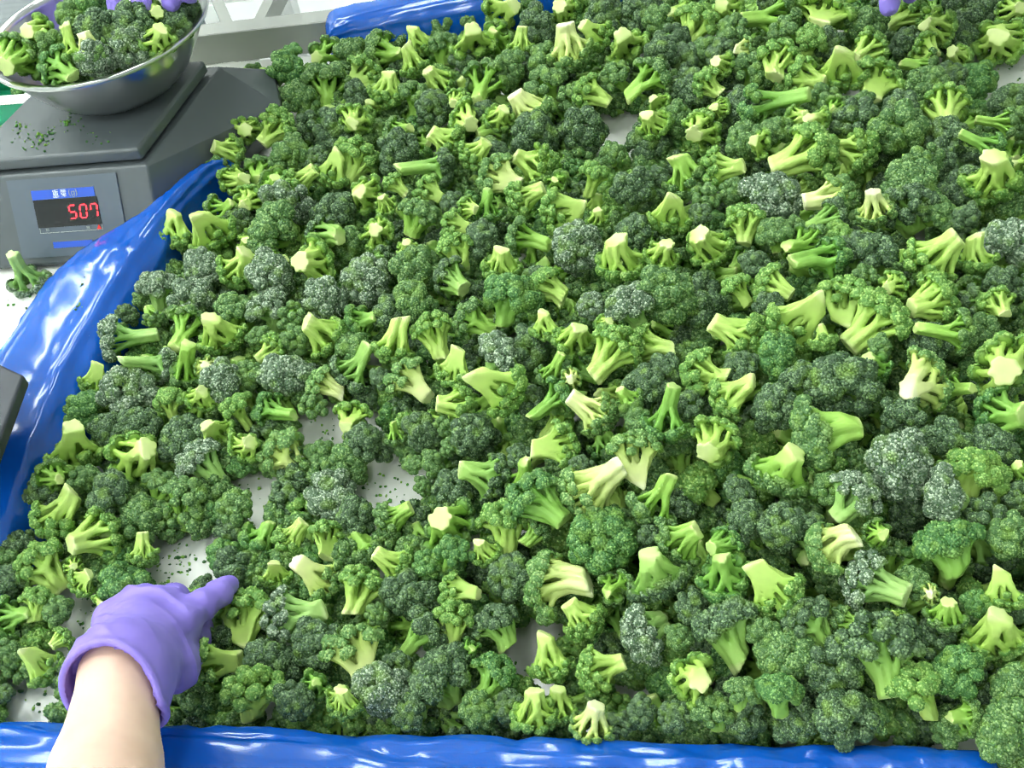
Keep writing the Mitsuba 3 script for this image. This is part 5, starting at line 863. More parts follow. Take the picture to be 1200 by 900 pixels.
SMALL = """
-337.0 412.9 16.4 13.38 0.17 0.09 0.98 0.98 -0.04 -0.17 5 g 1.00
-151.1 383.9 61.5 13.91 0.38 0.07 0.92 -0.83 0.47 0.31 18 g 1.00
-80.3 422.2 60.7 14.25 0.60 -0.49 -0.64 -0.80 -0.45 -0.40 18 g 1.17
28.2 373.1 87.5 12.94 0.75 0.55 -0.37 -0.50 0.84 0.22 13 g 1.00
-460.3 364.2 35.7 13.01 0.16 0.80 0.59 0.98 -0.03 -0.22 10 l 1.20
-472.8 324.7 26.0 12.70 0.21 -0.72 0.66 -0.45 0.53 0.72 2 m 1.00
-193.9 385.2 44.9 14.35 0.77 -0.23 -0.60 -0.58 -0.66 -0.48 13 l 1.20
-151.2 360.5 52.4 13.83 -0.99 0.10 0.10 -0.12 -0.94 -0.30 7 l 1.20
146.3 317.1 94.5 11.77 -0.01 -0.29 -0.96 0.91 -0.40 0.11 13 m 1.00
-26.5 278.6 50.7 10.70 -0.43 -0.32 0.85 -0.47 -0.73 -0.50 3 d 1.00
153.8 268.9 71.6 11.46 0.92 0.26 -0.28 0.01 -0.75 -0.67 2 m 1.00
-464.5 976.2 36.0 21.69 0.09 0.63 -0.77 -0.59 0.65 0.47 18 m 1.00
-399.5 992.8 32.6 21.71 0.74 -0.41 0.53 -0.30 -0.91 -0.28 0 m 1.00
-357.4 1086.8 27.4 22.86 0.34 -0.23 0.91 -0.05 -0.97 -0.23 0 m 1.00
-294.6 972.7 44.6 21.12 -0.22 -0.41 -0.88 -0.97 0.14 0.18 11 l 1.05
-241.9 990.4 39.1 21.28 0.39 0.16 -0.90 0.83 0.35 0.43 22 l 1.00
-218.9 1051.6 25.9 22.01 0.30 -0.54 0.79 0.23 -0.76 -0.61 17 d 1.00
-186.4 1073.1 35.7 22.11 0.06 0.53 -0.84 0.05 0.84 0.54 5 m 1.00
-165.7 993.0 47.5 20.91 -0.14 -0.80 0.59 0.57 0.42 0.71 3 m 1.00
-242.6 948.1 36.6 20.67 0.56 -0.54 0.62 -0.51 0.36 0.78 4 d 1.00
-320.6 922.0 47.3 20.55 -0.10 0.93 -0.35 -0.60 0.22 0.77 11 l 1.00
-217.0 876.2 44.4 19.73 0.76 -0.05 -0.64 -0.51 -0.66 -0.55 12 l 1.02
-109.0 1096.6 52.7 21.98 0.18 0.70 -0.69 -0.59 -0.48 -0.64 13 l 1.00
-68.9 1026.4 59.1 20.95 0.74 -0.09 -0.67 0.54 0.66 0.51 7 l 1.00
-50.7 960.7 47.9 17.54 -0.48 -0.28 0.83 0.88 -0.22 0.43 17 m 1.00
9.3 1011.3 55.1 20.52 0.45 -0.88 0.15 -0.60 -0.17 0.78 2 d 1.00
-5.1 978.7 58.4 20.17 -0.48 -0.69 0.54 -0.07 -0.59 -0.81 5 d 1.00
68.0 1063.1 57.2 21.00 0.43 0.62 -0.66 -0.52 -0.43 -0.74 10 l 1.00
68.5 875.5 61.9 18.57 -0.61 -0.64 0.47 0.14 -0.67 -0.73 1 d 1.00
129.8 816.8 78.8 17.53 0.34 0.56 -0.76 0.54 0.55 0.64 9 l 1.00
67.0 806.7 73.7 17.53 0.05 -0.40 0.91 -0.71 0.63 0.32 1 m 1.00
255.3 1057.6 39.1 20.69 0.85 0.26 0.45 -0.52 0.57 0.64 10 l 1.20
253.9 981.0 41.8 19.67 -0.36 0.92 -0.15 -0.44 -0.31 -0.84 6 l 1.00
295.5 1024.0 24.8 20.26 -0.58 -0.38 0.71 -0.81 0.37 -0.46 1 d 1.00
309.7 1047.1 26.5 20.50 0.01 -1.00 0.03 -0.97 -0.02 -0.23 3 d 1.00
285.8 972.2 34.8 16.94 0.57 0.44 -0.70 0.47 0.52 0.71 21 l 1.00
-449.7 887.4 42.0 20.59 0.57 0.46 -0.68 0.12 0.77 0.62 20 l 1.00
-431.1 837.4 41.9 19.93 -0.75 0.50 -0.43 -0.55 -0.11 0.83 11 l 1.00
-408.7 854.2 40.1 20.04 -0.21 0.97 -0.12 -0.92 -0.16 0.35 10 m 1.00
-330.7 836.0 42.8 19.61 -0.45 -0.50 -0.74 0.89 -0.29 -0.34 6 l 1.20
-265.9 737.5 48.7 18.14 -0.11 0.71 -0.70 0.54 0.64 0.55 21 l 1.00
-131.9 758.9 59.2 17.85 -0.93 -0.20 -0.32 -0.37 0.35 0.86 12 l 1.20
208.1 802.8 61.6 17.25 -0.30 -0.51 0.81 -0.53 -0.61 -0.58 5 m 1.00
-169.4 277.8 47.6 12.22 -0.47 -0.36 0.81 0.80 -0.57 0.21 4 d 1.00
-127.2 281.0 44.4 12.19 -0.27 -0.41 0.87 0.85 0.31 0.41 4 m 1.00
-7.4 274.4 53.7 10.07 -0.46 -0.27 0.85 0.12 0.93 0.36 4 d 1.00
102.7 271.6 61.7 11.22 -0.28 0.21 0.94 0.15 -0.95 0.26 5 m 1.00
-185.1 839.5 52.5 18.11 -0.73 -0.36 -0.58 -0.69 0.34 0.65 11 l 1.00
80.4 656.6 93.6 14.70 -0.16 0.14 0.98 0.89 0.46 0.08 1 m 1.00
206.1 671.6 91.1 14.50 0.26 -0.35 0.90 -0.87 -0.49 0.07 1 m 1.00
-264.7 624.9 44.6 15.96 -0.90 0.09 -0.43 -0.44 -0.21 0.87 2 g 1.00
-265.6 599.0 40.5 15.71 -0.02 -0.18 0.98 -1.00 0.10 -0.01 5 m 1.00
-381.2 541.4 47.1 15.34 -0.48 0.27 -0.83 0.87 0.03 -0.49 9 l 1.00
-352.2 537.7 39.5 15.34 -0.30 0.34 0.89 -0.77 -0.63 -0.02 18 l 1.00
44.7 508.5 98.9 12.99 -0.06 -0.39 0.92 0.63 -0.73 -0.27 1 d 1.00
231.3 583.3 97.9 13.37 -0.40 -0.84 0.37 0.77 -0.09 0.64 2 d 1.00
208.9 536.0 98.8 12.89 -0.16 -0.90 0.41 -0.92 0.29 0.28 1 m 1.00
-458.9 521.4 37.5 15.32 0.22 -0.10 0.97 -0.28 0.95 0.16 1 d 1.00
-485.2 467.5 45.6 14.71 -0.82 0.41 -0.40 -0.28 0.33 0.90 0 m 1.00
-425.9 465.2 22.0 14.85 0.52 -0.11 0.85 -0.69 0.54 0.49 2 m 1.00
-498.2 413.0 30.3 14.28 0.62 0.08 0.78 -0.41 -0.82 0.41 18 d 1.00
-280.7 501.1 21.0 12.85 0.27 -0.79 0.55 0.61 0.58 0.54 3 m 1.00
-284.5 418.0 26.1 13.86 -0.60 -0.69 -0.41 -0.79 0.43 0.43 12 l 1.20
-255.4 527.2 17.8 13.08 0.80 -0.20 0.57 0.54 0.65 -0.54 0 d 1.00
-232.4 509.8 19.1 12.84 0.21 -0.29 0.93 0.89 -0.33 -0.31 5 d 1.00
92.5 404.8 99.6 11.70 0.45 -0.42 0.79 -0.06 0.86 0.50 4 m 1.00
-434.3 379.0 32.0 11.93 -0.74 -0.33 -0.59 0.63 -0.64 -0.43 8 l 1.00
-444.5 356.6 31.9 11.71 0.47 -0.08 0.88 0.46 0.87 -0.17 3 m 1.00
-489.3 379.5 36.3 13.79 0.61 0.04 0.79 0.61 -0.67 -0.43 0 d 1.00
-42.9 355.2 65.1 12.00 0.23 0.72 -0.65 0.22 -0.69 -0.69 19 m 1.00
4.8 338.4 70.7 11.56 0.51 -0.53 0.68 0.48 0.83 0.29 5 d 1.00
93.1 320.8 79.8 11.04 -0.92 0.18 -0.34 -0.01 0.86 0.51 12 m 1.00
46.2 317.9 76.6 11.15 -0.20 -0.80 0.57 0.97 -0.24 0.01 3 m 1.00
32.1 281.7 73.0 10.83 0.16 0.57 0.80 -0.13 -0.80 0.59 0 m 1.00
132.0 341.2 93.2 10.97 -0.49 -0.26 0.83 0.36 -0.93 -0.08 2 m 1.00
-443.0 926.2 41.6 18.94 -0.37 0.75 -0.55 -0.92 -0.36 0.14 10 l 1.00
-333.8 984.9 32.3 19.28 0.77 -0.37 0.52 -0.12 0.71 0.69 3 d 1.00
-276.3 1082.3 33.9 20.33 0.22 -0.28 -0.93 0.91 0.41 0.09 9 l 1.04
-255.4 1121.2 33.0 20.62 0.41 -0.80 0.44 -0.62 -0.59 -0.52 3 m 1.00
-247.5 1076.3 35.0 20.11 0.15 0.36 0.92 -0.97 -0.13 0.21 10 m 1.07
-275.3 1034.5 35.1 19.76 0.31 -0.26 -0.91 0.77 0.64 0.08 21 l 1.13
-151.3 1019.3 31.7 19.27 -0.60 -0.64 0.48 0.72 -0.17 0.67 1 d 1.00
-127.4 1000.6 51.6 18.78 -0.27 -0.38 0.88 0.01 0.92 0.40 5 m 1.00
-267.7 969.9 36.8 18.97 0.05 0.39 0.92 -0.01 -0.92 0.39 17 m 1.11
-273.9 903.5 39.7 18.22 -0.83 0.38 -0.41 0.50 0.19 -0.84 0 m 1.00
-175.6 905.8 33.3 18.07 0.73 0.67 -0.15 -0.40 0.59 0.70 12 m 1.00
-123.0 1023.8 36.9 19.21 0.29 -0.19 0.94 -0.45 -0.89 -0.04 3 m 1.00
-7.8 1052.4 55.3 18.94 -0.42 -0.91 0.08 0.75 -0.29 0.60 2 m 1.00
-98.2 945.0 39.1 15.82 -0.43 -0.42 0.80 0.88 0.02 0.48 19 m 1.00
19.0 983.7 51.2 18.22 -0.50 -0.27 0.82 -0.85 -0.04 -0.53 0 d 1.00
9.5 883.8 46.7 17.16 0.50 -0.74 0.46 0.86 0.49 -0.14 1 m 1.00
38.6 917.2 64.3 17.37 -0.73 0.53 0.44 -0.43 0.16 -0.89 10 l 1.01
68.6 1012.5 58.8 18.24 -0.42 -0.51 0.75 -0.06 0.84 0.53 5 m 1.00
118.0 1086.2 49.5 18.98 -0.25 -0.86 0.45 -0.76 -0.11 -0.64 4 d 1.00
122.3 1000.5 59.1 17.90 -0.73 -0.54 0.42 -0.66 0.41 -0.63 17 m 1.00
144.3 1058.8 42.7 18.68 -0.34 -0.66 0.67 0.66 -0.67 -0.33 3 d 1.00
143.1 978.7 65.4 17.66 0.09 0.01 1.00 -0.17 0.99 0.00 3 l 1.00
161.5 986.3 52.5 17.73 0.33 -0.69 0.65 -0.69 -0.64 -0.34 4 d 1.00
65.1 948.9 49.4 17.73 0.34 -0.62 0.71 -0.86 -0.50 -0.02 3 d 1.00
140.4 866.3 68.6 16.34 -0.14 -0.50 0.85 0.92 -0.39 -0.08 17 m 1.00
95.1 821.4 70.2 15.93 -0.11 -0.25 0.96 -0.09 -0.96 -0.25 0 m 1.00
56.5 881.2 42.7 17.02 -0.50 -0.78 0.38 -0.04 0.46 0.89 2 d 1.00
80.4 790.2 80.9 15.58 0.42 0.60 -0.69 0.25 0.65 0.72 7 l 1.00
241.4 1002.7 39.4 17.89 -0.19 -0.21 0.96 -0.83 -0.49 -0.27 2 d 1.00
310.5 1086.4 25.6 18.89 -0.29 -0.93 0.23 0.59 0.01 0.80 18 d 1.00
354.0 1049.8 34.4 18.39 -0.16 0.71 -0.69 0.14 -0.68 -0.72 22 l 1.00
249.4 946.7 44.4 17.17 0.98 -0.14 -0.15 -0.21 -0.77 -0.61 18 m 1.02
269.1 929.8 40.2 16.83 -0.55 -0.41 0.73 0.59 0.42 0.69 4 d 1.00
291.1 821.0 63.5 13.38 0.98 -0.18 -0.08 0.19 0.97 0.14 17 m 1.20
266.5 773.5 74.7 14.91 0.88 -0.34 -0.34 0.25 0.93 -0.28 17 g 1.11
179.9 798.6 63.3 15.52 0.22 -0.78 0.59 -0.97 -0.16 0.15 1 d 1.00
-406.8 805.2 42.1 17.53 0.03 0.95 -0.31 0.52 -0.28 -0.81 11 l 1.00
-435.7 792.0 40.1 17.43 -0.77 0.18 -0.62 -0.63 0.02 0.78 19 m 1.00
-390.6 829.3 38.8 17.74 -0.41 0.32 -0.85 -0.91 -0.23 0.35 0 m 1.00
-362.1 825.8 42.6 17.63 -0.82 -0.42 -0.39 -0.47 0.08 0.88 12 l 1.20
-413.7 775.3 35.3 17.21 0.52 -0.45 0.73 -0.83 -0.47 0.30 4 d 1.00
-297.8 741.0 34.4 16.54 0.54 -0.37 0.75 -0.76 0.17 0.63 0 m 1.00
-226.9 794.4 49.8 16.83 -0.81 0.35 0.47 -0.59 -0.48 -0.66 7 l 1.06
-257.1 699.9 46.4 15.86 0.89 0.44 -0.14 -0.41 0.60 -0.69 19 d 1.20
-193.8 732.3 56.0 15.99 -0.97 0.12 0.19 -0.22 -0.50 -0.84 7 l 1.04
63.5 621.6 92.3 13.57 0.05 -0.68 0.73 0.41 -0.65 -0.64 3 d 1.00
-317.3 610.1 40.0 15.13 0.39 -0.89 0.23 0.92 0.36 -0.15 4 m 1.00
-97.8 575.6 77.3 13.76 0.01 -0.42 -0.91 0.99 -0.13 0.07 9 l 1.00
-7.1 518.9 90.0 12.67 -0.45 -0.67 0.59 -0.80 0.01 -0.59 0 d 1.00
-208.3 277.2 57.3 11.03 0.01 -0.47 -0.88 -0.97 -0.20 0.10 12 l 1.00
-108.6 284.6 42.0 10.98 -0.08 -0.04 1.00 -0.90 -0.42 -0.09 4 d 1.00
-41.9 272.0 45.9 9.19 0.09 0.24 0.97 0.95 0.27 -0.15 5 d 1.00
-165.5 754.2 51.7 15.25 -0.18 -0.42 -0.89 0.44 0.77 -0.45 19 g 1.00
224.9 751.6 78.5 13.88 0.16 -0.57 0.81 -0.80 -0.55 -0.23 18 d 1.00
223.9 661.2 93.4 12.80 -0.09 -0.96 0.27 -0.85 -0.06 -0.52 3 d 1.00
-485.8 567.5 41.4 14.29 -0.23 -0.67 -0.70 0.92 0.08 -0.38 8 l 1.20
-412.5 546.3 42.8 13.88 -0.15 0.53 0.83 0.98 0.17 0.07 0 l 1.05
-335.7 602.1 43.1 14.28 0.65 0.75 0.12 -0.37 0.18 0.91 20 l 1.20
-354.3 575.0 35.3 14.09 0.01 -0.49 0.87 0.64 -0.67 -0.38 4 m 1.00
-293.0 544.1 29.2 11.86 0.46 -0.41 0.79 -0.82 0.16 0.55 17 m 1.00
-109.8 521.3 58.2 12.63 0.34 -0.13 0.93 -0.85 0.37 0.37 4 d 1.00
-90.6 533.5 74.4 12.55 -0.43 -0.32 -0.84 0.63 0.56 -0.54 17 m 1.00
-32.6 489.5 88.0 11.79 0.44 -0.26 -0.86 0.90 0.20 0.40 0 m 1.00
11.3 492.5 84.3 11.73 0.61 -0.27 0.75 -0.65 0.37 0.66 17 d 1.00
-26.6 474.3 87.3 11.61 -0.19 -0.36 0.92 0.09 -0.93 -0.34 3 m 1.00
47.6 593.2 96.7 12.60 -0.51 0.45 0.74 -0.58 0.45 -0.68 18 l 1.00
69.3 569.5 97.3 12.21 0.10 -0.68 0.73 -0.93 -0.32 -0.17 0 d 1.00
8.6 478.9 95.0 11.47 -0.47 -0.09 0.88 0.55 0.75 0.37 19 d 1.00
157.5 580.2 103.8 12.12 0.55 0.72 -0.43 0.39 -0.67 -0.63 11 l 1.00
-460.4 469.0 38.3 13.19 0.76 -0.51 0.41 -0.63 -0.44 0.64 2 m 1.00
-343.7 495.5 19.5 11.62 0.13 -0.18 0.98 -0.99 -0.08 0.11 2 g 1.00
-181.7 478.1 39.0 10.88 0.68 -0.39 0.62 -0.01 -0.85 -0.52 3 m 1.00
-131.2 387.0 56.4 11.39 0.18 -0.23 -0.96 -0.98 -0.06 -0.17 12 l 1.00
-95.6 402.4 61.4 11.38 0.70 0.54 0.46 0.61 -0.79 -0.01 10 m 1.20
37.4 407.1 94.3 10.69 0.21 -0.27 0.94 -0.55 0.76 0.34 3 d 1.00
115.7 368.7 102.1 10.05 -0.26 0.61 -0.75 0.16 0.79 0.59 12 m 1.00
203.1 397.4 96.0 10.16 -0.39 -0.44 0.81 0.40 -0.87 -0.28 4 d 1.00
-497.9 395.0 35.0 12.55 0.51 -0.63 0.59 -0.52 0.32 0.79 3 m 1.00
-284.9 383.5 32.9 11.95 -0.08 -0.37 -0.92 0.92 0.33 -0.22 8 l 1.00
-235.6 295.6 44.2 10.78 -0.35 0.15 -0.92 0.88 -0.29 -0.38 3 g 1.00
-214.7 286.1 47.8 10.64 -0.18 -0.01 -0.98 0.97 -0.14 -0.18 10 l 1.00
-171.1 382.8 48.5 11.45 0.43 -0.16 0.89 0.90 -0.01 -0.43 4 g 1.00
-181.8 308.0 46.4 10.74 0.52 -0.60 0.61 0.69 0.72 0.12 4 d 1.00
189.3 331.5 82.7 9.69 0.28 -0.09 0.96 0.82 0.53 -0.19 5 d 1.00
-467.0 927.3 39.5 16.87 0.79 0.25 -0.56 0.46 0.35 0.81 18 m 1.02
-432.1 1080.8 28.8 18.38 -0.15 -0.32 0.94 -0.97 0.23 -0.07 19 g 1.00
-313.9 939.6 34.6 16.75 0.54 0.49 -0.69 0.10 0.77 0.63 7 l 1.00
-384.8 896.5 36.7 16.40 -0.25 -0.49 0.84 0.28 0.79 0.54 18 m 1.00
-307.9 1112.8 29.5 18.43 0.36 -0.26 0.90 0.62 0.78 -0.02 4 m 1.00
-225.7 1130.6 35.7 18.32 0.60 -0.43 0.68 -0.20 -0.90 -0.39 18 m 1.00
-154.9 1034.9 48.5 17.18 -0.16 -0.36 -0.92 0.96 0.17 -0.23 20 l 1.20
-183.9 929.0 39.6 16.22 0.45 -0.63 0.63 0.73 -0.15 -0.67 3 d 1.00
-166.0 898.8 52.7 15.83 -0.41 0.37 -0.83 0.91 0.06 -0.41 12 l 1.00
-158.4 1138.0 41.4 18.16 0.05 -0.97 0.23 0.62 0.21 0.76 0 m 1.00
15.0 1061.3 58.2 16.93 0.36 0.77 -0.53 0.62 0.23 0.75 9 l 1.00
-8.1 910.5 47.6 13.56 0.36 0.45 -0.82 0.80 0.30 0.52 8 l 1.00
-53.1 847.1 38.5 12.95 -0.04 -0.21 0.98 -0.81 0.58 0.10 5 m 1.00
54.5 972.6 60.7 15.87 -0.28 -0.48 0.83 0.57 0.61 0.55 5 d 1.00
54.0 933.3 69.8 15.50 0.42 0.54 -0.73 0.77 0.21 0.60 13 l 1.00
115.9 836.0 71.1 14.34 -0.47 0.58 -0.67 0.01 -0.75 -0.66 11 l 1.00
311.0 834.1 56.3 11.98 -0.08 -0.34 0.94 0.80 -0.59 -0.14 5 m 1.00
-397.6 749.5 32.8 15.13 -0.18 0.52 -0.84 0.79 0.59 0.19 20 l 1.00
28.9 720.5 78.3 13.25 0.04 -0.36 0.93 -0.06 0.93 0.37 17 m 1.00
53.2 726.6 80.7 13.23 0.27 -0.74 0.61 0.94 0.06 -0.34 2 m 1.00
64.0 824.8 55.3 14.41 -0.44 -0.59 0.68 -0.41 -0.55 -0.73 2 m 1.00
-481.0 679.9 32.8 14.56 0.67 -0.46 0.58 0.73 0.31 -0.61 3 m 1.00
-327.4 640.2 41.3 13.74 0.01 -0.85 0.53 0.79 0.33 0.52 17 m 1.00
126.4 644.7 98.9 11.40 0.06 -0.03 1.00 0.66 0.75 -0.02 4 l 1.00
-64.2 599.7 77.5 11.57 -0.18 -0.26 0.95 -0.98 0.12 -0.15 4 f 1.00
102.3 524.9 106.0 10.29 0.24 -0.83 -0.50 0.82 0.45 -0.36 3 l 1.00
138.2 592.6 100.2 10.83 0.37 -0.13 0.92 0.92 0.21 -0.34 17 m 1.00
139.2 519.0 103.4 10.13 0.40 -0.50 0.77 0.52 0.81 0.25 2 m 1.00
-112.6 462.5 63.1 10.56 0.53 -0.03 0.85 -0.75 0.46 0.48 1 d 1.00
-188.5 400.3 40.7 10.37 0.16 -0.23 0.96 0.94 -0.26 -0.22 4 m 1.00
91.7 430.7 93.8 9.56 0.02 0.90 -0.44 0.17 -0.44 -0.88 3 m 1.00
79.5 378.3 97.5 9.06 -0.01 0.04 1.00 0.73 0.68 -0.02 19 d 1.00
152.0 409.6 94.8 9.20 0.15 -0.08 0.98 -0.18 0.98 0.11 5 g 1.00
208.3 414.7 98.6 9.11 0.46 -0.08 -0.88 -0.88 -0.14 -0.45 10 m 1.00
-434.2 337.6 27.2 9.14 0.54 0.82 -0.16 -0.53 0.49 0.69 13 l 1.06
-346.7 384.2 19.3 9.31 0.02 -0.15 0.99 0.69 0.71 0.10 2 d 1.00
-313.8 336.1 31.0 10.13 0.61 -0.51 0.61 -0.72 -0.03 0.69 3 d 1.00
-155.7 381.9 41.1 10.15 0.31 -0.43 0.85 -0.54 0.66 0.53 0 g 1.00
-3.0 320.6 65.0 9.05 0.44 0.05 0.90 0.16 0.98 -0.13 1 m 1.00
166.5 330.2 88.8 8.53 0.23 -0.02 0.97 0.02 1.00 0.02 1 g 1.00
-215.0 955.1 42.2 14.54 0.21 0.96 -0.18 -0.87 0.26 0.42 13 l 1.00
-298.6 976.3 21.1 14.99 0.41 -0.48 0.77 0.36 -0.69 -0.62 1 m 1.00
39.8 986.0 57.8 14.09 -0.50 -0.78 0.38 0.26 -0.56 -0.79 0 m 1.00
175.1 854.5 69.9 12.51 0.15 -0.84 0.52 0.71 0.46 0.53 3 m 1.00
149.9 846.0 72.4 12.51 0.30 0.78 -0.55 -0.36 -0.44 -0.82 1 m 1.00
-353.0 870.2 38.7 14.03 -0.33 -0.59 0.74 -0.94 0.21 -0.25 4 d 1.00
-368.2 791.8 20.3 13.69 0.21 0.53 0.82 0.92 0.18 -0.35 13 p 1.20
-357.7 715.2 37.1 12.81 -0.65 0.41 -0.64 -0.30 0.63 0.71 11 l 1.00
-263.4 812.0 47.0 13.35 -0.75 0.39 0.54 -0.60 -0.74 -0.31 21 l 1.20
-264.3 776.9 48.4 13.04 0.08 0.27 -0.96 0.59 0.77 0.26 20 l 1.00
-231.5 706.2 53.2 12.33 -0.10 0.32 -0.94 0.97 0.23 -0.02 22 l 1.00
-180.8 749.1 60.9 12.51 -0.75 0.59 -0.28 -0.34 -0.72 -0.60 11 l 1.00
-200.7 768.7 50.4 12.74 -0.15 -0.67 0.73 0.55 0.56 0.62 3 d 1.00
-217.9 508.4 33.3 9.33 -0.05 -0.45 -0.89 0.20 -0.88 0.43 19 m 1.00
-75.0 517.8 83.5 9.85 -0.04 0.68 -0.73 0.01 -0.73 -0.68 11 p 1.00
-310.9 963.6 32.9 13.82 -0.02 0.56 -0.83 0.91 0.36 0.22 9 l 1.00
2.6 952.1 43.9 13.04 -0.03 -0.86 0.51 0.93 0.17 0.33 19 m 1.00
79.8 965.2 68.8 12.82 0.95 0.28 -0.11 -0.10 0.65 0.75 6 p 1.00
47.6 868.8 65.3 12.12 0.39 0.57 -0.72 -0.75 -0.25 -0.61 12 l 1.00
-458.9 862.8 39.6 13.18 0.38 -0.76 0.53 0.36 0.65 0.67 5 m 1.00
-114.0 653.5 61.6 10.66 0.09 -0.35 0.93 -0.46 0.82 0.35 0 d 1.00
-7.9 774.7 62.4 11.35 0.56 -0.28 0.78 -0.55 0.58 0.60 3 d 1.00
-62.2 713.6 70.1 11.02 -0.11 0.21 -0.97 -0.97 -0.23 0.06 11 l 1.00
-102.7 786.3 54.8 11.76 -0.00 0.58 -0.81 -0.75 0.54 0.38 0 m 1.00
23.8 698.8 80.0 10.59 -0.48 -0.31 0.82 -0.59 -0.59 -0.56 4 d 1.00
95.5 662.9 90.7 10.09 0.42 -0.73 0.53 -0.04 -0.60 -0.80 1 m 1.00
283.8 740.1 80.0 10.49 0.67 0.53 -0.53 0.60 0.03 0.80 7 l 1.00
169.3 611.8 96.0 9.54 0.19 -0.81 -0.56 -0.96 -0.27 0.06 13 m 1.09
-458.2 645.7 41.3 11.47 0.54 -0.71 -0.46 0.78 0.62 -0.03 11 m 1.00
-488.1 654.1 39.0 11.58 0.58 -0.56 0.60 0.62 -0.19 -0.76 3 d 1.00
-352.1 616.8 41.2 11.03 0.08 -0.12 0.99 -0.94 -0.35 0.03 3 m 1.00
-387.2 577.7 46.6 10.81 -0.34 0.60 -0.73 0.89 0.45 -0.05 12 p 1.00
-237.2 567.0 38.5 10.46 0.04 -0.17 0.98 0.34 -0.92 -0.18 3 d 1.00
-49.9 572.0 83.8 9.77 -0.15 0.56 -0.82 0.86 -0.33 -0.39 12 l 1.00
245.9 583.0 94.0 9.16 0.09 -0.72 0.69 -0.55 -0.61 -0.57 18 d 1.00
-173.9 509.5 44.7 9.82 -0.04 -0.90 0.44 -0.54 0.39 0.75 17 m 1.00
-168.2 486.5 46.5 9.62 0.20 -0.27 0.94 -0.93 -0.36 0.10 10 m 1.00
-199.2 481.6 32.8 8.43 -0.31 -0.42 0.85 0.35 0.79 0.51 0 m 1.00
-187.5 458.4 35.8 8.21 0.76 -0.36 0.54 -0.21 0.65 0.73 2 m 1.00
-169.5 397.8 35.6 8.99 0.12 -0.84 0.53 0.47 0.52 0.72 2 m 1.00
-66.8 443.6 76.4 8.80 0.12 -0.61 0.78 0.96 -0.12 -0.24 2 d 1.00
-20.5 385.4 79.4 8.26 0.06 -0.63 0.78 0.98 -0.13 -0.18 3 d 1.00
162.3 414.2 105.2 7.94 0.23 0.51 -0.83 0.96 -0.23 0.12 13 l 1.00
-443.3 392.0 34.5 8.25 -0.51 0.43 -0.74 0.83 0.02 -0.56 22 l 1.00
-466.9 297.5 21.5 7.69 0.20 0.16 0.97 0.30 -0.95 0.09 4 d 1.00
-416.5 368.0 25.4 8.12 -0.44 0.53 -0.72 -0.75 0.23 0.62 6 l 1.00
-334.7 299.5 26.0 8.60 0.31 -0.54 0.78 0.46 0.80 0.38 3 m 1.00
-158.8 394.5 38.5 8.93 0.02 -0.59 0.81 0.41 0.74 0.53 18 m 1.00
-136.0 320.3 48.7 8.24 -0.39 0.43 -0.82 -0.75 -0.66 0.02 18 g 1.00
-201.7 346.0 46.4 8.55 0.61 0.14 0.78 0.33 -0.94 -0.09 4 m 1.00
-87.9 344.0 48.1 7.22 -0.15 -0.77 0.62 0.35 -0.63 -0.70 0 m 1.00
140.5 332.0 95.4 7.45 0.15 0.52 -0.84 -0.06 -0.84 -0.53 11 p 1.00
119.2 322.2 88.3 7.46 0.18 0.50 -0.84 0.98 0.01 0.21 6 l 1.00
-35.2 277.9 40.2 6.71 0.53 -0.61 0.58 0.40 -0.42 -0.81 2 d 1.00
"""
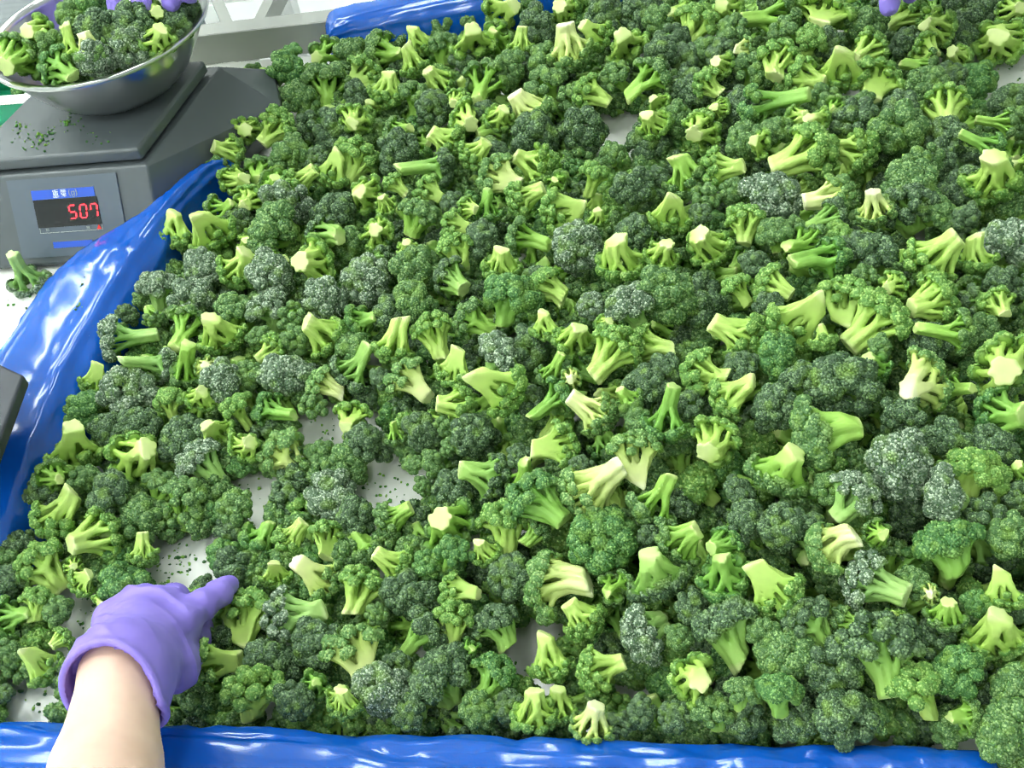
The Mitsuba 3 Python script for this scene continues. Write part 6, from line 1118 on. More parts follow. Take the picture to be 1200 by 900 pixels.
BOWL = """
-606.6 867.0 182.0 25.38 0.11 0.99 -0.12 -0.46 0.16 0.87 13 m 1.00 | mid-green floret in the steel bowl, stem pointing lower left | florets in the steel bowl
-593.2 891.7 186.0 20.53 0.06 0.77 -0.64 0.30 0.59 0.75 13 l 1.00 | light green floret in the steel bowl, stem pointing left | florets in the steel bowl
-551.6 861.4 186.0 17.01 -0.12 -0.36 -0.93 0.87 0.41 -0.27 18 l 1.00 | light green floret in the steel bowl, stem pointing up, leftmost of its kind | florets in the steel bowl
-562.4 849.9 176.0 20.04 -0.81 0.57 0.16 -0.56 -0.66 -0.50 12 g 1.00 | vivid green floret in the steel bowl, stem pointing lower right | florets in the steel bowl
-557.0 933.3 186.0 20.97 0.18 -0.86 0.47 -0.08 -0.49 -0.87 5 g 1.00 | vivid green floret in the steel bowl, crown up | florets in the steel bowl
-529.7 858.2 186.0 15.92 0.14 -0.22 -0.96 0.85 0.53 0.01 12 p 1.00 | pale-stemmed floret in the steel bowl, stem pointing up | florets in the steel bowl
-527.1 884.7 186.0 25.30 0.36 -0.91 0.20 0.82 0.20 -0.54 5 d 1.00 | dark green floret in the steel bowl, crown up, leftmost of its kind | florets in the steel bowl
-499.4 892.6 186.0 25.32 0.11 -0.82 0.56 -0.28 -0.57 -0.77 2 d 1.00 | dark green floret in the steel bowl, crown up, second from left of its kind | florets in the steel bowl
-527.9 859.6 176.0 20.06 0.68 -0.71 -0.16 0.72 0.62 0.32 1 f 1.00 | frosty grey-green floret in the steel bowl, crown up, leftmost of its kind | florets in the steel bowl
-501.9 879.5 176.0 21.25 0.55 -0.64 0.54 -0.72 -0.03 0.69 4 f 1.00 | frosty grey-green floret in the steel bowl, crown up, rightmost of its kind | florets in the steel bowl
-475.9 884.7 176.0 18.21 -0.55 0.36 -0.75 0.83 0.15 -0.54 12 l 1.00 | light green floret in the steel bowl, stem pointing up, rightmost of its kind | florets in the steel bowl
-468.6 914.3 176.0 17.51 0.24 -0.70 0.67 -0.77 -0.56 -0.31 0 d 1.00 | dark green floret in the steel bowl, crown up, third from left of its kind | florets in the steel bowl
-466.4 939.5 176.0 17.78 0.56 -0.82 0.06 0.77 0.55 0.33 1 d 1.00 | dark green floret in the steel bowl, crown up, rightmost of its kind | florets in the steel bowl
-485.0 915.2 186.0 16.41 -0.59 0.68 -0.44 0.33 -0.29 -0.90 13 l 1.00 | light green floret in the steel bowl, cut end facing up | florets in the steel bowl
-573.7 873.6 186.0 16.19 0.64 -0.54 -0.54 0.74 0.62 0.25 0 m 1.00 | mid-green floret in the steel bowl, crown up, leftmost of its kind | florets in the steel bowl
-569.3 922.4 186.0 18.78 0.37 -0.56 0.75 -0.86 -0.51 0.05 4 m 1.00 | mid-green floret in the steel bowl, crown up, rightmost of its kind | florets in the steel bowl
"""
STRAY = "-637.0 742.6 12.5 22.11 0.00 0.00 -1.00 1.00 0.10 0.00 17 f 1.00"
BED = """
-492 1065 16 14.8 35 27 23 13 21 -44 g 3
-453 414 14 17.4 40 30 5 7 -17 46 m 3
-462 440 14 16.5 -39 -31 -3 -10 17 -46 m 2
-452 465 14 14.8 29 20 36 -36 -9 34 m 3
-451 496 12 17.8 -37 -18 29 27 -41 9 m 3
-466 525 16 17.6 -29 -36 -17 39 -32 1 g 0
-463 551 15 14.6 -48 5 -14 -6 -49 4 l 3
-463 582 16 16.2 40 -23 20 23 44 5 l 0
-460 613 12 18.1 -3 15 -48 46 -17 -8 g 1
-463 656 16 14.6 -33 26 27 -35 -8 -35 m 3
-458 672 16 16.5 24 -37 -22 11 30 -38 d 3
-455 709 15 18.3 15 16 45 45 10 -19 m 2
-466 1063 13 18.4 8 -48 -9 -45 -3 -21 m 2
-437 408 11 15.5 34 22 29 -34 33 15 m 0
-425 431 11 17.5 10 18 -45 49 1 11 g 3
-436 507 16 17.5 -7 32 -38 -21 33 32 m 2
-426 530 13 16.8 -1 -22 -45 33 -34 16 g 3
-435 567 13 16.4 -20 -23 -40 -44 23 8 m 2
-437 587 14 15.3 5 50 4 -3 -4 50 g 2
-436 623 11 17.9 38 6 -32 -20 -34 -30 g 2
-436 652 14 18.2 -20 -16 43 -32 -29 -25 d 0
-425 680 14 17.7 -13 7 48 -47 -11 -11 d 1
-428 701 12 16.4 42 -22 -16 16 44 -19 m 2
-428 743 14 17.2 43 -24 -9 16 38 -29 l 0
-428 766 15 15.8 -10 -37 -32 -40 25 -16 g 3
-432 797 12 15.8 -2 -24 -44 -43 22 -11 m 1
-427 822 14 17.4 13 46 16 21 -20 41 l 1
-423 852 16 15.7 -28 2 -42 -12 48 10 l 1
-400 521 11 14.7 -32 -25 -29 14 -43 22 l 1
-400 551 15 16.6 -26 -16 -40 -43 9 24 m 1
-392 597 11 15.4 -24 30 32 -13 30 -38 g 3
-394 626 15 14.5 4 42 -27 24 22 38 m 3
-400 656 16 18.5 -38 32 6 31 38 -9 d 0
-405 688 15 14.7 40 20 23 -29 15 38 d 3
-393 716 13 15.9 -30 -32 23 -38 33 -4 g 3
-408 734 16 17.2 -5 -49 -8 -6 8 -49 m 3
-400 776 13 15.9 48 -14 0 -11 -38 31 m 2
-408 805 13 17.6 -33 27 26 5 38 -33 d 0
-398 827 12 14.7 -20 -2 -46 -24 43 9 g 3
-408 855 13 16.8 -46 15 -14 19 42 -19 m 0
-395 893 14 17.3 -35 -34 13 -35 35 -2 g 3
-401 911 11 14.7 -5 31 -39 22 -34 -30 g 1
-403 1008 15 16.6 6 47 16 7 -16 47 m 3
-399 1040 13 16.1 -42 -6 -27 -20 40 22 d 2
-407 1061 16 16.9 -37 9 -33 -30 13 38 m 0
-363 525 12 16.1 46 12 -16 -8 48 13 m 3
-361 566 11 14.6 -15 -1 -48 47 -8 -14 l 1
-375 598 11 17.2 -8 -20 -45 42 -27 5 g 2
-363 616 11 16.5 7 -11 48 14 47 9 l 2
-373 655 16 18.0 16 45 15 -46 19 -5 m 3
-374 682 14 17.6 22 45 -2 -36 19 29 m 0
-375 707 14 17.6 -9 -48 9 39 -13 -28 m 0
-362 735 13 16.9 35 -20 -30 -27 -42 -5 g 2
-371 823 16 17.8 46 -4 20 -13 31 37 g 1
-370 853 12 16.4 -7 6 -49 49 -4 -8 m 0
-376 883 11 17.4 -48 -1 -15 7 -45 -21 m 1
-377 920 13 14.6 -22 43 -11 44 24 5 m 3
-371 980 11 16.8 -14 -7 -47 -31 39 4 g 2
-377 1043 11 15.5 -43 -24 10 -1 -18 -47 m 1
-369 1069 13 16.1 -18 -45 12 45 -14 17 m 2
-333 530 13 16.6 -29 37 16 -33 -11 -36 d 0
-331 561 11 17.7 -41 28 -9 10 28 40 m 2
-340 585 13 18.0 -8 -35 -34 17 31 -36 g 2
-335 612 11 16.7 -12 46 14 -33 -18 33 d 1
-342 654 13 18.0 -34 35 -11 3 17 47 l 2
-336 681 12 17.2 12 -33 35 46 -5 -20 d 0
-338 707 12 17.6 35 -25 25 12 41 25 m 3
-332 733 12 15.0 -11 33 36 -4 -37 33 l 0
-347 775 12 17.6 31 36 -17 32 -35 -15 m 0
-348 792 15 16.4 -21 -44 11 -10 -8 -48 m 0
-332 829 14 15.5 -16 -1 47 47 2 16 m 1
-345 863 11 17.3 12 -43 22 -10 20 45 m 0
-341 883 15 14.9 45 -11 -19 20 39 24 m 3
-336 1002 12 17.0 41 27 9 -25 41 -13 l 3
-341 1048 12 16.6 -29 -38 14 -22 0 -45 g 3
-317 313 15 15.2 19 37 -28 43 -24 -3 g 3
-313 592 16 15.1 38 17 -28 -23 -17 -41 l 3
-305 612 16 18.3 12 -7 -48 -48 -6 -11 m 2
-314 652 15 15.9 -24 18 -40 -32 -38 2 m 1
-317 680 11 17.4 39 4 32 17 -44 -15 m 1
-306 704 12 18.1 23 -29 33 39 32 1 g 3
-311 733 11 16.0 19 43 17 32 -26 28 m 0
-315 766 13 17.5 11 47 12 -29 16 -38 m 2
-317 796 13 15.9 40 12 -28 28 -33 26 m 3
-308 822 12 16.2 -45 15 -16 6 44 24 d 0
-312 854 11 15.9 40 24 18 22 -3 -45 m 3
-302 887 13 16.2 35 3 36 -9 -48 12 m 2
-316 1015 11 16.6 24 -25 -36 -39 -31 -4 m 0
-306 1037 16 17.3 -28 36 21 16 -14 45 m 2
-279 326 13 18.3 11 -42 24 -2 -25 -43 l 0
-284 349 11 15.1 30 40 1 -18 12 45 d 1
-272 382 12 17.9 3 7 49 -17 -46 8 m 2
-281 582 14 17.5 -7 25 -43 2 -43 -25 l 2
-276 616 15 16.4 -36 31 -15 33 38 -1 m 3
-279 646 11 16.3 -20 46 0 38 16 -29 m 2
-278 678 13 16.4 -49 -2 11 -2 -48 -15 d 0
-277 713 14 16.7 -14 5 -48 -26 -43 3 m 2
-288 746 11 18.4 46 -20 3 -5 -19 -46 l 2
-273 763 15 16.1 47 0 16 6 -46 -19 g 1
-279 807 11 16.7 -29 -37 -17 -27 2 42 g 1
-279 835 16 17.3 -13 -38 30 48 -4 15 d 2
-271 859 16 18.1 7 -35 -35 -36 -28 22 l 3
-275 887 12 17.8 -44 22 -11 -9 -35 -35 l 2
-286 925 12 16.3 49 0 -12 -11 20 -44 l 2
-284 945 13 18.4 35 2 35 -27 34 25 d 3
-276 975 12 18.0 -3 48 13 -30 9 -39 m 3
-278 1003 11 18.1 -48 -13 8 7 -42 -26 m 2
-286 1046 11 15.1 23 -14 42 42 21 -16 d 0
-287 1072 15 17.5 0 -17 -47 -9 -46 17 m 0
-276 1099 16 17.8 -19 25 -39 44 22 -7 m 3
-256 294 14 15.5 27 -41 -11 -35 -29 20 d 2
-242 326 13 17.9 -35 -25 -26 33 -10 -36 m 3
-246 346 12 15.1 35 -33 -14 26 10 42 g 1
-252 380 16 18.4 18 -19 43 39 -19 -25 g 1
-249 590 11 18.3 41 -18 -23 -28 -11 -40 l 1
-247 627 15 14.7 -15 14 46 48 3 14 g 1
-252 648 14 15.1 40 -8 28 -22 24 38 m 1
-258 679 15 16.9 16 -40 -25 40 -2 30 m 3
-245 718 12 15.4 1 46 19 -37 14 -31 d 2
-241 740 11 15.5 -50 4 -6 -3 -49 -9 g 3
-245 774 11 17.2 31 -39 2 37 31 14 m 1
-252 796 13 14.8 33 -10 -36 -21 35 -29 m 0
-257 829 11 16.1 35 6 35 -29 34 23 m 0
-255 864 11 17.5 -36 -34 4 34 -35 11 m 0
-258 898 12 17.0 20 -23 -40 41 28 4 g 0
-257 917 15 14.9 -36 32 -13 -27 -38 -18 m 0
-250 956 15 15.6 -48 -8 -11 -14 29 39 m 2
-255 978 13 14.5 7 7 49 -46 -17 9 m 1
-249 1010 14 17.8 24 43 7 -35 24 -26 m 2
-249 1039 14 18.4 32 38 -5 30 -29 -28 l 0
-255 1077 11 18.4 -8 48 -10 39 12 29 g 0
-258 1094 15 16.8 -34 33 -17 -29 -38 -15 d 3
-218 295 13 15.3 -40 11 -28 10 49 4 g 3
-226 328 11 14.9 20 38 -25 -4 -26 -43 m 1
-217 352 14 16.2 -41 14 -24 17 47 0 m 0
-222 375 14 15.9 -50 3 -5 5 13 -48 m 3
-228 415 14 17.6 25 -31 -30 -18 -39 25 m 0
-216 568 11 15.0 -22 -12 43 21 -45 -1 m 1
-227 585 16 16.4 -32 6 -38 3 -49 -11 m 1
-214 628 16 18.3 41 -9 28 -28 -23 34 d 1
-227 642 11 16.4 -25 -28 33 39 1 31 d 1
-211 671 14 16.5 8 29 -40 17 36 30 l 1
-220 701 13 14.8 -21 -45 9 -36 22 27 m 0
-214 739 12 16.7 22 -15 -42 21 45 -5 g 0
-224 777 12 14.9 37 -17 -30 15 47 -8 d 0
-225 796 16 17.0 -47 16 -9 -18 -35 30 d 0
-223 825 12 16.2 44 23 0 2 -5 -50 g 0
-222 852 12 16.5 19 37 28 -22 34 -30 l 3
-215 897 12 16.9 -19 -7 46 -38 31 -11 l 2
-222 916 13 18.1 8 5 -49 -2 50 5 m 2
-219 949 11 16.3 48 13 3 -1 15 -48 m 3
-214 987 13 17.9 -49 -8 4 9 -40 29 m 0
-220 1013 11 14.7 8 -8 -49 -39 -32 -1 l 0
-224 1106 15 15.8 31 -26 29 -29 10 40 g 3
-190 325 11 17.6 47 14 -12 16 -13 46 m 1
-192 354 14 16.8 -34 17 -33 32 -10 -37 m 3
-194 385 14 16.6 15 45 -17 48 -14 5 m 2
-193 405 15 17.4 -49 6 -9 7 49 -8 d 0
-194 533 12 18.3 -33 21 -31 -37 -16 29 l 2
-193 565 12 17.1 -2 1 50 18 -46 2 m 3
-193 589 14 18.4 -6 -9 -49 49 8 -8 m 3
-195 617 16 15.2 -35 -1 36 31 -25 30 m 2
-193 648 14 18.0 29 -7 40 11 49 1 d 1
-191 680 14 14.6 5 -25 43 -28 -37 -18 l 2
-190 706 13 15.9 7 4 -49 27 42 7 m 3
-191 748 13 18.1 -27 41 9 -35 -15 -33 g 1
-183 769 13 17.1 25 25 -35 -25 42 12 d 2
-190 808 16 18.4 50 5 -2 -5 27 -42 g 3
-181 836 14 15.5 31 -25 -30 0 -38 32 m 0
-188 854 13 15.5 43 11 24 26 -7 -42 g 3
-196 890 11 16.0 40 30 1 25 -32 -29 d 0
-190 911 11 14.6 32 -36 -13 13 26 -41 m 3
-183 956 14 16.9 -26 42 3 -9 -9 48 m 0
-192 981 15 18.2 12 -43 23 -46 -1 20 l 1
-196 1003 13 18.0 33 -3 -37 34 24 28 l 2
-190 1041 14 18.3 -42 23 14 15 0 48 g 2
-182 1076 12 17.7 6 44 -24 50 -6 0 d 3
-193 1096 16 15.4 34 34 15 -5 -15 47 l 0
-153 313 14 17.3 6 -36 34 48 -4 -13 l 2
-161 346 15 16.2 18 -3 47 40 -25 -17 g 1
-165 376 13 16.7 7 38 32 -48 14 -6 m 3
-167 408 12 17.6 -43 -6 25 -26 15 -40 m 0
-167 444 16 17.4 -22 -44 -7 17 -15 45 m 2
-153 467 11 16.2 13 -48 5 42 9 -26 m 1
-154 491 14 15.6 -2 -11 49 -14 47 10 m 0
-151 527 16 18.3 8 -8 49 -49 -7 6 m 0
-159 552 14 16.5 -30 4 -40 34 -24 -28 m 3
-163 585 14 16.2 -49 3 -9 -2 45 22 d 0
-152 626 15 14.9 -34 24 28 -35 -10 -34 m 2
-151 642 15 16.6 47 -13 -11 -9 8 -49 m 1
-156 671 11 18.1 -26 35 25 -43 -20 -16 l 3
-159 705 11 18.1 -44 6 -22 20 35 -30 g 3
-163 738 11 18.0 22 45 6 40 -23 19 d 2
-167 765 16 18.0 10 -49 -4 -49 -10 -4 d 1
-166 806 16 14.8 -24 40 -19 -35 -30 -19 g 2
-160 825 12 15.4 22 -15 -42 -26 -43 2 m 1
-155 868 16 18.2 33 36 8 4 7 -49 m 2
-155 897 14 16.5 -46 -9 18 -17 -7 -46 g 0
-156 913 12 18.3 25 -43 -6 15 2 48 d 2
-165 957 12 15.8 0 -37 33 23 29 33 d 3
-164 976 16 18.0 47 -7 -14 -8 -49 -3 d 2
-165 1014 11 15.2 -11 30 -39 -41 16 24 g 3
-164 1045 11 17.5 49 0 -8 -3 45 -21 g 1
-154 1062 14 15.8 -4 38 -32 13 32 36 g 0
-158 1093 11 14.6 -3 -11 49 -21 44 9 m 3
-164 1121 11 15.1 46 -19 -3 -18 -45 10 g 1
-138 324 14 14.7 38 32 -1 -12 16 46 d 0
-128 385 16 17.0 6 32 38 13 -38 30 l 3
-135 415 12 15.8 -48 15 5 6 2 50 l 2
-138 431 12 16.0 25 32 29 43 -17 -18 m 3
-138 468 15 16.8 5 -50 -1 -42 -4 27 m 2
-126 507 15 15.6 28 41 -3 -38 24 -22 l 0
-136 523 13 18.4 3 -3 -50 -25 43 -4 m 1
-127 565 14 17.4 21 -42 18 -45 -23 0 m 2
-137 586 12 15.6 25 -43 3 26 12 -41 d 2
-121 620 13 14.9 -6 -40 30 48 4 14 d 2
-136 650 15 15.7 33 20 31 -22 45 -6 g 1
-130 680 14 17.4 -27 -41 11 -4 -11 -49 l 2
-128 702 14 18.1 -35 -32 -15 35 -34 -10 m 3
-125 734 13 16.1 3 3 -50 17 47 4 m 3
-132 761 12 16.9 -33 37 4 -34 -33 15 l 1
-128 795 12 16.7 49 10 1 8 -36 -34 g 3
-129 828 16 15.8 -27 37 20 -13 16 -46 m 1
-121 868 16 15.9 19 -42 19 40 26 16 g 2
-128 898 16 16.9 41 26 10 2 -20 46 g 3
-124 920 11 17.8 23 -41 -17 35 28 -22 m 2
-132 958 11 18.2 45 -5 -20 4 50 -5 l 2
-138 988 14 15.8 12 11 -47 14 46 14 l 1
-133 1004 15 15.9 -25 1 -43 15 -47 -10 d 3
-135 1042 11 18.1 28 6 -41 29 -38 15 d 1
-127 1076 13 17.7 -16 42 21 5 24 -44 l 1
-134 1102 11 16.8 -5 9 -49 -49 -9 3 l 3
-138 1124 13 14.8 -35 -35 -5 31 -34 21 d 0
-96 293 16 15.1 4 3 -50 -49 11 -3 m 1
-96 379 12 17.4 10 6 49 -29 -39 11 l 1
-106 410 15 17.6 -45 -17 -15 -22 22 39 d 0
-95 433 11 15.0 14 13 46 -14 -45 17 g 3
-104 474 15 14.7 -19 27 38 -10 37 -32 m 3
-105 508 13 17.4 33 35 14 37 -31 -11 l 0
-98 521 16 15.0 -46 20 7 19 34 31 m 3
-108 558 11 16.4 -22 44 8 -9 -13 47 m 2
-106 592 11 17.6 19 -46 -4 45 20 -9 g 3
-107 622 15 16.1 -48 -12 -5 8 -44 23 d 2
-92 644 11 15.8 40 -29 -8 -28 -32 -26 m 3
-107 678 13 17.0 40 -21 -21 29 33 23 m 2
-97 712 11 18.4 42 21 -16 -5 -24 -44 m 3
-92 734 15 18.2 37 -14 30 10 -38 -30 g 2
-97 762 15 17.7 -16 20 -43 -21 38 25 m 0
-103 803 13 15.2 43 3 -25 10 43 23 d 0
-100 826 15 17.2 3 39 32 42 15 -22 m 3
-105 859 16 17.7 47 -12 -12 -16 -16 -45 m 3
-108 885 16 16.7 -44 18 -15 -17 -47 -5 d 3
-102 925 12 15.8 -46 -7 17 -15 41 -24 d 2
-104 954 16 16.7 37 5 -33 33 -16 34 g 1
-96 986 12 17.5 46 15 -11 12 -47 -11 l 2
-95 1005 15 16.5 -37 -34 -6 31 -29 -26 d 2
-107 1033 11 18.2 18 32 -34 -47 15 -10 d 3
-93 1073 12 15.8 -49 12 0 -12 -49 0 m 2
-99 1093 12 15.8 -44 -12 21 -22 36 -27 d 0
-61 376 16 18.0 10 49 5 -22 9 -44 g 0
-70 407 14 16.1 -21 -38 -26 31 -32 22 l 0
-71 433 14 16.0 -36 -22 -26 2 -40 30 g 0
-71 462 11 15.3 -16 12 -46 10 -46 -16 m 3
-78 501 15 15.6 45 -22 1 -3 -9 -49 d 0
-75 522 11 17.0 0 -8 49 46 20 3 m 3
-71 563 14 15.5 41 27 -10 -23 21 -39 d 0
-67 588 14 15.6 29 41 -1 -32 23 31 g 1
-72 618 12 17.9 13 26 -41 -24 40 18 m 3
-65 654 12 15.3 27 41 -9 16 -20 -43 g 2
-73 673 11 15.5 -37 -33 7 29 -25 33 g 0
-63 713 16 16.0 -7 40 -28 -11 -29 -39 m 3
-69 741 16 16.6 45 -9 20 19 -7 -46 m 2
-71 772 13 15.2 -25 -34 -27 -13 -24 42 m 0
-70 792 15 15.8 -9 -11 -48 -49 0 9 l 1
-61 834 14 17.6 20 -8 45 28 41 -5 g 0
-61 863 15 15.4 -37 -8 33 31 -26 29 m 1
-75 979 16 14.8 32 32 -20 4 23 44 m 0
-67 1013 14 18.5 0 46 -21 49 4 8 m 2
-77 1031 11 16.3 -41 25 -14 24 17 -40 g 2
-61 1065 12 15.1 17 44 16 4 -18 46 d 1
-74 1092 14 17.1 17 33 -33 36 -32 -14 m 3
-72 1129 11 16.7 -5 48 -14 -42 -11 -24 d 3
-43 358 13 17.9 -17 42 -22 -6 -25 -43 g 0
-37 384 14 16.4 -6 -46 17 45 -12 -18 d 1
-37 403 14 17.0 11 22 -44 35 -35 -8 g 2
-32 446 15 17.3 42 21 -17 -25 18 -39 g 2
-33 462 11 15.3 31 34 -20 23 -36 -26 l 3
-31 498 14 15.9 39 -16 -27 10 47 -13 m 1
-36 524 11 16.5 -4 -32 -38 -26 34 -26 m 3
-48 567 16 17.7 -16 -31 36 -7 39 30 g 1
-32 593 13 16.6 -40 20 -22 5 -32 -38 l 2
-45 622 11 14.8 -7 8 49 49 -5 8 d 3
-33 647 11 15.9 -43 -19 17 -24 16 -41 g 0
-34 682 15 17.4 -38 6 32 15 -41 24 d 0
-46 709 12 17.8 -2 22 -45 -33 33 18 m 1
-35 746 14 15.6 -1 -41 -29 40 -18 24 m 0
-39 762 15 15.9 -38 12 -30 23 -24 -38 m 2
-35 795 15 17.4 -42 24 -11 14 38 29 g 2
-38 823 16 18.4 9 28 -40 48 4 13 l 1
-36 974 12 16.7 -43 -22 12 11 -38 -30 g 1
-36 1009 15 15.9 -50 1 -1 1 46 -19 d 3
-41 1042 12 17.4 8 -17 46 5 47 17 m 2
-47 1068 15 14.6 -32 -33 -20 39 -25 -20 m 3
-36 1102 12 14.6 45 15 -16 -8 45 20 m 2
-47 1131 15 17.4 48 13 7 -14 29 38 g 1
-3 354 13 15.0 -2 48 15 45 -5 22 g 0
-2 381 14 15.4 -31 -19 35 39 -21 23 g 0
-6 412 16 17.0 11 -48 7 -40 -4 30 m 1
-7 441 11 18.2 27 -40 -14 14 -8 47 g 2
-3 473 13 15.5 -25 30 32 29 -16 37 l 2
-15 502 15 18.5 -23 -35 -27 3 -31 39 m 1
-10 527 16 15.0 23 24 -37 -24 42 12 l 3
-13 557 11 18.2 35 -20 29 18 46 10 m 3
-9 585 15 16.1 6 47 17 19 13 -44 m 3
-6 622 15 16.4 -4 38 32 41 -16 23 g 3
-5 645 13 15.6 42 -8 -26 -25 -31 -30 l 0
-3 682 14 15.1 -2 50 -3 -49 -2 -12 m 2
-17 715 13 18.5 -31 28 -27 34 37 -1 d 3
-7 743 13 17.4 21 -19 -41 -42 9 -26 d 0
-7 775 13 14.9 -1 13 -48 15 46 12 m 1
-4 805 15 15.0 47 -11 13 14 3 -48 d 2
-4 830 12 14.9 -41 12 -26 28 7 -41 m 3
-3 917 16 17.2 -38 30 12 -11 -30 38 m 2
-17 943 11 17.5 -25 43 -5 12 2 -49 m 1
-14 987 13 15.7 -37 -11 -32 28 16 -38 d 3
-12 1016 12 17.0 26 -19 38 23 -31 -32 g 3
-11 1043 11 14.8 29 -2 41 -38 18 28 m 0
-5 1062 14 15.8 -25 0 44 26 40 15 m 1
-3 1098 13 17.8 -9 49 -3 -49 -8 7 l 3
-12 1136 15 15.8 -47 -1 -18 11 38 -31 d 0
21 293 14 14.8 -29 40 7 -41 -29 -1 m 2
12 323 16 15.2 -8 32 -38 31 33 21 m 3
26 347 16 15.7 49 -8 -4 -2 -34 37 d 3
15 382 16 16.3 42 -21 -16 26 40 15 d 0
28 401 15 14.7 -30 -38 12 -25 29 31 m 1
20 432 12 17.3 -19 40 -23 22 29 34 m 0
28 467 16 17.6 -31 -12 -37 -29 -25 33 m 3
20 495 12 18.2 -25 43 0 -7 -5 -49 m 0
25 535 15 15.4 5 27 -42 47 -16 -4 g 2
25 555 11 16.7 -11 -19 -45 -1 46 -19 m 1
22 595 13 16.0 -5 49 5 9 -4 49 m 3
25 624 12 17.1 26 -37 -22 -12 19 -45 g 0
23 644 12 14.6 -24 33 29 4 -31 39 m 2
11 680 16 17.6 5 15 -47 37 -33 -6 g 1
11 701 15 18.3 13 48 -6 -13 9 47 g 1
18 740 15 16.6 24 -18 40 40 28 -12 m 2
17 763 15 15.3 -38 20 26 33 18 33 m 1
11 808 16 14.6 -48 5 -12 12 -2 -49 d 1
22 833 15 17.7 -9 34 -35 -4 -36 -34 m 2
12 852 16 14.6 0 -48 14 45 -6 -20 d 0
12 898 14 16.9 -34 31 -20 -1 27 42 m 2
27 928 14 17.2 -49 -1 12 -3 -47 -16 m 1
28 958 15 15.7 -18 -17 -43 -42 -15 23 m 1
16 984 15 16.6 6 25 -43 49 3 9 l 0
23 1005 15 16.8 46 -18 4 3 18 47 l 0
27 1036 14 17.1 43 -22 13 12 -4 -48 m 3
24 1066 13 15.6 -12 -27 -40 12 38 -30 m 2
27 1103 11 15.8 -34 33 -17 1 -22 -45 l 1
24 1127 11 16.1 -16 47 4 8 -1 49 m 0
25 1153 16 14.7 -8 49 9 -44 -3 -24 m 3
53 294 13 16.9 -41 -7 28 -15 46 -10 m 3
42 323 16 18.1 -24 20 -39 40 28 -10 m 1
48 355 12 15.5 -49 -4 -8 5 29 -41 m 3
52 385 16 18.1 27 -41 -9 -28 -26 33 l 1
55 418 15 15.4 -34 0 -37 35 -15 -32 d 0
56 440 14 18.2 47 -16 4 -13 -28 39 m 2
55 464 13 15.4 43 -1 25 -16 -40 26 m 0
56 495 16 16.8 -27 20 37 -4 -45 21 m 3
42 533 11 16.3 -25 43 7 26 21 -37 m 0
49 563 16 17.6 -28 -24 34 41 -16 23 m 3
44 595 11 15.7 38 32 -9 -33 37 -7 m 2
54 627 15 18.3 15 46 -13 -30 20 35 g 0
51 651 16 14.6 33 -28 -25 9 -27 41 g 3
49 675 15 17.7 -36 -14 31 32 3 38 m 0
47 705 14 18.3 -49 12 0 -3 -9 49 g 2
52 735 15 16.8 34 37 -5 7 -13 -48 m 0
54 777 12 15.8 12 31 38 -34 -22 29 d 1
57 803 14 15.0 -18 -21 41 -10 -42 -26 m 3
45 828 15 16.0 26 13 -41 -37 -17 -29 g 2
51 861 14 17.1 23 -4 44 -27 39 17 d 0
52 895 12 17.5 -15 -39 -28 -6 30 -39 g 2
46 920 11 15.9 30 35 -20 40 -25 17 l 0
56 951 13 17.2 -25 -37 23 41 -11 26 m 2
45 976 13 15.9 21 29 -35 -11 -34 -35 m 3
54 1010 16 15.2 -32 22 31 15 45 -15 m 2
50 1041 15 15.2 -6 -7 -49 -45 21 3 g 0
49 1071 11 14.8 19 -9 46 -41 19 21 d 3
41 1096 12 16.3 4 -2 50 39 -31 -5 m 2
46 1135 15 14.6 -46 9 -16 -18 -12 45 g 0
76 326 12 18.3 15 -3 -48 -45 -18 -13 m 2
72 355 13 17.6 -25 -43 1 -30 16 -37 m 1
82 375 16 15.7 12 40 -28 -1 -29 -41 m 1
78 413 14 14.6 43 -7 24 24 0 -44 l 2
79 442 11 16.8 27 -16 -39 -33 19 -32 m 2
79 473 14 18.0 25 -10 42 -41 -21 20 m 1
78 491 12 18.1 25 -9 -42 43 -1 26 m 2
79 531 13 15.3 -3 44 23 48 -3 12 g 0
83 561 15 17.9 7 15 -47 36 31 15 m 0
88 597 11 16.6 -30 -15 38 -36 31 -17 g 2
83 621 15 17.7 35 -6 35 35 7 -35 l 3
77 652 13 15.9 -27 41 -7 -31 -26 -30 m 3
79 674 16 18.1 15 -32 36 42 -8 -25 m 0
83 710 15 18.2 47 11 12 -10 49 -6 m 0
71 746 15 16.7 -5 49 -7 46 7 18 g 1
77 764 15 16.8 -18 -8 46 17 45 14 m 0
88 792 13 17.5 41 -17 22 1 -39 -31 m 0
78 833 15 14.7 0 -14 48 -34 -35 -10 m 2
88 852 13 15.6 20 -43 15 44 23 7 l 3
78 889 11 17.7 -35 16 -32 -35 -11 34 d 3
80 926 14 16.8 -3 6 50 41 29 -1 m 0
78 951 11 16.6 -27 34 25 -40 -10 -29 m 3
87 982 16 16.0 13 -48 -8 -7 -10 48 l 3
81 1001 16 14.6 22 -39 -22 43 26 -2 g 2
85 1041 13 18.3 22 23 38 22 -43 13 m 1
88 1078 16 16.7 -25 -7 43 -43 5 -25 m 1
72 1106 12 14.6 -30 -5 -40 18 -46 -8 g 0
85 1128 11 15.2 -44 -15 -17 -16 -8 47 d 3
103 314 16 16.0 -16 47 3 -42 -15 22 l 2
117 345 14 14.9 -35 -13 -33 35 -19 -30 m 0
101 382 16 15.0 -7 -36 -34 -27 32 -28 m 1
116 401 12 17.8 40 -3 29 30 2 -40 m 3
107 433 15 16.6 10 37 32 14 -34 34 d 0
103 464 14 18.3 36 -34 2 2 5 50 m 0
116 507 16 16.9 -6 43 26 -49 -8 1 d 1
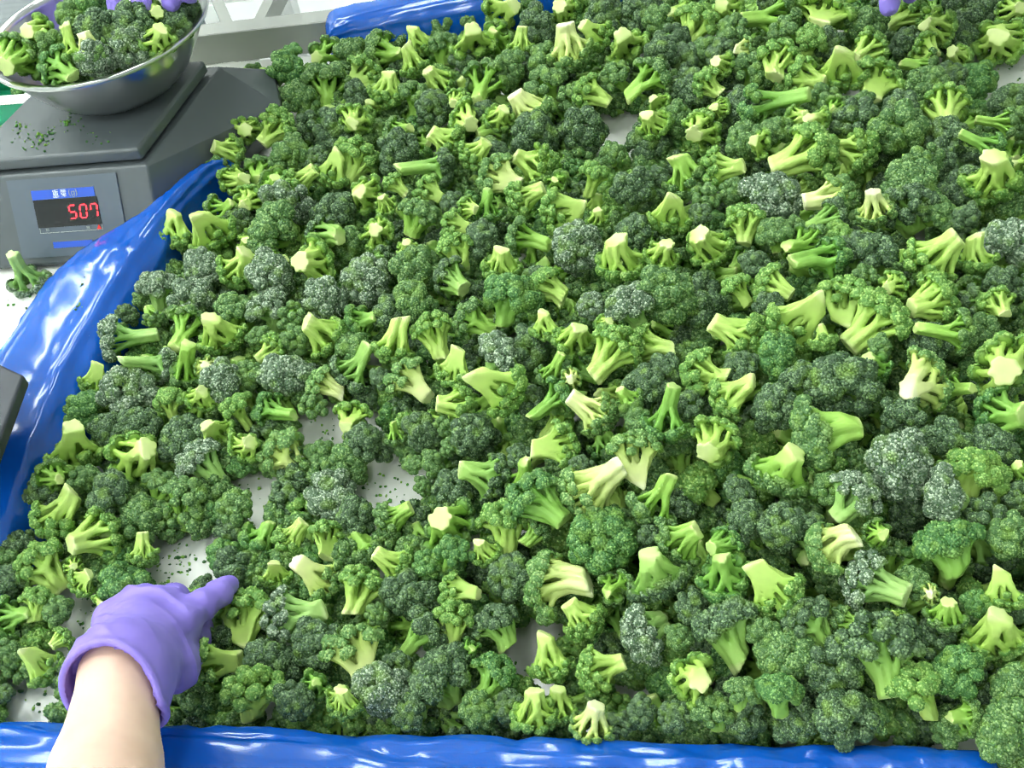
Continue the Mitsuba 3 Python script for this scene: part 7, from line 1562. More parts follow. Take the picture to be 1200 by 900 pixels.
106 538 11 16.9 -26 22 37 35 -13 33 l 1
106 554 16 15.8 -28 -28 -31 41 -26 -12 m 3
103 588 12 15.9 16 20 43 -15 45 -16 m 0
110 619 15 16.4 -19 46 -5 -4 -6 -49 m 3
103 651 16 17.3 -9 12 48 44 -20 13 l 1
113 687 14 15.1 29 4 40 19 -45 -10 m 1
117 703 13 17.4 34 36 -6 34 -29 22 m 3
104 747 16 16.2 1 2 -50 47 16 1 l 1
108 774 15 15.5 -10 44 -22 39 -6 -31 m 3
108 804 16 15.2 -46 -18 7 4 -26 -42 m 2
102 838 14 15.3 -28 21 36 -35 -35 -8 m 2
111 858 11 18.5 -1 40 -29 26 -25 -35 m 1
117 891 14 16.3 -37 -34 1 -28 31 27 m 0
108 917 12 17.6 3 49 9 47 1 -17 g 2
112 956 13 17.6 39 -19 24 -15 23 42 l 3
104 973 14 17.2 44 6 23 -22 27 35 d 3
114 1014 15 15.4 20 -22 -40 42 26 7 d 0
117 1036 15 16.1 9 -12 48 -47 -18 4 l 0
101 1070 14 14.7 38 27 -18 27 -42 -6 g 1
107 1102 11 17.8 -28 -41 9 35 -28 -23 m 1
105 1125 12 14.9 -10 -12 -48 27 39 -15 d 1
112 1154 14 18.5 10 -41 27 -19 22 41 m 3
141 322 14 17.9 -15 37 30 38 -10 31 g 1
148 349 14 15.1 6 -25 43 -15 40 25 l 2
136 380 12 18.1 7 -47 -14 -8 -15 47 m 3
141 413 15 16.8 38 -14 -30 -17 31 -36 m 3
133 440 14 14.5 -35 30 20 -31 -12 -37 d 3
141 476 12 18.3 43 21 16 -19 4 46 g 2
138 500 13 15.4 39 -32 -1 23 29 -34 d 0
131 531 14 14.7 28 -5 41 8 49 0 m 0
133 556 11 18.4 -22 24 -38 -20 -43 -16 m 3
140 581 14 14.6 25 12 -42 43 0 26 m 1
138 617 14 15.2 -10 41 -26 -39 -23 -22 l 1
145 651 11 16.5 -45 -18 -11 -21 37 27 m 3
141 679 12 16.8 -10 -18 45 49 -9 7 m 3
147 702 14 17.6 10 49 6 -20 9 -45 m 0
131 731 14 17.7 3 -9 -49 41 -28 8 m 1
132 765 14 15.3 -39 10 -30 -32 -15 36 g 1
144 792 13 17.4 10 41 -27 -14 -24 -41 m 0
143 821 16 18.1 17 -41 -24 31 -9 38 m 1
148 865 14 15.8 42 -27 3 -27 -42 -2 d 0
135 890 15 17.9 21 32 32 -32 -15 36 g 2
137 919 16 15.4 -30 39 -8 31 30 25 l 2
141 949 11 17.1 49 8 -9 -10 8 -48 l 2
139 985 13 18.4 19 -29 35 -30 -37 -15 m 3
144 1018 11 17.8 21 -28 36 -2 39 31 l 3
138 1043 15 18.1 -48 -12 -4 11 -39 -29 d 2
146 1062 12 17.8 -22 27 36 14 -34 34 d 3
132 1104 12 17.0 11 4 49 -44 -22 11 m 0
148 1127 14 18.0 -29 41 -3 -28 -17 38 m 1
134 1161 11 15.1 -44 0 -23 4 -49 -6 l 0
162 323 16 16.8 -26 -34 -26 -42 16 22 g 3
171 348 11 16.4 -48 -13 -5 -14 46 15 m 3
174 387 12 16.1 33 -36 11 38 32 -7 m 0
161 416 12 15.0 -5 44 -24 50 3 -6 g 2
173 448 13 16.5 -28 41 1 38 25 20 g 3
172 473 15 17.7 -49 -5 -5 0 -36 35 m 2
178 497 16 16.8 46 -2 -20 19 -14 44 d 2
172 528 16 15.9 -19 1 46 35 -32 15 l 1
168 555 15 17.4 45 -14 -17 17 0 47 l 1
164 593 15 15.6 -16 20 43 16 45 -14 m 1
161 616 12 15.7 19 -11 -45 36 -26 22 d 1
170 653 12 16.4 -25 28 -33 22 -25 -38 m 1
167 678 12 17.6 33 -33 -19 -13 13 -46 l 0
165 715 12 14.8 -42 1 -27 19 -34 -31 m 1
177 738 13 18.1 37 -5 -34 -30 -28 -28 m 1
167 771 16 15.7 31 -4 -39 -31 -33 -21 m 1
173 801 15 15.1 24 36 25 38 -31 7 m 0
164 828 16 17.0 0 8 49 30 -39 6 m 0
161 866 14 18.2 -28 41 5 32 25 -29 m 2
171 881 12 17.8 33 -21 -31 -36 -27 -21 m 0
177 927 14 16.1 -22 -36 27 -43 9 -24 m 0
161 953 12 15.3 24 -18 -40 -38 -32 -8 m 0
172 978 13 14.7 39 22 -22 -29 12 -39 m 3
167 1011 14 17.4 -25 -6 -43 -1 -49 8 l 2
176 1037 12 15.3 33 20 32 -38 17 28 m 1
166 1061 12 15.7 14 -36 -32 -48 -7 -13 m 3
162 1092 14 15.7 -41 -13 25 0 44 24 m 2
173 1135 15 15.9 -31 -18 -35 39 -8 -31 l 2
169 1167 14 17.3 -3 -19 -46 -28 -38 17 m 2
191 323 12 17.6 -8 -2 -49 -49 9 7 m 1
198 344 16 14.8 -5 -36 34 -44 19 14 m 3
200 380 13 16.9 -28 38 -17 -37 -13 31 m 3
192 407 14 17.6 22 -14 43 44 17 -17 m 2
204 440 15 17.2 20 -15 43 30 40 1 m 1
207 476 13 18.0 19 -42 -19 -41 -25 16 d 1
191 493 13 17.7 -8 38 32 -29 22 -34 m 3
198 529 11 15.8 16 17 44 -47 10 13 m 0
208 568 12 15.1 29 40 10 -22 5 45 m 2
195 592 16 17.2 -36 19 -29 -35 -16 32 m 2
193 628 12 14.8 -15 -16 -45 45 -19 -9 l 1
202 658 15 15.6 -29 12 39 40 -2 30 d 0
196 683 12 15.8 -30 4 39 -37 14 -30 m 3
201 714 12 14.6 -41 11 27 -18 26 -39 d 2
196 737 11 16.0 -22 19 41 -9 -46 16 m 1
207 772 16 15.4 -34 -34 -15 -37 30 16 g 1
203 800 16 17.4 -38 33 -5 -28 -28 31 g 2
192 838 14 17.3 -13 48 -6 -36 -6 34 g 0
207 862 11 16.4 -47 -5 15 12 17 46 m 1
203 895 15 17.2 -22 -12 -43 -45 5 21 l 2
197 925 13 18.4 39 -19 25 -32 -23 31 m 3
206 954 13 18.2 -40 -27 12 -18 38 27 g 0
204 985 16 15.4 15 -48 2 -47 -15 5 l 3
206 1009 15 17.0 49 -8 -5 -9 -26 -42 d 2
206 1041 14 18.2 25 38 20 -21 -10 44 l 1
199 1070 16 16.6 28 11 -40 21 38 25 m 3
203 1105 12 14.6 -19 -45 -12 -39 22 -23 m 0
202 1135 14 18.3 -9 39 -30 -48 1 15 m 3
200 1154 13 18.1 -1 -9 49 -13 -48 -9 m 1
233 290 11 14.7 -37 17 -29 -16 30 37 l 1
237 316 13 15.5 37 27 19 29 -12 -39 d 3
221 350 11 17.7 44 23 5 -15 20 43 m 0
230 387 12 17.5 -3 31 39 26 -32 27 m 2
232 417 15 17.1 -21 35 29 -3 31 -39 d 0
224 433 16 16.9 20 3 46 -38 -26 19 m 2
227 471 16 14.8 -10 -19 45 -48 -5 -12 m 3
227 500 11 15.7 -8 -41 -28 49 -3 -10 l 1
238 536 14 17.8 -33 30 -24 -30 -2 40 m 2
228 559 11 17.5 -35 -32 15 -2 22 45 g 1
225 584 15 16.2 38 -33 0 15 18 -44 m 0
234 611 13 17.0 27 -25 34 37 -7 -33 g 1
232 642 12 18.0 34 -26 -26 24 42 -10 m 0
234 673 11 16.9 27 -5 42 -39 -20 23 d 3
226 701 15 15.6 -27 42 -4 35 20 -29 g 1
236 748 12 15.9 25 43 -4 -32 16 -35 g 0
224 768 15 18.1 -1 -2 -50 -44 -24 2 d 3
230 806 13 16.4 45 -13 -17 14 48 4 d 2
224 828 14 14.7 -40 -15 26 -16 -27 -39 d 0
232 859 13 17.6 -24 -38 -22 43 -24 -5 m 2
221 898 13 16.6 33 34 17 -25 3 43 m 3
233 923 14 16.5 39 -30 9 -20 -35 -30 g 0
227 951 15 15.8 -50 -6 1 2 -11 49 m 1
225 975 14 16.2 36 16 30 25 17 -40 d 0
234 1017 13 17.4 -32 -11 -37 37 -20 -27 g 2
222 1046 15 15.6 2 49 -11 42 -8 -27 m 3
231 1068 11 15.2 -35 -34 -10 -25 14 41 l 3
229 1103 15 18.0 22 -43 13 39 25 19 d 2
233 1121 14 15.8 31 38 9 37 -25 -22 g 3
224 1159 11 18.2 26 17 -39 -34 -19 -31 d 1
229 1188 11 15.2 47 10 13 -11 -8 48 m 3
251 315 13 17.0 18 -14 -44 46 16 14 m 0
257 348 15 16.4 -20 -27 37 17 -42 -21 m 1
262 375 14 16.3 -47 1 16 -15 16 -45 l 2
264 413 15 18.4 50 0 0 0 -32 -39 m 2
251 442 15 16.4 -5 43 24 -12 -25 42 m 1
252 478 14 18.0 21 -16 42 -38 19 26 m 2
265 507 11 17.9 -6 42 -26 -16 -27 -39 g 0
252 527 11 14.5 49 9 2 7 -31 -39 m 2
265 567 12 16.6 45 17 -13 -16 47 7 m 1
262 589 12 17.3 -14 -41 -26 -20 -19 42 m 3
259 616 12 18.0 -22 -21 40 -3 -43 -25 g 2
264 644 11 14.8 34 -37 -5 32 25 29 d 0
258 687 11 16.4 -3 40 30 -50 -5 2 m 1
259 705 11 16.4 -6 -33 -37 -49 10 -1 d 0
255 741 11 17.3 3 -30 -40 25 35 -25 m 3
267 765 11 16.4 -24 -42 12 43 -21 13 l 0
259 793 13 16.4 -36 27 23 4 -29 40 m 1
255 828 15 17.8 -23 1 44 -37 -27 -19 m 1
260 867 11 18.3 -5 36 34 49 -3 11 m 1
256 881 16 18.1 39 -17 26 26 -5 -43 g 2
260 917 13 17.6 -44 10 -22 24 11 -43 m 2
255 953 12 15.5 13 48 0 -22 6 -45 l 3
256 984 14 15.8 36 33 9 25 -34 26 m 0
265 1008 15 15.7 -17 13 45 -42 -26 -8 g 2
267 1048 13 14.5 -28 14 39 -11 43 -23 d 1
265 1067 14 17.8 -17 13 45 45 -10 20 g 2
262 1103 15 15.3 4 -23 -44 -26 37 -22 m 0
251 1130 15 16.6 2 -37 34 -25 -30 -31 m 2
258 1156 15 18.4 49 2 7 -1 -45 22 l 2
252 1185 13 14.9 -20 8 -45 -12 46 14 m 3
287 291 13 17.1 40 29 10 -28 28 30 g 0
286 316 16 15.7 -35 22 -28 9 -33 -36 m 1
296 348 15 17.1 -32 -30 24 35 -10 34 l 2
290 387 11 16.1 47 -7 -15 14 40 27 m 2
286 408 14 17.5 26 -32 29 -25 16 40 m 1
283 445 12 14.6 30 -26 30 -35 2 36 l 1
298 465 15 15.4 -3 -10 -49 10 48 -10 m 2
287 493 14 14.6 33 10 -36 22 -44 8 d 3
282 530 12 16.1 48 -2 14 11 -27 -41 m 1
298 562 11 16.0 -45 1 21 -3 -50 -3 d 3
281 592 15 17.6 -34 17 33 37 15 31 d 0
285 624 15 15.4 -22 36 27 16 -22 42 m 1
281 645 14 14.8 23 34 -28 10 -35 -35 m 0
281 673 13 17.3 -10 10 -48 14 48 7 d 1
285 707 11 16.0 -11 43 23 -45 0 -21 m 0
297 733 14 15.4 26 -40 15 -34 -30 -21 l 0
297 771 12 15.9 46 15 12 10 9 -48 g 2
292 799 16 16.5 -18 -32 -34 -47 10 15 d 3
289 824 11 18.4 29 14 38 21 -45 0 m 0
298 856 13 14.6 37 17 29 -5 45 -20 g 1
288 890 14 18.1 33 35 -14 -28 10 -40 m 1
293 953 13 14.7 17 18 43 -25 -35 25 d 0
292 987 15 17.8 16 -18 44 21 44 11 m 0
285 1043 11 15.6 30 34 21 39 -31 -4 m 3
290 1062 14 16.9 38 -29 13 18 37 29 d 0
289 1107 14 14.7 6 48 -11 -13 12 47 g 2
292 1132 15 16.2 -23 43 -13 -42 -25 -10 g 2
284 1162 15 18.0 45 22 -5 -22 44 -5 g 3
289 1189 12 16.1 19 -39 -25 44 23 -2 m 0
326 289 11 14.9 26 30 30 19 -40 23 m 1
326 314 11 16.7 -15 48 -1 48 15 -4 l 1
318 349 14 17.0 6 -45 22 -50 -5 4 m 3
325 387 13 16.9 -3 -45 21 12 20 44 l 0
324 407 12 16.4 30 -25 32 -9 34 35 d 1
317 442 13 15.0 -12 -16 -46 -11 47 -13 m 3
316 461 12 16.9 7 -34 -36 25 -29 32 m 3
326 494 12 15.5 -15 -28 39 -46 -3 -20 d 2
311 534 15 16.8 -33 -4 38 -38 10 -31 m 3
317 554 15 16.4 34 29 23 -15 39 -27 g 0
311 584 14 17.4 32 38 -7 -39 31 -7 m 2
316 616 15 18.2 -42 -25 -11 -18 40 -24 g 3
322 654 15 17.3 -29 -33 23 34 -5 36 d 0
315 677 15 16.0 38 -32 -7 17 10 46 d 2
327 705 15 16.9 -30 -24 -32 -25 -20 38 m 2
315 731 13 16.2 6 -43 25 38 -12 -30 g 0
326 769 16 14.9 -17 17 -44 0 -47 -18 m 1
320 796 11 14.5 24 16 -41 -33 37 -5 m 2
314 835 12 16.0 13 41 -25 10 -28 -40 m 2
323 859 16 18.1 -37 33 4 6 13 -48 m 1
321 888 11 17.7 38 6 32 30 12 -38 d 2
328 1100 14 14.9 -41 -24 14 -9 -13 -47 d 0
328 1129 11 15.4 19 -18 43 19 45 11 l 2
322 1163 16 14.8 23 37 -25 30 -34 -22 g 0
321 1182 15 15.2 17 1 -47 -32 -36 -13 m 0
350 327 12 18.0 -36 16 30 10 -38 31 d 2
346 350 13 16.8 10 -45 20 12 -18 -45 l 0
344 380 11 17.0 37 13 31 -33 12 35 m 2
349 404 13 17.3 30 26 -31 -40 22 -20 g 0
357 434 12 15.9 -9 38 31 -34 -27 24 d 3
355 472 16 14.7 0 -45 22 -22 20 40 m 1
351 502 16 16.6 23 -20 39 -29 27 31 l 0
344 523 11 16.9 3 26 42 -10 42 -25 g 2
355 555 15 17.8 -34 11 35 -36 -16 -31 g 2
355 587 15 15.3 -21 -10 -44 27 37 -21 m 3
351 619 12 15.0 -35 16 32 -22 26 -37 m 3
351 649 14 14.6 28 0 -41 5 50 3 m 3
358 680 14 17.2 30 7 -39 39 -15 28 g 3
358 703 12 15.8 18 41 23 -46 19 2 g 1
344 734 15 14.8 -12 -8 48 -37 -30 -14 m 2
353 775 12 15.2 43 26 1 -25 40 16 m 0
353 795 16 17.5 13 -3 -48 -28 -41 -5 d 3
354 837 13 17.7 -7 -35 35 41 -24 -16 m 0
349 865 13 16.5 -34 36 4 -4 2 -50 m 2
345 891 16 15.5 0 47 -17 -50 -1 -3 l 1
342 1093 15 17.4 -37 -32 9 -4 -10 -49 m 1
351 1132 14 17.9 -26 -17 39 41 0 28 l 1
350 1163 14 15.8 24 -42 -11 7 -9 49 m 2
358 1194 12 17.3 -11 43 -23 3 24 44 d 3
382 435 12 15.3 -22 -37 26 42 -27 -1 g 3
371 478 15 18.0 -20 -8 -45 12 47 -14 g 0
387 502 16 17.9 -23 -6 44 -23 -41 -18 g 3
371 530 13 16.2 -30 -25 -31 40 -23 -20 l 2
388 563 14 17.2 9 -21 -44 48 -5 13 m 1
372 588 12 17.4 -45 3 21 -21 8 -45 m 3
372 628 13 18.0 -33 -26 28 37 -30 16 l 3
387 654 15 18.3 -46 0 20 10 -43 23 m 2
387 678 12 16.2 45 0 -21 8 -47 16 l 2
373 718 12 17.5 -10 45 -20 -7 19 46 m 0
384 741 13 18.3 -16 39 -27 -4 28 42 m 3
380 770 16 18.3 -16 -42 -21 -36 25 -23 l 0
371 803 16 18.1 50 -5 -3 3 46 -19 m 1
380 837 11 15.8 -29 34 -23 4 30 40 d 0
381 861 11 16.4 30 -31 -26 21 39 -22 d 3
381 889 13 17.6 -14 -18 45 14 -46 -14 m 3
374 925 11 18.3 49 -9 2 -9 -45 20 m 2
376 952 15 16.2 22 43 14 25 1 -43 l 3
378 1131 14 18.1 36 -13 32 32 -5 -38 d 1
385 1155 15 15.0 46 -1 -20 -10 42 -25 m 2
376 1191 13 18.3 -46 -15 13 18 -18 43 m 2
412 497 12 15.6 -5 0 50 39 31 4 m 1
407 531 16 17.0 -48 -9 -9 -11 47 14 l 2
415 558 15 16.6 25 11 -42 41 -19 20 m 3
411 586 15 15.1 -25 -39 18 43 -18 18 m 2
404 620 12 16.6 -3 18 -47 -46 18 10 m 3
404 644 12 16.7 8 42 26 24 20 -39 d 0
418 683 11 15.6 11 -24 -42 28 39 -14 m 2
411 708 12 17.8 -19 -21 -41 29 29 -29 m 3
412 733 16 16.9 13 -13 47 11 -46 -16 m 1
411 769 13 16.1 25 -9 -42 24 -37 23 g 1
418 792 16 15.0 -10 31 -38 40 -17 -24 m 3
402 828 12 18.0 -36 12 -32 -23 -43 10 m 1
401 855 13 15.4 2 -48 14 7 -14 -47 l 2
405 895 15 17.9 0 3 50 10 -49 3 m 2
404 917 16 16.5 -15 -26 -40 -25 40 -17 d 1
405 947 16 15.3 -6 19 46 7 46 -18 l 3
411 975 16 17.9 -41 -8 -27 18 28 -37 g 3
410 1002 16 17.1 -49 3 -12 0 -48 -15 m 2
413 1045 14 18.0 1 -15 48 46 -18 -6 m 1
416 1077 14 17.2 19 29 -36 -12 -35 -34 m 0
402 1094 16 16.0 -28 -37 18 -3 -19 -46 m 2
408 1163 15 17.8 14 43 21 -45 3 22 d 3
405 1198 11 17.4 -5 -24 44 45 -21 -7 d 0
440 590 12 16.3 33 32 18 37 -29 -16 m 2
444 616 11 15.4 -29 35 -20 35 8 -35 m 1
436 655 12 17.9 -8 -3 -49 38 32 -8 l 2
443 678 11 17.4 23 31 -32 28 17 37 m 1
431 715 15 15.2 26 -17 40 -10 43 24 l 0
439 732 13 14.7 -17 -47 4 3 -5 -50 l 1
443 762 13 15.2 21 -15 43 42 -11 -25 m 1
447 793 15 18.0 4 -26 43 35 33 16 d 3
446 823 12 15.6 17 36 -31 37 10 32 d 1
441 866 14 14.9 -35 32 16 -4 18 -46 l 1
446 891 16 17.2 46 8 -17 -18 31 -35 m 1
434 912 12 16.1 11 -3 -49 11 49 -1 g 0
438 945 11 14.9 28 -3 41 37 23 -24 l 1
436 975 13 15.5 -17 -5 -47 -3 -49 7 m 2
446 1016 13 14.9 -24 -42 -12 -15 -5 48 m 1
433 1046 12 15.1 14 -39 -28 -47 -17 0 m 2
440 1065 16 16.9 -42 26 5 26 43 0 m 1
435 1108 13 14.7 -26 11 41 -42 6 -27 m 3
444 1128 11 15.2 -12 46 15 10 -13 47 m 3
433 1158 13 18.0 36 -29 -19 3 30 -40 m 3
433 1182 15 15.7 46 8 18 14 -46 -14 m 2
448 1212 13 17.3 -35 24 27 -36 -21 -27 m 0
466 658 12 18.0 18 43 18 26 -25 34 l 0
465 682 16 15.4 -11 -47 -13 -32 17 -34 m 1
475 707 16 18.2 40 5 -29 16 38 29 m 2
463 743 15 16.6 43 21 -15 18 -4 46 g 2
477 771 11 17.4 17 6 47 6 -49 4 d 3
474 807 15 16.6 37 -31 13 30 39 9 l 0
475 828 13 14.7 45 20 10 20 -25 -39 m 3
465 862 12 15.3 -18 -20 42 -43 -10 -24 d 1
463 895 13 14.9 45 15 16 12 -48 10 l 0
474 926 13 17.6 20 -35 -29 -45 -19 -8 m 1
477 955 14 14.8 -36 3 35 33 -15 35 m 2
469 971 12 16.6 2 7 -49 42 27 6 l 3
464 1014 15 15.2 -28 41 6 -9 -12 48 g 3
469 1031 14 16.5 -24 29 33 -10 -40 28 m 2
467 1076 16 17.9 30 -25 -30 -33 5 -37 m 2
463 1092 14 16.1 42 -27 -6 21 23 39 m 3
473 1133 15 16.3 3 -29 -41 31 -31 24 l 1
461 1156 14 15.0 -11 -43 -24 -42 20 -17 m 1
464 1182 13 15.5 28 -40 -12 6 -10 49 m 3
503 764 14 17.6 22 -15 -42 -14 -47 10 l 0
503 791 11 18.0 44 0 23 -17 34 32 m 2
505 831 13 16.4 32 38 5 -27 17 38 l 2
495 860 11 18.4 42 22 17 -27 36 22 m 3
495 897 12 16.4 -38 -9 32 -24 -26 -35 m 0
504 913 15 17.8 -48 5 -14 13 36 -32 l 0
492 948 12 14.9 -1 -48 -15 -14 -14 46 l 3
501 975 11 16.2 -12 10 -48 -42 23 15 l 0
498 1002 14 15.9 12 30 -38 -44 23 4 g 1
505 1040 14 17.7 -44 -2 -24 21 22 -40 m 3
491 1070 12 18.0 -12 49 -2 -37 -7 33 d 3
492 1098 13 17.1 -28 12 -40 34 34 -14 m 2
496 1121 16 17.8 45 7 20 20 -32 -33 d 2
496 1154 13 16.3 -43 8 24 -7 42 -27 m 0
506 1187 13 17.0 14 -27 -40 -14 -42 24 m 1
508 1220 11 17.3 26 -30 -31 42 12 24 m 2
534 856 15 15.3 -20 43 -14 31 24 31 m 1
533 897 11 15.4 38 26 -19 -8 36 34 m 1
535 916 15 15.5 -11 -5 -48 26 41 -10 m 2
529 954 16 15.2 -7 47 -16 -11 14 47 d 3
529 986 16 14.7 47 -6 15 -11 -46 17 d 3
527 1006 12 15.5 17 -15 44 -31 32 23 g 1
531 1037 11 16.4 -42 -20 -19 -12 44 -20 l 1
533 1077 15 18.0 1 -20 46 -22 -41 -18 g 0
535 1094 11 16.0 -7 49 -2 17 4 47 d 0
522 1126 16 16.6 24 41 -15 -22 -4 -45 d 1
532 1156 16 17.7 15 47 -7 -46 13 -15 l 0
537 1190 14 14.5 -35 32 -15 -21 -36 -28 d 0
538 1215 13 18.4 -14 -13 46 -19 46 7 d 1
563 923 14 15.8 43 -7 25 -13 37 32 m 0
567 954 14 15.2 46 20 3 -12 21 44 m 3
565 982 16 16.9 -35 25 25 35 28 22 m 3
553 1015 11 17.3 4 -44 -24 -31 -21 33 l 1
556 1031 11 16.0 20 41 -20 -29 -5 -40 m 1
554 1067 15 18.0 21 -36 28 35 -7 -35 m 0
554 1091 14 17.8 35 2 -36 25 34 26 m 0
558 1134 16 15.7 -13 27 -40 -48 -4 13 m 2
568 1152 15 16.2 -31 35 18 -17 10 -46 m 0
552 1198 12 17.5 -28 -37 -18 41 -23 -16 m 2
553 1213 12 17.3 23 -15 42 -44 -1 24 m 2
584 1001 13 17.7 13 30 -38 -27 -27 -32 m 1
585 1037 16 16.6 -4 18 -47 12 46 16 m 3
585 1063 11 15.7 8 -46 19 49 6 -8 g 0
584 1108 16 14.7 -40 -6 30 27 15 39 m 0
593 1128 11 15.0 -39 -24 -20 1 30 -40 m 1
591 1155 11 16.4 12 -48 0 -6 -2 -50 d 1
585 1186 14 17.3 -3 37 -33 -2 -34 -37 m 3
589 1211 12 16.9 -14 -37 -31 -32 31 -22 d 0
612 1063 14 18.5 32 -36 13 -34 -18 32 m 1
622 1103 11 17.1 -28 4 41 36 -21 27 g 1
621 1138 13 15.6 23 -18 40 28 41 2 g 2
613 1168 12 17.2 5 43 24 49 -7 3 m 2
621 1195 14 15.5 40 29 1 24 -31 -31 m 0
615 1221 16 17.0 -27 -38 19 -31 3 -39 m 3
626 1243 16 17.4 -9 -43 -24 40 -20 21 m 2
641 1136 12 16.6 -8 -31 39 -18 -34 -31 m 0
642 1153 12 17.9 -14 -21 43 48 -4 14 m 2
643 1183 15 16.5 -2 -48 -12 5 -12 48 m 3
649 1216 15 17.6 33 32 19 -31 38 -8 m 2
648 1248 14 14.6 25 -16 40 43 4 -26 m 2
671 1227 13 15.2 47 -4 -17 5 50 2 m 0
679 1246 13 17.0 -39 -19 26 -25 -7 -43 d 0
-105 582 34 16.1 48 -14 -1 6 19 46 m 0
-88 432 33 17.6 -12 48 3 -39 -11 29 m 0
-88 451 35 16.5 -46 6 19 20 21 41 m 0
-85 489 35 14.8 -30 19 -35 10 -39 -30 d 1
-89 519 36 16.9 30 38 14 0 -17 47 l 3
-88 544 34 15.9 -49 6 6 -8 -46 -19 g 0
-79 567 38 17.0 -43 25 -1 12 21 44 g 3
-86 604 33 16.3 -47 18 1 7 16 47 d 1
-89 630 35 15.7 -16 -43 -19 45 -20 7 m 2
-83 660 33 14.7 -18 23 41 45 -4 22 m 3
-54 396 36 15.1 -45 12 19 22 31 32 m 1
-45 429 34 15.1 20 -43 14 43 24 11 m 3
-51 449 38 16.7 -29 37 17 28 4 41 l 2
-52 491 34 15.0 5 -34 -36 48 -7 13 g 2
-59 516 33 16.2 -2 23 44 30 36 -18 m 3
-48 542 35 14.5 36 13 -32 -28 -15 -39 l 1
-51 577 34 17.1 -19 -21 -42 -46 4 19 m 0
-49 612 33 16.6 2 -50 7 48 3 13 g 0
-46 637 35 15.3 -47 6 17 -3 44 -24 g 0
-46 671 38 14.8 27 -35 -23 -40 -29 -2 m 1
-58 688 34 18.5 -45 0 21 -3 -49 -7 g 1
-19 371 38 18.1 -25 24 36 39 -6 31 l 0
-18 403 35 14.8 -47 14 -8 -12 -12 47 d 1
-31 417 38 14.9 -49 -11 4 11 -38 30 m 0
-31 464 38 16.3 -35 -31 17 12 -33 -36 m 3
-18 477 37 17.5 -45 16 -15 -9 -44 -21 d 0
-21 519 36 15.9 14 -3 -48 48 -1 14 m 3
-27 543 34 16.8 28 6 -41 12 46 15 l 3
-32 584 37 16.2 -41 1 -29 18 -39 -26 m 2
-31 613 33 14.8 42 15 -23 17 19 43 g 0
-32 635 36 15.7 -17 26 39 -44 -24 -3 m 1
-30 673 34 18.4 28 11 40 -36 29 18 m 0
-26 692 34 18.0 -1 -49 10 24 -9 -43 m 2
-19 724 33 16.5 28 41 4 -33 19 33 d 2
11 371 34 17.6 -12 4 48 -24 43 -10 l 2
12 388 38 15.4 9 -31 -38 31 -27 29 m 2
12 423 37 16.4 -12 30 38 48 1 14 m 1
0 460 34 17.2 28 -41 4 -39 -25 19 l 3
14 480 38 15.9 -9 43 24 13 25 -41 d 3
13 514 36 14.7 -13 48 1 -48 -13 0 g 3
7 540 34 14.6 23 23 38 27 27 -32 d 0
-1 577 35 15.8 -47 13 -12 17 43 -20 m 3
-1 610 38 17.4 42 2 -26 22 -30 34 m 0
6 636 37 15.1 23 43 -11 -35 10 -34 g 0
-1 670 38 16.1 9 28 41 38 23 -23 m 0
-1 696 34 15.2 -10 34 36 45 20 -6 m 0
8 732 36 16.7 11 -46 -17 -2 -18 47 m 2
28 300 34 15.1 -47 14 12 11 47 -11 d 3
33 340 37 16.7 -46 13 -14 -7 -46 -19 g 0
40 367 33 16.8 23 -41 -16 31 2 39 m 3
34 403 37 16.5 -25 -13 41 4 47 17 m 0
33 424 37 14.8 -47 -11 -11 -10 48 -9 d 2
38 454 34 18.1 29 -37 16 -39 -31 0 g 2
34 487 36 15.7 11 -24 43 48 -4 -14 d 0
41 518 36 14.8 46 20 -5 16 -25 40 l 1
37 543 38 16.5 -28 -30 -28 31 -38 10 l 3
38 576 33 15.5 -47 -9 15 15 3 48 l 2
27 611 35 17.9 20 -12 -44 20 46 -4 m 1
44 635 37 14.5 -50 5 1 -5 -47 -17 m 0
35 673 33 17.2 -48 6 -11 3 -37 -34 m 0
41 702 38 16.8 31 37 -15 31 -34 -20 m 1
36 733 38 16.2 -7 -5 49 42 25 9 g 3
27 762 37 15.9 48 11 9 -4 -21 45 m 3
73 306 36 17.0 -46 14 12 14 48 -2 d 0
65 343 34 18.1 -32 31 -22 -37 -20 27 l 0
72 370 38 15.0 -44 -1 25 -21 -24 -38 m 3
61 391 35 17.5 -32 28 26 -8 29 -40 m 0
69 417 37 14.6 -48 -13 4 4 -26 -42 l 1
72 463 37 16.7 -50 -4 -3 -4 49 -10 m 2
58 477 33 16.5 -45 19 -13 -1 -30 -40 d 3
71 518 34 16.8 10 -46 17 1 17 47 d 1
62 537 36 16.6 -21 -43 15 44 -23 -4 g 1
59 577 38 17.1 7 25 -43 29 -37 -17 g 3
65 603 38 16.2 -39 29 11 -30 -30 -27 g 3
66 643 34 18.2 -37 -5 -33 20 -43 -16 m 3
72 665 38 14.7 21 38 -24 45 -14 16 m 1
60 691 35 14.8 31 39 3 17 -17 44 m 2
69 721 37 16.4 14 -17 -45 -48 -11 -11 g 3
64 763 37 14.7 -19 -28 37 37 -33 -7 d 0
57 781 33 17.0 -45 21 -4 -13 -21 44 m 0
87 301 38 17.5 19 -13 -44 -39 21 -23 g 0
89 337 34 16.9 -14 -25 41 -41 -16 -24 m 3
99 357 37 16.2 50 1 -3 1 36 35 l 0
97 403 36 17.9 -46 -5 -18 -2 49 -9 m 3
102 432 37 15.2 8 44 -22 -49 11 3 d 0
88 464 38 15.9 -8 -48 -11 39 -13 28 m 1
87 490 34 15.2 9 -36 -34 -37 -27 19 m 3
102 511 33 15.8 33 35 -12 28 -34 -24 d 0
98 545 37 15.5 -49 -6 -8 -8 48 10 m 2
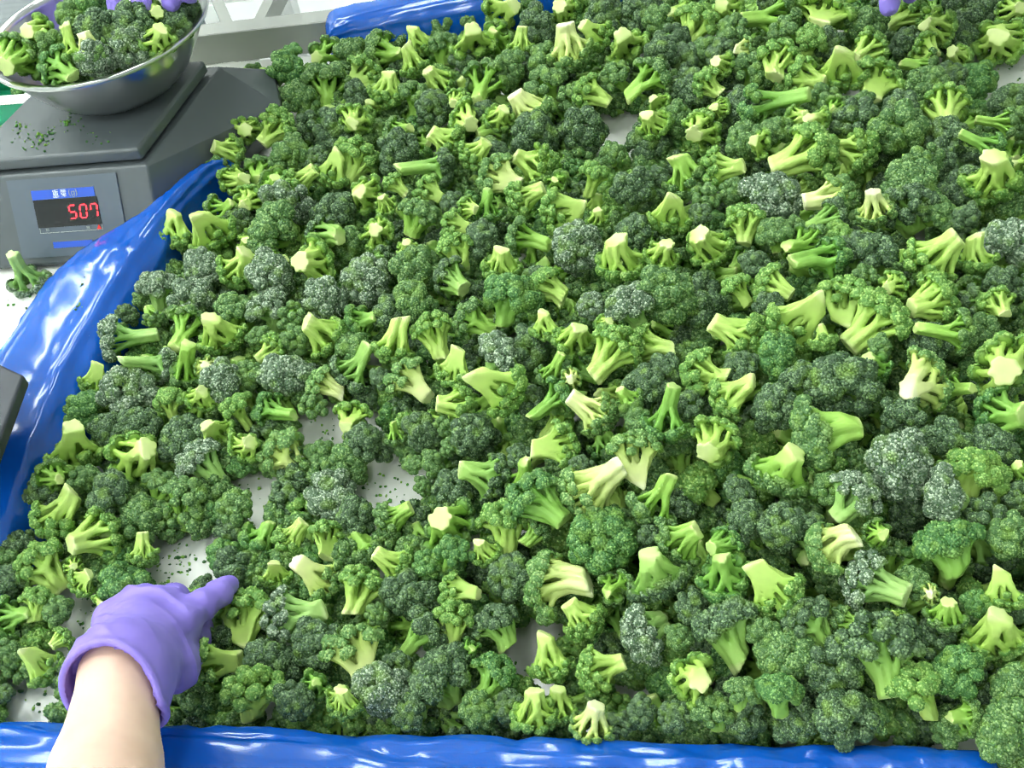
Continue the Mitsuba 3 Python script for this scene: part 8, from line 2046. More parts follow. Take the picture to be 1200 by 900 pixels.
95 573 34 15.5 37 32 -9 -26 19 -39 l 3
96 605 37 17.0 -17 19 -43 11 -43 -23 m 2
88 629 38 18.5 -21 -33 -32 16 -38 29 m 0
95 674 33 17.2 14 -44 19 -47 -10 13 m 3
102 693 36 15.4 -3 8 -49 13 48 7 m 2
101 723 35 16.1 -11 -42 -25 36 -24 25 m 3
93 757 33 15.4 43 -1 26 -23 21 39 l 1
99 779 33 18.3 38 15 -28 -29 -3 -41 m 2
88 809 33 16.7 -50 1 0 0 -19 46 d 2
95 852 33 15.8 -27 42 -2 22 12 -43 m 0
121 303 38 15.5 -34 -7 -36 3 -50 6 m 1
130 333 35 17.0 -18 7 46 10 49 -4 m 1
131 371 37 15.0 33 -34 15 7 -13 -48 m 3
131 394 33 18.1 47 17 -4 17 -45 14 l 2
131 433 38 16.6 -44 -24 6 -20 41 20 g 3
124 455 37 17.2 42 28 1 1 -2 50 m 1
129 492 36 17.3 31 39 -4 14 -6 48 m 3
126 521 35 17.0 -11 -25 42 32 28 26 m 0
129 538 36 16.4 -1 33 -38 -21 -35 -29 d 3
131 584 37 15.1 16 -47 4 41 16 24 m 0
133 600 35 14.7 -13 -44 20 -3 21 45 m 0
120 633 38 16.1 -23 -32 -31 -42 4 27 l 3
128 661 33 17.0 31 -37 -14 3 21 -45 g 0
134 694 37 15.5 -49 11 -5 -12 -41 26 m 3
128 728 36 15.7 24 -40 18 -40 -29 -11 m 1
125 748 33 17.5 49 10 4 7 -17 -47 m 0
121 780 36 14.9 44 24 -3 20 -39 -25 l 0
134 815 37 14.6 -50 2 1 1 36 -35 d 3
117 839 33 15.8 43 8 -25 0 -47 -16 g 2
163 297 38 16.6 -10 -49 2 41 -7 28 l 0
149 330 34 18.3 30 -39 7 39 31 4 m 3
162 358 35 18.2 43 -25 -3 17 34 -33 d 0
162 389 37 17.7 21 45 -8 -16 16 45 l 3
161 419 38 14.8 14 43 21 42 -22 17 d 3
154 457 37 17.1 1 -19 46 41 -26 -12 m 0
159 484 38 18.0 -47 -14 -11 13 -48 5 m 1
152 510 35 18.3 17 46 8 -47 17 2 l 1
159 540 35 18.3 -23 -27 35 -45 13 -18 m 1
148 570 38 18.3 -46 19 2 17 44 -17 m 2
156 597 33 17.2 9 -49 0 6 1 50 m 3
157 634 36 14.5 9 43 -23 -47 1 -17 m 3
160 659 35 16.3 29 -30 28 -25 -40 -16 l 0
154 688 33 18.3 -40 23 -20 -30 -34 22 g 2
159 726 38 14.7 -35 -34 -10 30 -21 -34 m 1
153 750 36 17.4 -28 34 23 39 32 1 m 0
156 784 37 15.9 1 -36 -34 28 29 -30 l 0
163 814 33 16.2 47 9 13 15 -40 -26 g 2
158 850 36 17.3 -31 39 -2 -14 -14 -46 l 0
158 1172 34 18.1 -11 -33 -36 25 28 -33 m 0
188 300 34 14.5 -1 48 13 49 -1 7 g 2
187 340 36 15.7 -40 28 -11 -15 -4 47 m 1
194 365 38 16.2 -45 18 -11 3 -21 -45 d 3
194 401 37 16.8 45 1 -22 12 -43 23 m 0
184 426 33 18.2 -48 12 4 -1 13 -48 g 3
181 457 38 15.2 23 22 -39 -8 -41 -28 m 2
183 487 38 18.2 -24 -6 -43 -42 17 21 d 2
179 507 37 16.4 47 7 17 6 38 -32 m 3
188 542 38 18.3 -20 16 43 -46 -1 -20 m 1
191 580 37 16.0 7 -32 38 -41 17 23 m 3
192 599 36 16.1 -31 14 -36 -33 -35 15 m 2
180 628 38 15.7 43 0 -26 5 49 8 d 2
184 661 34 15.4 -38 -31 10 -6 23 44 m 1
190 701 33 15.0 7 14 48 50 -3 -6 m 0
187 732 36 15.8 39 5 30 31 -6 -39 m 0
190 752 35 17.3 -45 -4 21 -6 49 -4 g 0
179 794 34 16.8 10 48 11 -39 0 31 l 1
186 820 37 18.0 20 21 41 -43 24 9 m 3
181 1149 38 18.5 -42 -11 -24 -22 41 20 m 2
189 1172 37 17.0 31 17 35 39 -9 -30 m 0
221 300 33 15.0 -18 -23 40 43 8 24 m 1
224 334 35 14.7 -32 34 -18 32 36 13 l 3
219 360 37 15.0 -13 30 -38 28 37 19 m 1
209 391 35 14.8 46 5 19 -3 -46 18 g 3
216 427 38 18.2 -4 -42 27 -14 27 40 d 0
211 463 38 17.5 -49 -6 -10 10 -46 -18 d 0
223 480 34 16.2 33 -23 30 -32 5 38 g 0
207 522 38 18.1 -6 -40 29 43 10 24 g 3
220 551 36 17.9 23 43 -9 42 -25 -11 d 1
212 576 36 15.5 36 -32 -13 -24 -10 -43 m 1
219 606 37 14.6 -8 -19 -46 -49 -3 10 l 1
216 629 38 14.9 -28 21 36 42 14 24 m 0
216 673 35 15.3 -24 20 -39 39 30 -8 m 3
224 697 33 17.6 -2 23 -44 -36 -32 -15 g 0
224 717 33 16.9 -43 -24 5 12 -30 -39 m 3
223 755 34 16.8 -10 -44 22 -45 -1 -22 g 3
223 787 33 17.0 41 27 -10 14 -2 48 l 0
217 837 37 14.9 -16 45 14 41 6 28 m 3
221 1138 38 14.7 -36 -31 -15 -13 32 -36 d 1
222 1170 35 16.4 6 -9 49 4 -49 -9 l 1
253 299 37 17.1 -40 30 -4 22 32 31 m 0
240 339 37 17.9 -38 14 29 -27 12 -40 l 1
244 362 33 14.9 6 -22 45 49 -5 -9 m 0
249 389 38 16.6 7 24 43 17 40 -25 m 3
253 423 35 17.7 -29 41 0 -11 -8 -48 m 1
238 452 33 16.7 -19 31 34 -44 -1 -25 l 3
252 488 38 16.2 -45 16 14 19 46 7 m 0
247 513 36 14.6 44 -24 -6 -8 -24 43 l 3
237 542 33 14.8 11 -10 -48 4 49 -10 l 2
249 577 35 15.2 -21 -42 -16 -33 2 38 d 0
247 600 35 18.1 -32 -14 -36 4 -48 15 g 1
248 642 33 16.7 -2 -50 1 -27 0 -42 l 0
245 669 38 18.2 -34 0 36 -2 50 -2 m 1
245 695 38 18.5 -23 34 -29 -33 10 37 d 1
241 733 36 18.5 41 18 -22 2 -40 -30 g 2
238 760 36 18.3 -9 42 -25 -20 -26 -37 d 3
246 789 36 14.8 29 -38 14 22 29 34 m 1
250 824 35 16.0 -35 -36 1 36 -35 -1 d 1
245 1137 38 15.8 47 -15 3 -10 -36 -33 g 3
241 1173 33 14.7 -3 -43 25 38 -18 -27 g 3
284 312 33 14.9 -23 33 -29 -30 -36 -17 l 1
281 341 37 15.3 34 33 -16 -17 -5 -47 l 3
279 368 38 17.8 -45 12 -18 5 46 19 m 1
277 392 34 16.3 29 -33 24 35 35 7 g 1
282 432 33 16.1 44 10 22 -9 49 -6 m 2
283 453 33 18.4 -47 -13 10 16 -30 37 d 3
269 481 33 16.4 26 29 -31 40 -30 4 m 1
279 507 34 14.5 25 42 12 32 -27 27 m 0
270 543 38 15.4 3 -30 -40 49 10 -3 g 0
275 571 34 18.0 -22 -6 44 36 27 22 m 3
273 614 38 16.4 -26 28 -32 40 3 -30 g 3
278 643 37 18.3 35 25 25 -1 36 -35 m 3
279 659 37 18.2 34 -14 -34 -4 44 -23 g 2
278 703 33 15.7 3 39 31 -11 -29 39 g 2
282 734 34 16.6 27 -22 -36 7 44 -22 m 0
283 747 33 15.8 16 29 37 -7 40 -29 g 2
298 306 36 16.7 9 39 -30 25 22 37 l 0
304 332 35 17.3 5 -11 48 8 -48 -12 l 3
312 374 37 16.9 -33 10 -36 36 -7 -34 l 1
311 393 35 16.3 2 43 26 -36 19 -28 g 1
297 423 37 15.8 -28 36 -19 -41 -28 6 m 0
303 447 37 15.1 7 -21 45 49 2 -7 m 2
307 487 38 15.6 26 5 -43 -41 -10 -26 m 1
311 508 37 16.5 -11 -49 -1 -48 11 -6 m 3
306 545 33 17.6 16 47 -4 1 -5 -50 g 0
304 576 36 18.4 38 33 -5 -3 10 49 d 1
303 602 37 17.8 41 -5 29 -8 45 19 d 2
298 634 35 18.2 34 4 36 37 -7 -33 g 1
306 665 33 16.4 22 -36 26 3 31 39 g 3
310 688 37 14.6 39 -21 -23 31 27 28 m 3
298 725 37 17.4 35 32 -15 -15 33 35 m 3
299 754 33 17.4 48 -11 11 -15 -19 44 m 3
299 1170 33 14.7 26 -15 40 43 7 -25 m 3
331 314 37 18.1 -45 -22 3 5 -4 50 m 2
336 343 33 17.2 18 -10 -46 -29 36 -19 m 3
330 361 38 14.6 4 9 -49 37 32 9 l 3
338 392 36 15.4 20 -46 -4 13 10 -47 l 3
334 432 34 18.2 -12 -44 20 21 14 43 m 0
344 461 35 16.6 -48 -7 -13 -14 15 46 g 1
340 479 37 17.1 -37 11 -31 -32 3 39 m 1
338 520 37 15.3 3 -49 -7 1 -7 49 d 2
334 551 34 15.3 -23 44 -1 27 13 -40 m 2
328 583 33 15.0 -12 -45 -18 25 10 -42 m 3
335 599 37 16.1 17 -16 -44 36 35 1 m 3
333 635 37 17.2 -16 -47 8 21 -14 -43 m 3
342 659 34 17.8 25 -31 -31 41 28 6 m 0
342 692 36 17.6 25 -27 -34 -23 26 -37 l 0
328 733 34 17.3 12 26 41 -40 29 -6 g 3
333 751 34 16.4 44 10 -22 12 30 38 d 0
335 785 37 15.2 30 -20 -35 -23 27 -35 l 1
342 837 34 15.6 19 17 -43 46 -11 16 l 0
363 391 35 16.9 40 -23 18 -21 -44 -10 m 2
365 421 37 18.0 -5 -46 19 30 -18 -36 d 1
358 456 36 16.3 46 5 -19 -15 -21 -43 m 0
357 482 37 17.3 -13 -33 -35 28 -35 22 g 3
372 524 33 15.8 -10 -16 -47 43 20 -16 m 2
360 554 34 15.7 18 14 45 -43 23 10 m 1
363 584 38 17.6 -48 -11 -6 13 -44 -20 l 0
373 607 35 17.6 -16 -10 46 -23 -41 -17 d 3
362 633 35 15.4 31 -22 33 -27 -42 -2 m 2
358 660 33 15.3 25 -12 -42 -24 36 -25 m 3
366 699 33 16.6 -38 4 32 -30 15 -38 m 2
369 719 37 17.5 -28 41 4 40 26 15 m 1
370 758 36 16.1 25 41 -13 41 -17 23 m 3
366 779 36 15.0 -20 35 30 37 32 -12 g 2
373 823 36 18.4 -21 -25 38 -44 21 -10 l 3
366 843 34 15.8 -21 -29 35 37 -33 -5 m 0
367 873 38 15.6 36 -1 35 12 -47 -13 l 2
374 911 33 14.9 3 4 -50 31 -39 -1 m 3
397 480 37 15.8 32 26 28 -37 32 13 m 0
404 509 37 15.2 48 2 -13 3 46 19 g 2
388 539 35 15.7 -2 -8 -49 -2 -49 8 g 2
392 569 38 16.8 -42 22 -16 -15 6 47 m 0
390 598 37 16.3 15 -18 -44 4 -46 20 d 3
388 637 34 18.4 34 8 36 -12 48 1 m 3
387 667 34 15.5 -40 -28 11 -29 34 -22 m 3
389 700 35 15.3 47 10 13 -16 28 38 m 1
400 720 37 17.8 -24 -24 37 -41 -3 -28 g 3
391 757 34 16.5 -1 -37 -34 47 11 -14 l 2
387 786 37 17.7 -13 -6 -48 2 50 -6 m 3
387 813 34 17.0 26 -32 28 34 36 8 d 1
401 839 36 16.1 -28 -2 -42 36 23 -25 m 3
389 871 37 17.8 3 50 -5 0 5 50 m 1
422 544 34 15.4 29 -25 -32 -41 -20 -21 g 0
426 582 37 17.9 -9 32 -37 -49 -6 7 m 3
430 608 33 15.8 -16 35 -31 -44 -23 -4 m 2
429 628 34 15.1 26 29 31 0 -36 35 g 3
434 674 35 15.8 -11 -43 23 0 -23 -44 d 2
431 702 35 16.4 16 46 -11 44 -11 21 m 2
427 718 35 18.1 -37 34 3 24 23 37 m 0
434 756 36 17.0 -17 -41 22 43 -24 -11 l 1
424 794 33 16.2 -49 12 -2 3 22 45 d 3
418 821 36 16.6 -33 -1 37 -34 20 -30 m 0
434 840 37 16.0 27 -8 41 -14 -48 1 g 1
423 882 37 15.2 36 -25 24 34 18 -31 l 3
417 898 35 16.0 42 24 -14 28 -33 25 m 0
451 640 37 17.5 34 -32 -19 36 33 9 m 0
458 665 35 16.9 14 -8 -47 -13 47 -11 m 3
456 696 35 16.1 30 10 38 -33 -20 31 m 2
462 718 37 16.3 1 4 -50 -42 27 1 m 0
450 759 33 15.8 42 7 -26 13 -48 7 l 1
451 785 33 17.3 -34 9 -35 -13 42 23 m 2
459 817 38 17.8 -1 45 -22 -36 -16 -31 d 2
462 854 35 15.9 42 -27 2 27 42 -3 m 2
456 869 35 15.6 6 -9 49 18 46 6 l 2
452 901 33 17.0 -33 8 37 -20 38 -26 d 3
460 927 34 15.5 23 36 -26 -12 33 35 g 3
483 747 33 15.6 20 45 -9 -29 20 36 d 2
486 789 33 17.3 -28 -34 24 15 -35 -33 d 2
494 813 36 16.6 10 -48 -10 -25 -14 41 d 0
493 845 34 15.6 47 -16 -7 18 43 17 m 2
479 870 35 14.6 -21 -37 -26 -18 -19 42 l 0
477 912 35 15.0 14 -48 4 39 9 -30 m 1
520 823 33 17.1 12 30 -38 -26 -28 -32 d 2
524 850 34 17.9 -2 2 -50 -3 50 3 d 3
515 884 35 16.8 -27 18 38 -31 -39 -3 m 0
512 904 36 15.6 -22 45 0 -11 -6 48 d 3
517 941 33 16.3 27 -42 -7 22 7 44 m 0
543 940 34 15.1 37 12 32 25 21 -37 g 3
-4 506 57 15.3 -34 -6 -36 -24 -33 29 d 2
11 441 55 18.0 -32 17 35 15 -36 31 l 0
26 475 55 16.3 20 -2 46 16 47 -5 m 2
21 494 58 18.0 -32 5 38 38 -5 32 m 3
24 526 60 17.4 5 -9 -49 -29 39 -10 m 2
12 562 55 16.7 17 -39 26 46 7 -19 m 1
25 588 57 15.3 -37 -27 21 21 5 45 m 1
57 372 58 15.5 34 36 9 -12 -1 48 m 1
47 402 60 18.1 5 -49 -6 -43 -7 25 l 0
53 435 56 15.8 45 -22 -4 22 45 2 m 0
55 475 57 17.1 -25 -43 3 -29 20 36 l 0
54 491 58 15.2 -28 37 -19 -23 6 44 d 1
58 531 55 17.4 41 29 0 -19 28 37 m 0
56 564 59 18.3 8 -43 24 -48 -13 -7 m 2
48 586 60 15.4 45 21 0 -13 29 -39 g 3
82 382 55 16.8 16 28 -38 -17 41 23 d 3
78 408 58 18.5 44 22 10 18 -43 18 m 2
79 442 55 17.5 -7 20 -45 8 45 19 g 0
84 476 59 17.3 44 -6 -23 20 36 28 m 2
86 496 55 16.6 41 -27 -8 -28 -40 -11 g 3
77 531 55 15.2 -43 14 -21 11 48 9 g 3
83 563 56 14.7 -25 -42 10 -32 26 29 l 1
81 581 58 16.3 8 -35 -35 -28 26 -32 m 2
80 612 56 18.4 -4 49 10 -24 7 -43 d 3
71 641 55 18.4 8 -5 -49 35 -35 9 m 3
112 358 55 16.1 6 26 -42 39 24 20 m 0
112 386 60 17.9 48 14 1 -9 26 41 l 3
117 410 55 15.9 -34 1 37 -18 -44 -16 l 0
101 446 56 17.1 1 44 24 36 -17 31 l 2
106 470 59 17.3 -37 6 33 32 -11 37 g 2
116 492 55 17.4 42 27 4 -26 42 -7 l 0
113 532 60 14.9 -42 24 -12 -12 3 49 l 2
101 562 60 17.7 -42 23 13 -18 -7 -46 l 0
116 583 56 16.3 26 40 15 -7 -13 48 m 3
117 622 56 18.2 -20 -32 33 46 -12 16 g 2
108 645 58 18.4 36 10 -33 -34 4 -36 m 0
109 683 56 14.6 26 -32 -28 -39 -6 -30 g 3
133 350 58 17.2 -46 4 -19 -15 -37 30 m 2
131 381 58 14.7 11 43 24 -29 -14 38 m 2
147 412 55 16.3 21 -33 31 -33 -35 -14 d 1
133 438 59 14.9 -26 -39 -18 20 7 -45 m 2
143 468 55 18.2 -41 21 20 20 45 -7 g 0
146 506 55 17.4 -12 21 44 -48 -14 -6 m 3
136 535 60 15.4 -1 -49 8 44 3 23 d 2
147 559 59 16.7 -23 28 35 -33 -37 8 l 0
137 587 58 16.7 -45 22 -1 15 29 -38 g 3
138 615 60 18.2 33 -38 1 26 21 -37 g 1
146 641 60 16.1 -30 36 16 -26 -3 -43 m 1
146 678 55 16.6 -45 -21 8 -4 25 43 d 0
175 352 57 14.7 -45 -20 -5 3 -18 47 l 1
166 376 57 15.3 20 46 3 23 -7 -44 m 1
171 402 59 14.8 38 31 -10 -8 23 44 m 0
167 431 57 14.6 -45 3 -22 21 -8 -45 l 1
172 461 58 17.2 2 24 -44 -42 -23 -15 l 3
174 495 57 17.6 -33 -1 38 -32 -26 -28 m 2
174 523 57 15.9 -43 -19 16 19 -5 46 d 2
168 553 55 15.6 -21 40 22 -19 14 -44 m 3
165 588 55 15.1 31 -17 -36 -3 -46 18 m 1
163 622 60 16.0 7 -33 -37 -12 35 -33 m 2
166 642 55 18.4 -30 13 38 -40 -12 -27 d 0
164 684 55 14.6 41 -27 -10 28 42 -1 m 3
193 382 56 17.4 29 -35 -21 33 5 37 d 3
195 413 56 14.6 -11 -24 -43 6 -44 23 m 2
199 440 58 18.3 15 -24 41 -29 29 28 m 0
204 478 58 14.5 -18 -31 35 -43 -3 -25 l 2
192 507 55 15.0 -38 -19 -26 25 -43 -5 l 2
205 532 60 15.2 42 -9 25 -20 -41 20 g 3
208 566 57 16.3 8 -10 -48 -37 -34 1 m 0
193 592 55 15.5 20 32 -33 -36 33 11 l 3
193 619 56 17.9 24 35 27 -43 23 9 m 2
205 643 60 15.8 -27 17 39 -16 38 -28 d 0
225 324 57 15.0 -14 45 17 48 12 6 g 3
226 356 60 15.2 25 -36 -24 -36 -33 12 g 2
237 409 57 17.6 -14 -45 16 -10 -14 -47 l 2
225 448 55 16.8 -20 -39 25 46 -14 15 m 3
236 477 60 18.0 2 -26 42 -20 39 25 l 3
225 503 58 16.7 -40 29 8 29 33 24 m 0
231 530 58 18.0 47 6 16 17 -14 -45 m 2
221 555 56 18.2 -40 27 13 -29 -31 -27 m 2
222 596 55 14.9 -47 -2 -17 15 -27 -39 m 0
221 615 56 17.2 -2 48 -15 -14 -15 -46 m 1
236 644 58 16.3 24 42 -13 29 -26 -31 d 3
259 316 56 16.3 -30 38 -12 -37 -21 27 l 3
264 354 55 15.1 -26 -19 -38 -22 44 -7 l 1
264 373 58 17.6 -11 30 39 -6 -40 30 m 0
254 416 59 17.0 -37 -22 26 29 -40 7 m 2
255 442 57 15.1 48 13 -5 -7 37 33 m 2
259 464 58 17.8 27 -10 41 -1 -49 -11 m 3
266 499 56 17.8 28 -14 -39 16 47 -5 m 0
257 523 56 17.3 40 17 25 -6 -35 35 g 0
257 561 56 16.2 -17 11 -46 24 44 2 m 0
265 597 57 17.4 22 -43 -14 8 -12 48 m 1
252 611 59 17.1 14 23 42 -46 -4 18 d 3
255 645 55 17.4 14 -30 -38 -46 3 -20 l 3
283 316 57 16.1 34 19 32 -1 -43 26 d 3
283 346 60 18.4 -10 -48 12 -35 15 33 g 2
293 375 58 15.0 -43 -20 16 25 -37 21 m 0
285 412 59 15.6 34 16 33 4 -46 18 m 0
295 443 56 15.6 27 42 4 -36 26 -22 l 1
283 472 55 14.6 6 10 49 -48 -12 8 m 2
296 493 55 17.6 20 -46 -4 -24 -14 41 d 1
282 531 55 16.8 4 48 -13 42 5 27 d 0
291 566 57 14.7 38 32 3 31 -37 -13 m 1
295 586 60 17.5 -15 29 38 -47 -4 -15 m 3
293 612 57 15.2 3 -4 -50 37 -33 5 l 0
294 654 59 14.7 -45 5 -21 6 50 -1 m 3
319 296 58 16.9 -22 16 -42 -21 -45 -6 l 0
320 313 55 15.8 30 -34 -21 18 -11 45 m 3
321 343 60 15.0 -14 27 39 -45 -22 -1 d 2
315 378 55 15.9 38 17 -28 -15 47 7 l 0
320 409 55 16.3 14 -47 -9 -3 9 -49 g 1
326 443 59 18.4 38 25 20 -24 0 44 g 1
322 476 55 16.0 29 -41 1 -2 -3 -50 g 0
315 494 56 18.2 -22 -24 -38 -41 -6 28 m 0
318 528 60 17.9 21 25 38 -41 -7 28 m 2
314 561 56 14.6 -5 25 -43 5 43 24 d 1
328 586 57 17.0 -20 -32 33 33 15 34 m 3
321 615 60 15.6 -45 3 -21 3 50 -1 d 1
312 645 57 16.9 -45 -2 -22 2 -50 0 m 3
325 683 57 15.9 21 -6 45 -45 0 22 m 0
315 714 56 15.8 -22 -25 -37 33 -37 5 g 1
327 738 57 15.3 28 9 40 23 -44 -7 m 0
326 766 55 14.8 27 -28 31 0 -37 -34 m 1
328 796 59 18.1 -45 -12 -19 21 -3 -46 m 2
343 350 58 14.9 20 -44 -14 -22 -22 39 d 2
343 375 55 17.3 -16 38 28 47 8 16 l 3
354 414 57 18.2 -48 -6 -13 1 44 -23 m 0
351 433 56 16.7 -20 3 46 -26 41 -14 l 0
342 476 57 17.8 -29 37 16 34 33 -16 l 3
348 506 58 17.2 -13 44 21 44 19 -13 g 2
348 535 57 14.7 -12 25 -41 33 36 13 m 1
357 552 56 15.9 -19 -16 44 -10 47 13 m 2
349 596 59 17.8 22 36 -27 -27 -14 -40 m 2
355 628 56 14.9 4 -39 -31 0 -31 39 m 0
352 649 56 18.0 2 22 -45 37 30 17 m 3
346 687 59 16.2 -47 -15 -8 -2 29 -41 g 2
357 712 59 17.8 -27 18 -38 -28 25 32 d 1
346 739 59 18.0 24 44 0 -25 14 41 m 1
356 763 60 16.4 -44 -2 24 14 -43 21 g 2
342 797 58 15.2 -23 29 34 35 -12 34 m 3
372 476 59 16.3 19 43 -16 21 -23 -39 m 2
374 501 59 17.1 -17 -45 -14 -10 -11 48 l 1
382 529 58 17.7 -7 4 49 41 29 4 l 3
375 564 55 15.8 -43 -1 -26 16 39 -27 m 2
377 590 57 15.9 -7 41 28 -10 -29 40 m 2
379 614 59 15.8 -6 35 35 23 -30 33 g 3
378 651 60 16.3 24 10 43 0 -49 12 g 2
383 674 60 16.6 40 -7 29 23 -25 -37 d 1
377 716 60 18.0 30 21 -35 -2 -42 -27 m 2
380 739 56 16.1 11 -24 -42 -36 -33 9 m 0
379 777 60 16.8 -31 -39 3 31 -27 -28 m 3
405 558 59 17.5 3 21 -45 47 14 9 d 1
407 596 59 14.9 -32 38 7 9 -2 49 m 0
404 615 56 14.9 5 18 46 5 -47 17 m 0
408 644 60 14.9 -46 -1 -19 17 -27 -39 m 1
414 686 59 15.6 -29 -30 28 -24 40 18 g 3
416 702 56 15.2 -30 -34 21 40 -26 14 m 1
408 731 60 14.8 19 -35 -30 -14 27 -40 d 1
415 761 59 17.2 46 2 -20 17 -31 35 m 1
435 641 56 15.6 -47 -14 -8 -16 36 31 d 0
445 673 56 18.2 33 -26 27 -25 12 42 m 0
444 711 57 16.0 8 34 36 29 26 -31 m 1
439 740 57 17.3 42 -13 23 11 48 8 g 1
448 762 57 16.6 -44 -11 -21 -22 38 25 m 3
471 713 56 14.5 48 12 -10 -9 47 15 m 3
471 733 57 14.6 17 5 -47 -5 -49 -7 g 2
209 304 80 16.2 48 5 13 -13 3 48 d 3
211 343 81 14.7 11 -32 36 37 -19 -28 m 1
222 368 78 18.2 -48 4 -15 -9 -45 19 l 2
244 334 78 18.5 31 34 20 31 -37 15 l 1
246 370 79 15.6 20 43 -16 -31 0 -39 d 1
254 403 80 17.2 44 5 -23 13 34 34 d 2
252 419 79 18.3 -13 -17 45 47 5 16 l 2
244 464 77 15.6 1 -50 -5 46 -1 20 d 0
274 339 82 15.2 30 -23 -33 32 38 2 g 0
283 357 78 15.3 19 -45 -10 1 -10 49 m 0
276 400 78 18.3 2 -45 22 0 -22 -45 m 3
282 429 77 17.7 11 -44 21 12 -19 -45 m 0
277 447 77 18.0 50 -6 -3 -5 -23 -44 l 2
272 488 79 15.6 12 -30 39 48 -2 -16 d 2
279 524 80 17.3 43 20 -16 5 24 44 d 2
283 554 79 16.3 -24 -30 -32 -38 32 -1 d 0
270 583 82 15.2 -28 -22 -35 -1 -42 28 l 1
280 604 80 14.7 34 23 29 -37 20 27 l 0
302 363 80 14.8 32 17 -35 37 -25 22 m 3
302 397 77 17.5 -1 -10 -49 -28 -40 9 m 1
300 431 77 17.1 -28 3 41 -41 -5 -28 d 3
308 450 77 15.4 -41 -3 29 -12 47 -12 g 0
300 488 79 16.3 -16 16 45 7 47 -14 g 0
299 524 79 17.3 4 5 -50 18 -47 -4 g 1
313 538 79 14.6 -17 -2 47 -21 45 -7 d 2
307 583 81 16.0 6 6 49 39 30 -8 m 3
306 609 77 17.0 -45 20 -9 19 26 -38 g 2
304 630 78 16.5 -2 -12 -48 -28 -40 11 m 3
303 672 77 17.1 6 -22 -45 1 45 -22 d 1
313 688 82 14.5 -28 -6 41 20 -45 7 m 0
336 361 78 17.0 -34 -16 -33 -8 -41 28 g 0
328 392 78 15.2 41 -28 -3 -2 -9 49 m 1
331 417 78 16.3 -50 1 4 0 -48 15 m 1
333 455 80 15.8 -1 -49 8 30 6 40 d 2
338 492 81 16.8 8 28 -41 7 40 29 m 0
337 520 81 17.1 -31 10 38 -34 -31 -20 m 0
337 544 79 18.2 39 -12 28 -30 -25 31 m 1
332 578 79 15.1 -10 -45 19 -46 15 11 d 0
336 614 79 14.8 -13 -47 9 -40 5 -29 g 2
333 638 81 14.9 -34 -33 15 24 -36 -26 d 3
335 664 82 14.6 42 27 -4 13 -27 -40 m 1
363 451 79 16.2 -20 45 9 -29 -5 -40 d 3
358 477 80 16.7 28 36 20 16 12 -46 m 1
368 523 81 16.6 -10 4 49 -29 40 -9 d 2
361 550 82 15.1 15 -48 -2 46 15 -14 m 3
358 582 78 16.5 -18 -36 -30 1 32 -38 m 0
366 604 79 14.9 27 -38 18 5 24 44 m 3
371 642 77 14.8 9 -30 -39 22 -33 31 l 3
391 548 77 15.8 -44 24 3 19 31 34 m 2
400 581 78 18.3 -47 16 2 -11 -28 -40 m 3
391 604 77 16.9 -24 -36 26 -8 32 38 l 1
-186 723 14 15.0 -13 -29 39 -47 16 -4 m 0
-362 306 14 16.5 21 -30 34 -45 -11 18 l 1
-399 365 14 15.1 49 8 -3 -7 48 11 m 2
-394 446 14 17.4 9 -15 47 -39 27 16 m 2
-155 293 14 15.2 -13 -22 43 -12 -42 -25 d 2
-379 555 14 16.1 18 -45 -11 46 15 15 m 1
-751 1034 14 16.1 42 -8 26 25 -7 -42 m 3
-31 284 14 14.7 -31 13 37 -37 3 -33 m 0
-198 836 14 14.5 8 -46 17 -48 -3 12 m 2
-259 771 14 15.8 -1 -42 28 15 26 40 d 2
-695 1043 14 17.4 -32 -37 -11 35 -22 -29 m 2
33 454 58 15.3 38 -20 26 -33 -21 31 g 0
-390 306 14 14.7 39 5 31 32 -7 -38 m 0
-193 789 14 16.5 37 -31 12 -20 -35 -29 m 3
27 862 14 16.8 3 -44 24 49 8 8 l 1
231 464 55 16.2 -49 7 9 -10 -12 -47 g 2
-16 327 23 15.0 -10 26 42 -49 -6 -8 m 1
-419 305 14 15.3 -7 -9 49 -43 25 -2 m 2
-396 289 14 14.9 16 -47 7 43 17 20 d 3
-148 785 14 16.4 18 6 46 -46 11 17 m 2
-365 1002 14 16.2 38 -29 15 8 -15 -47 m 3
-308 404 14 16.2 34 0 37 26 35 -24 m 0
-357 290 14 17.1 -22 -33 30 -13 37 31 m 1
-295 481 14 16.8 24 -20 39 42 25 -12 d 0
-174 500 14 15.4 40 23 20 3 30 -40 d 3
-209 862 14 15.3 31 -33 20 33 10 -36 m 3
-300 324 14 17.3 -19 -19 42 21 37 26 m 1
-2 298 19 16.0 -26 -22 36 -7 44 22 m 3
-404 311 14 15.9 22 -29 34 -23 26 36 m 1
-85 874 14 16.0 27 -36 22 4 28 41 m 1
-394 335 14 16.3 24 -41 17 -6 16 47 m 0
-478 282 14 16.8 12 -19 45 -3 46 20 l 1
-216 533 14 14.8 13 -36 32 3 34 36 l 2
-140 396 14 15.8 -33 -34 16 -34 36 5 d 1
-375 295 14 15.8 38 -26 19 -5 -34 -36 m 1
138 281 39 16.0 -20 -40 23 -8 27 41 d 3
-299 341 14 16.9 49 -4 9 3 -37 -33 d 3
-56 305 14 16.7 49 6 6 -4 47 -17 m 0
-308 569 14 14.7 31 -38 11 -33 -17 33 m 2
-212 423 14 15.7 -22 -28 35 27 -39 -15 m 2
-348 335 14 15.5 -3 -35 36 4 -36 -35 m 2
325 816 17 14.8 -2 -21 45 46 18 10 m 2
-350 545 14 15.1 14 -42 23 31 -11 -38 m 1
-466 322 14 14.8 38 0 32 31 -16 -36 m 2
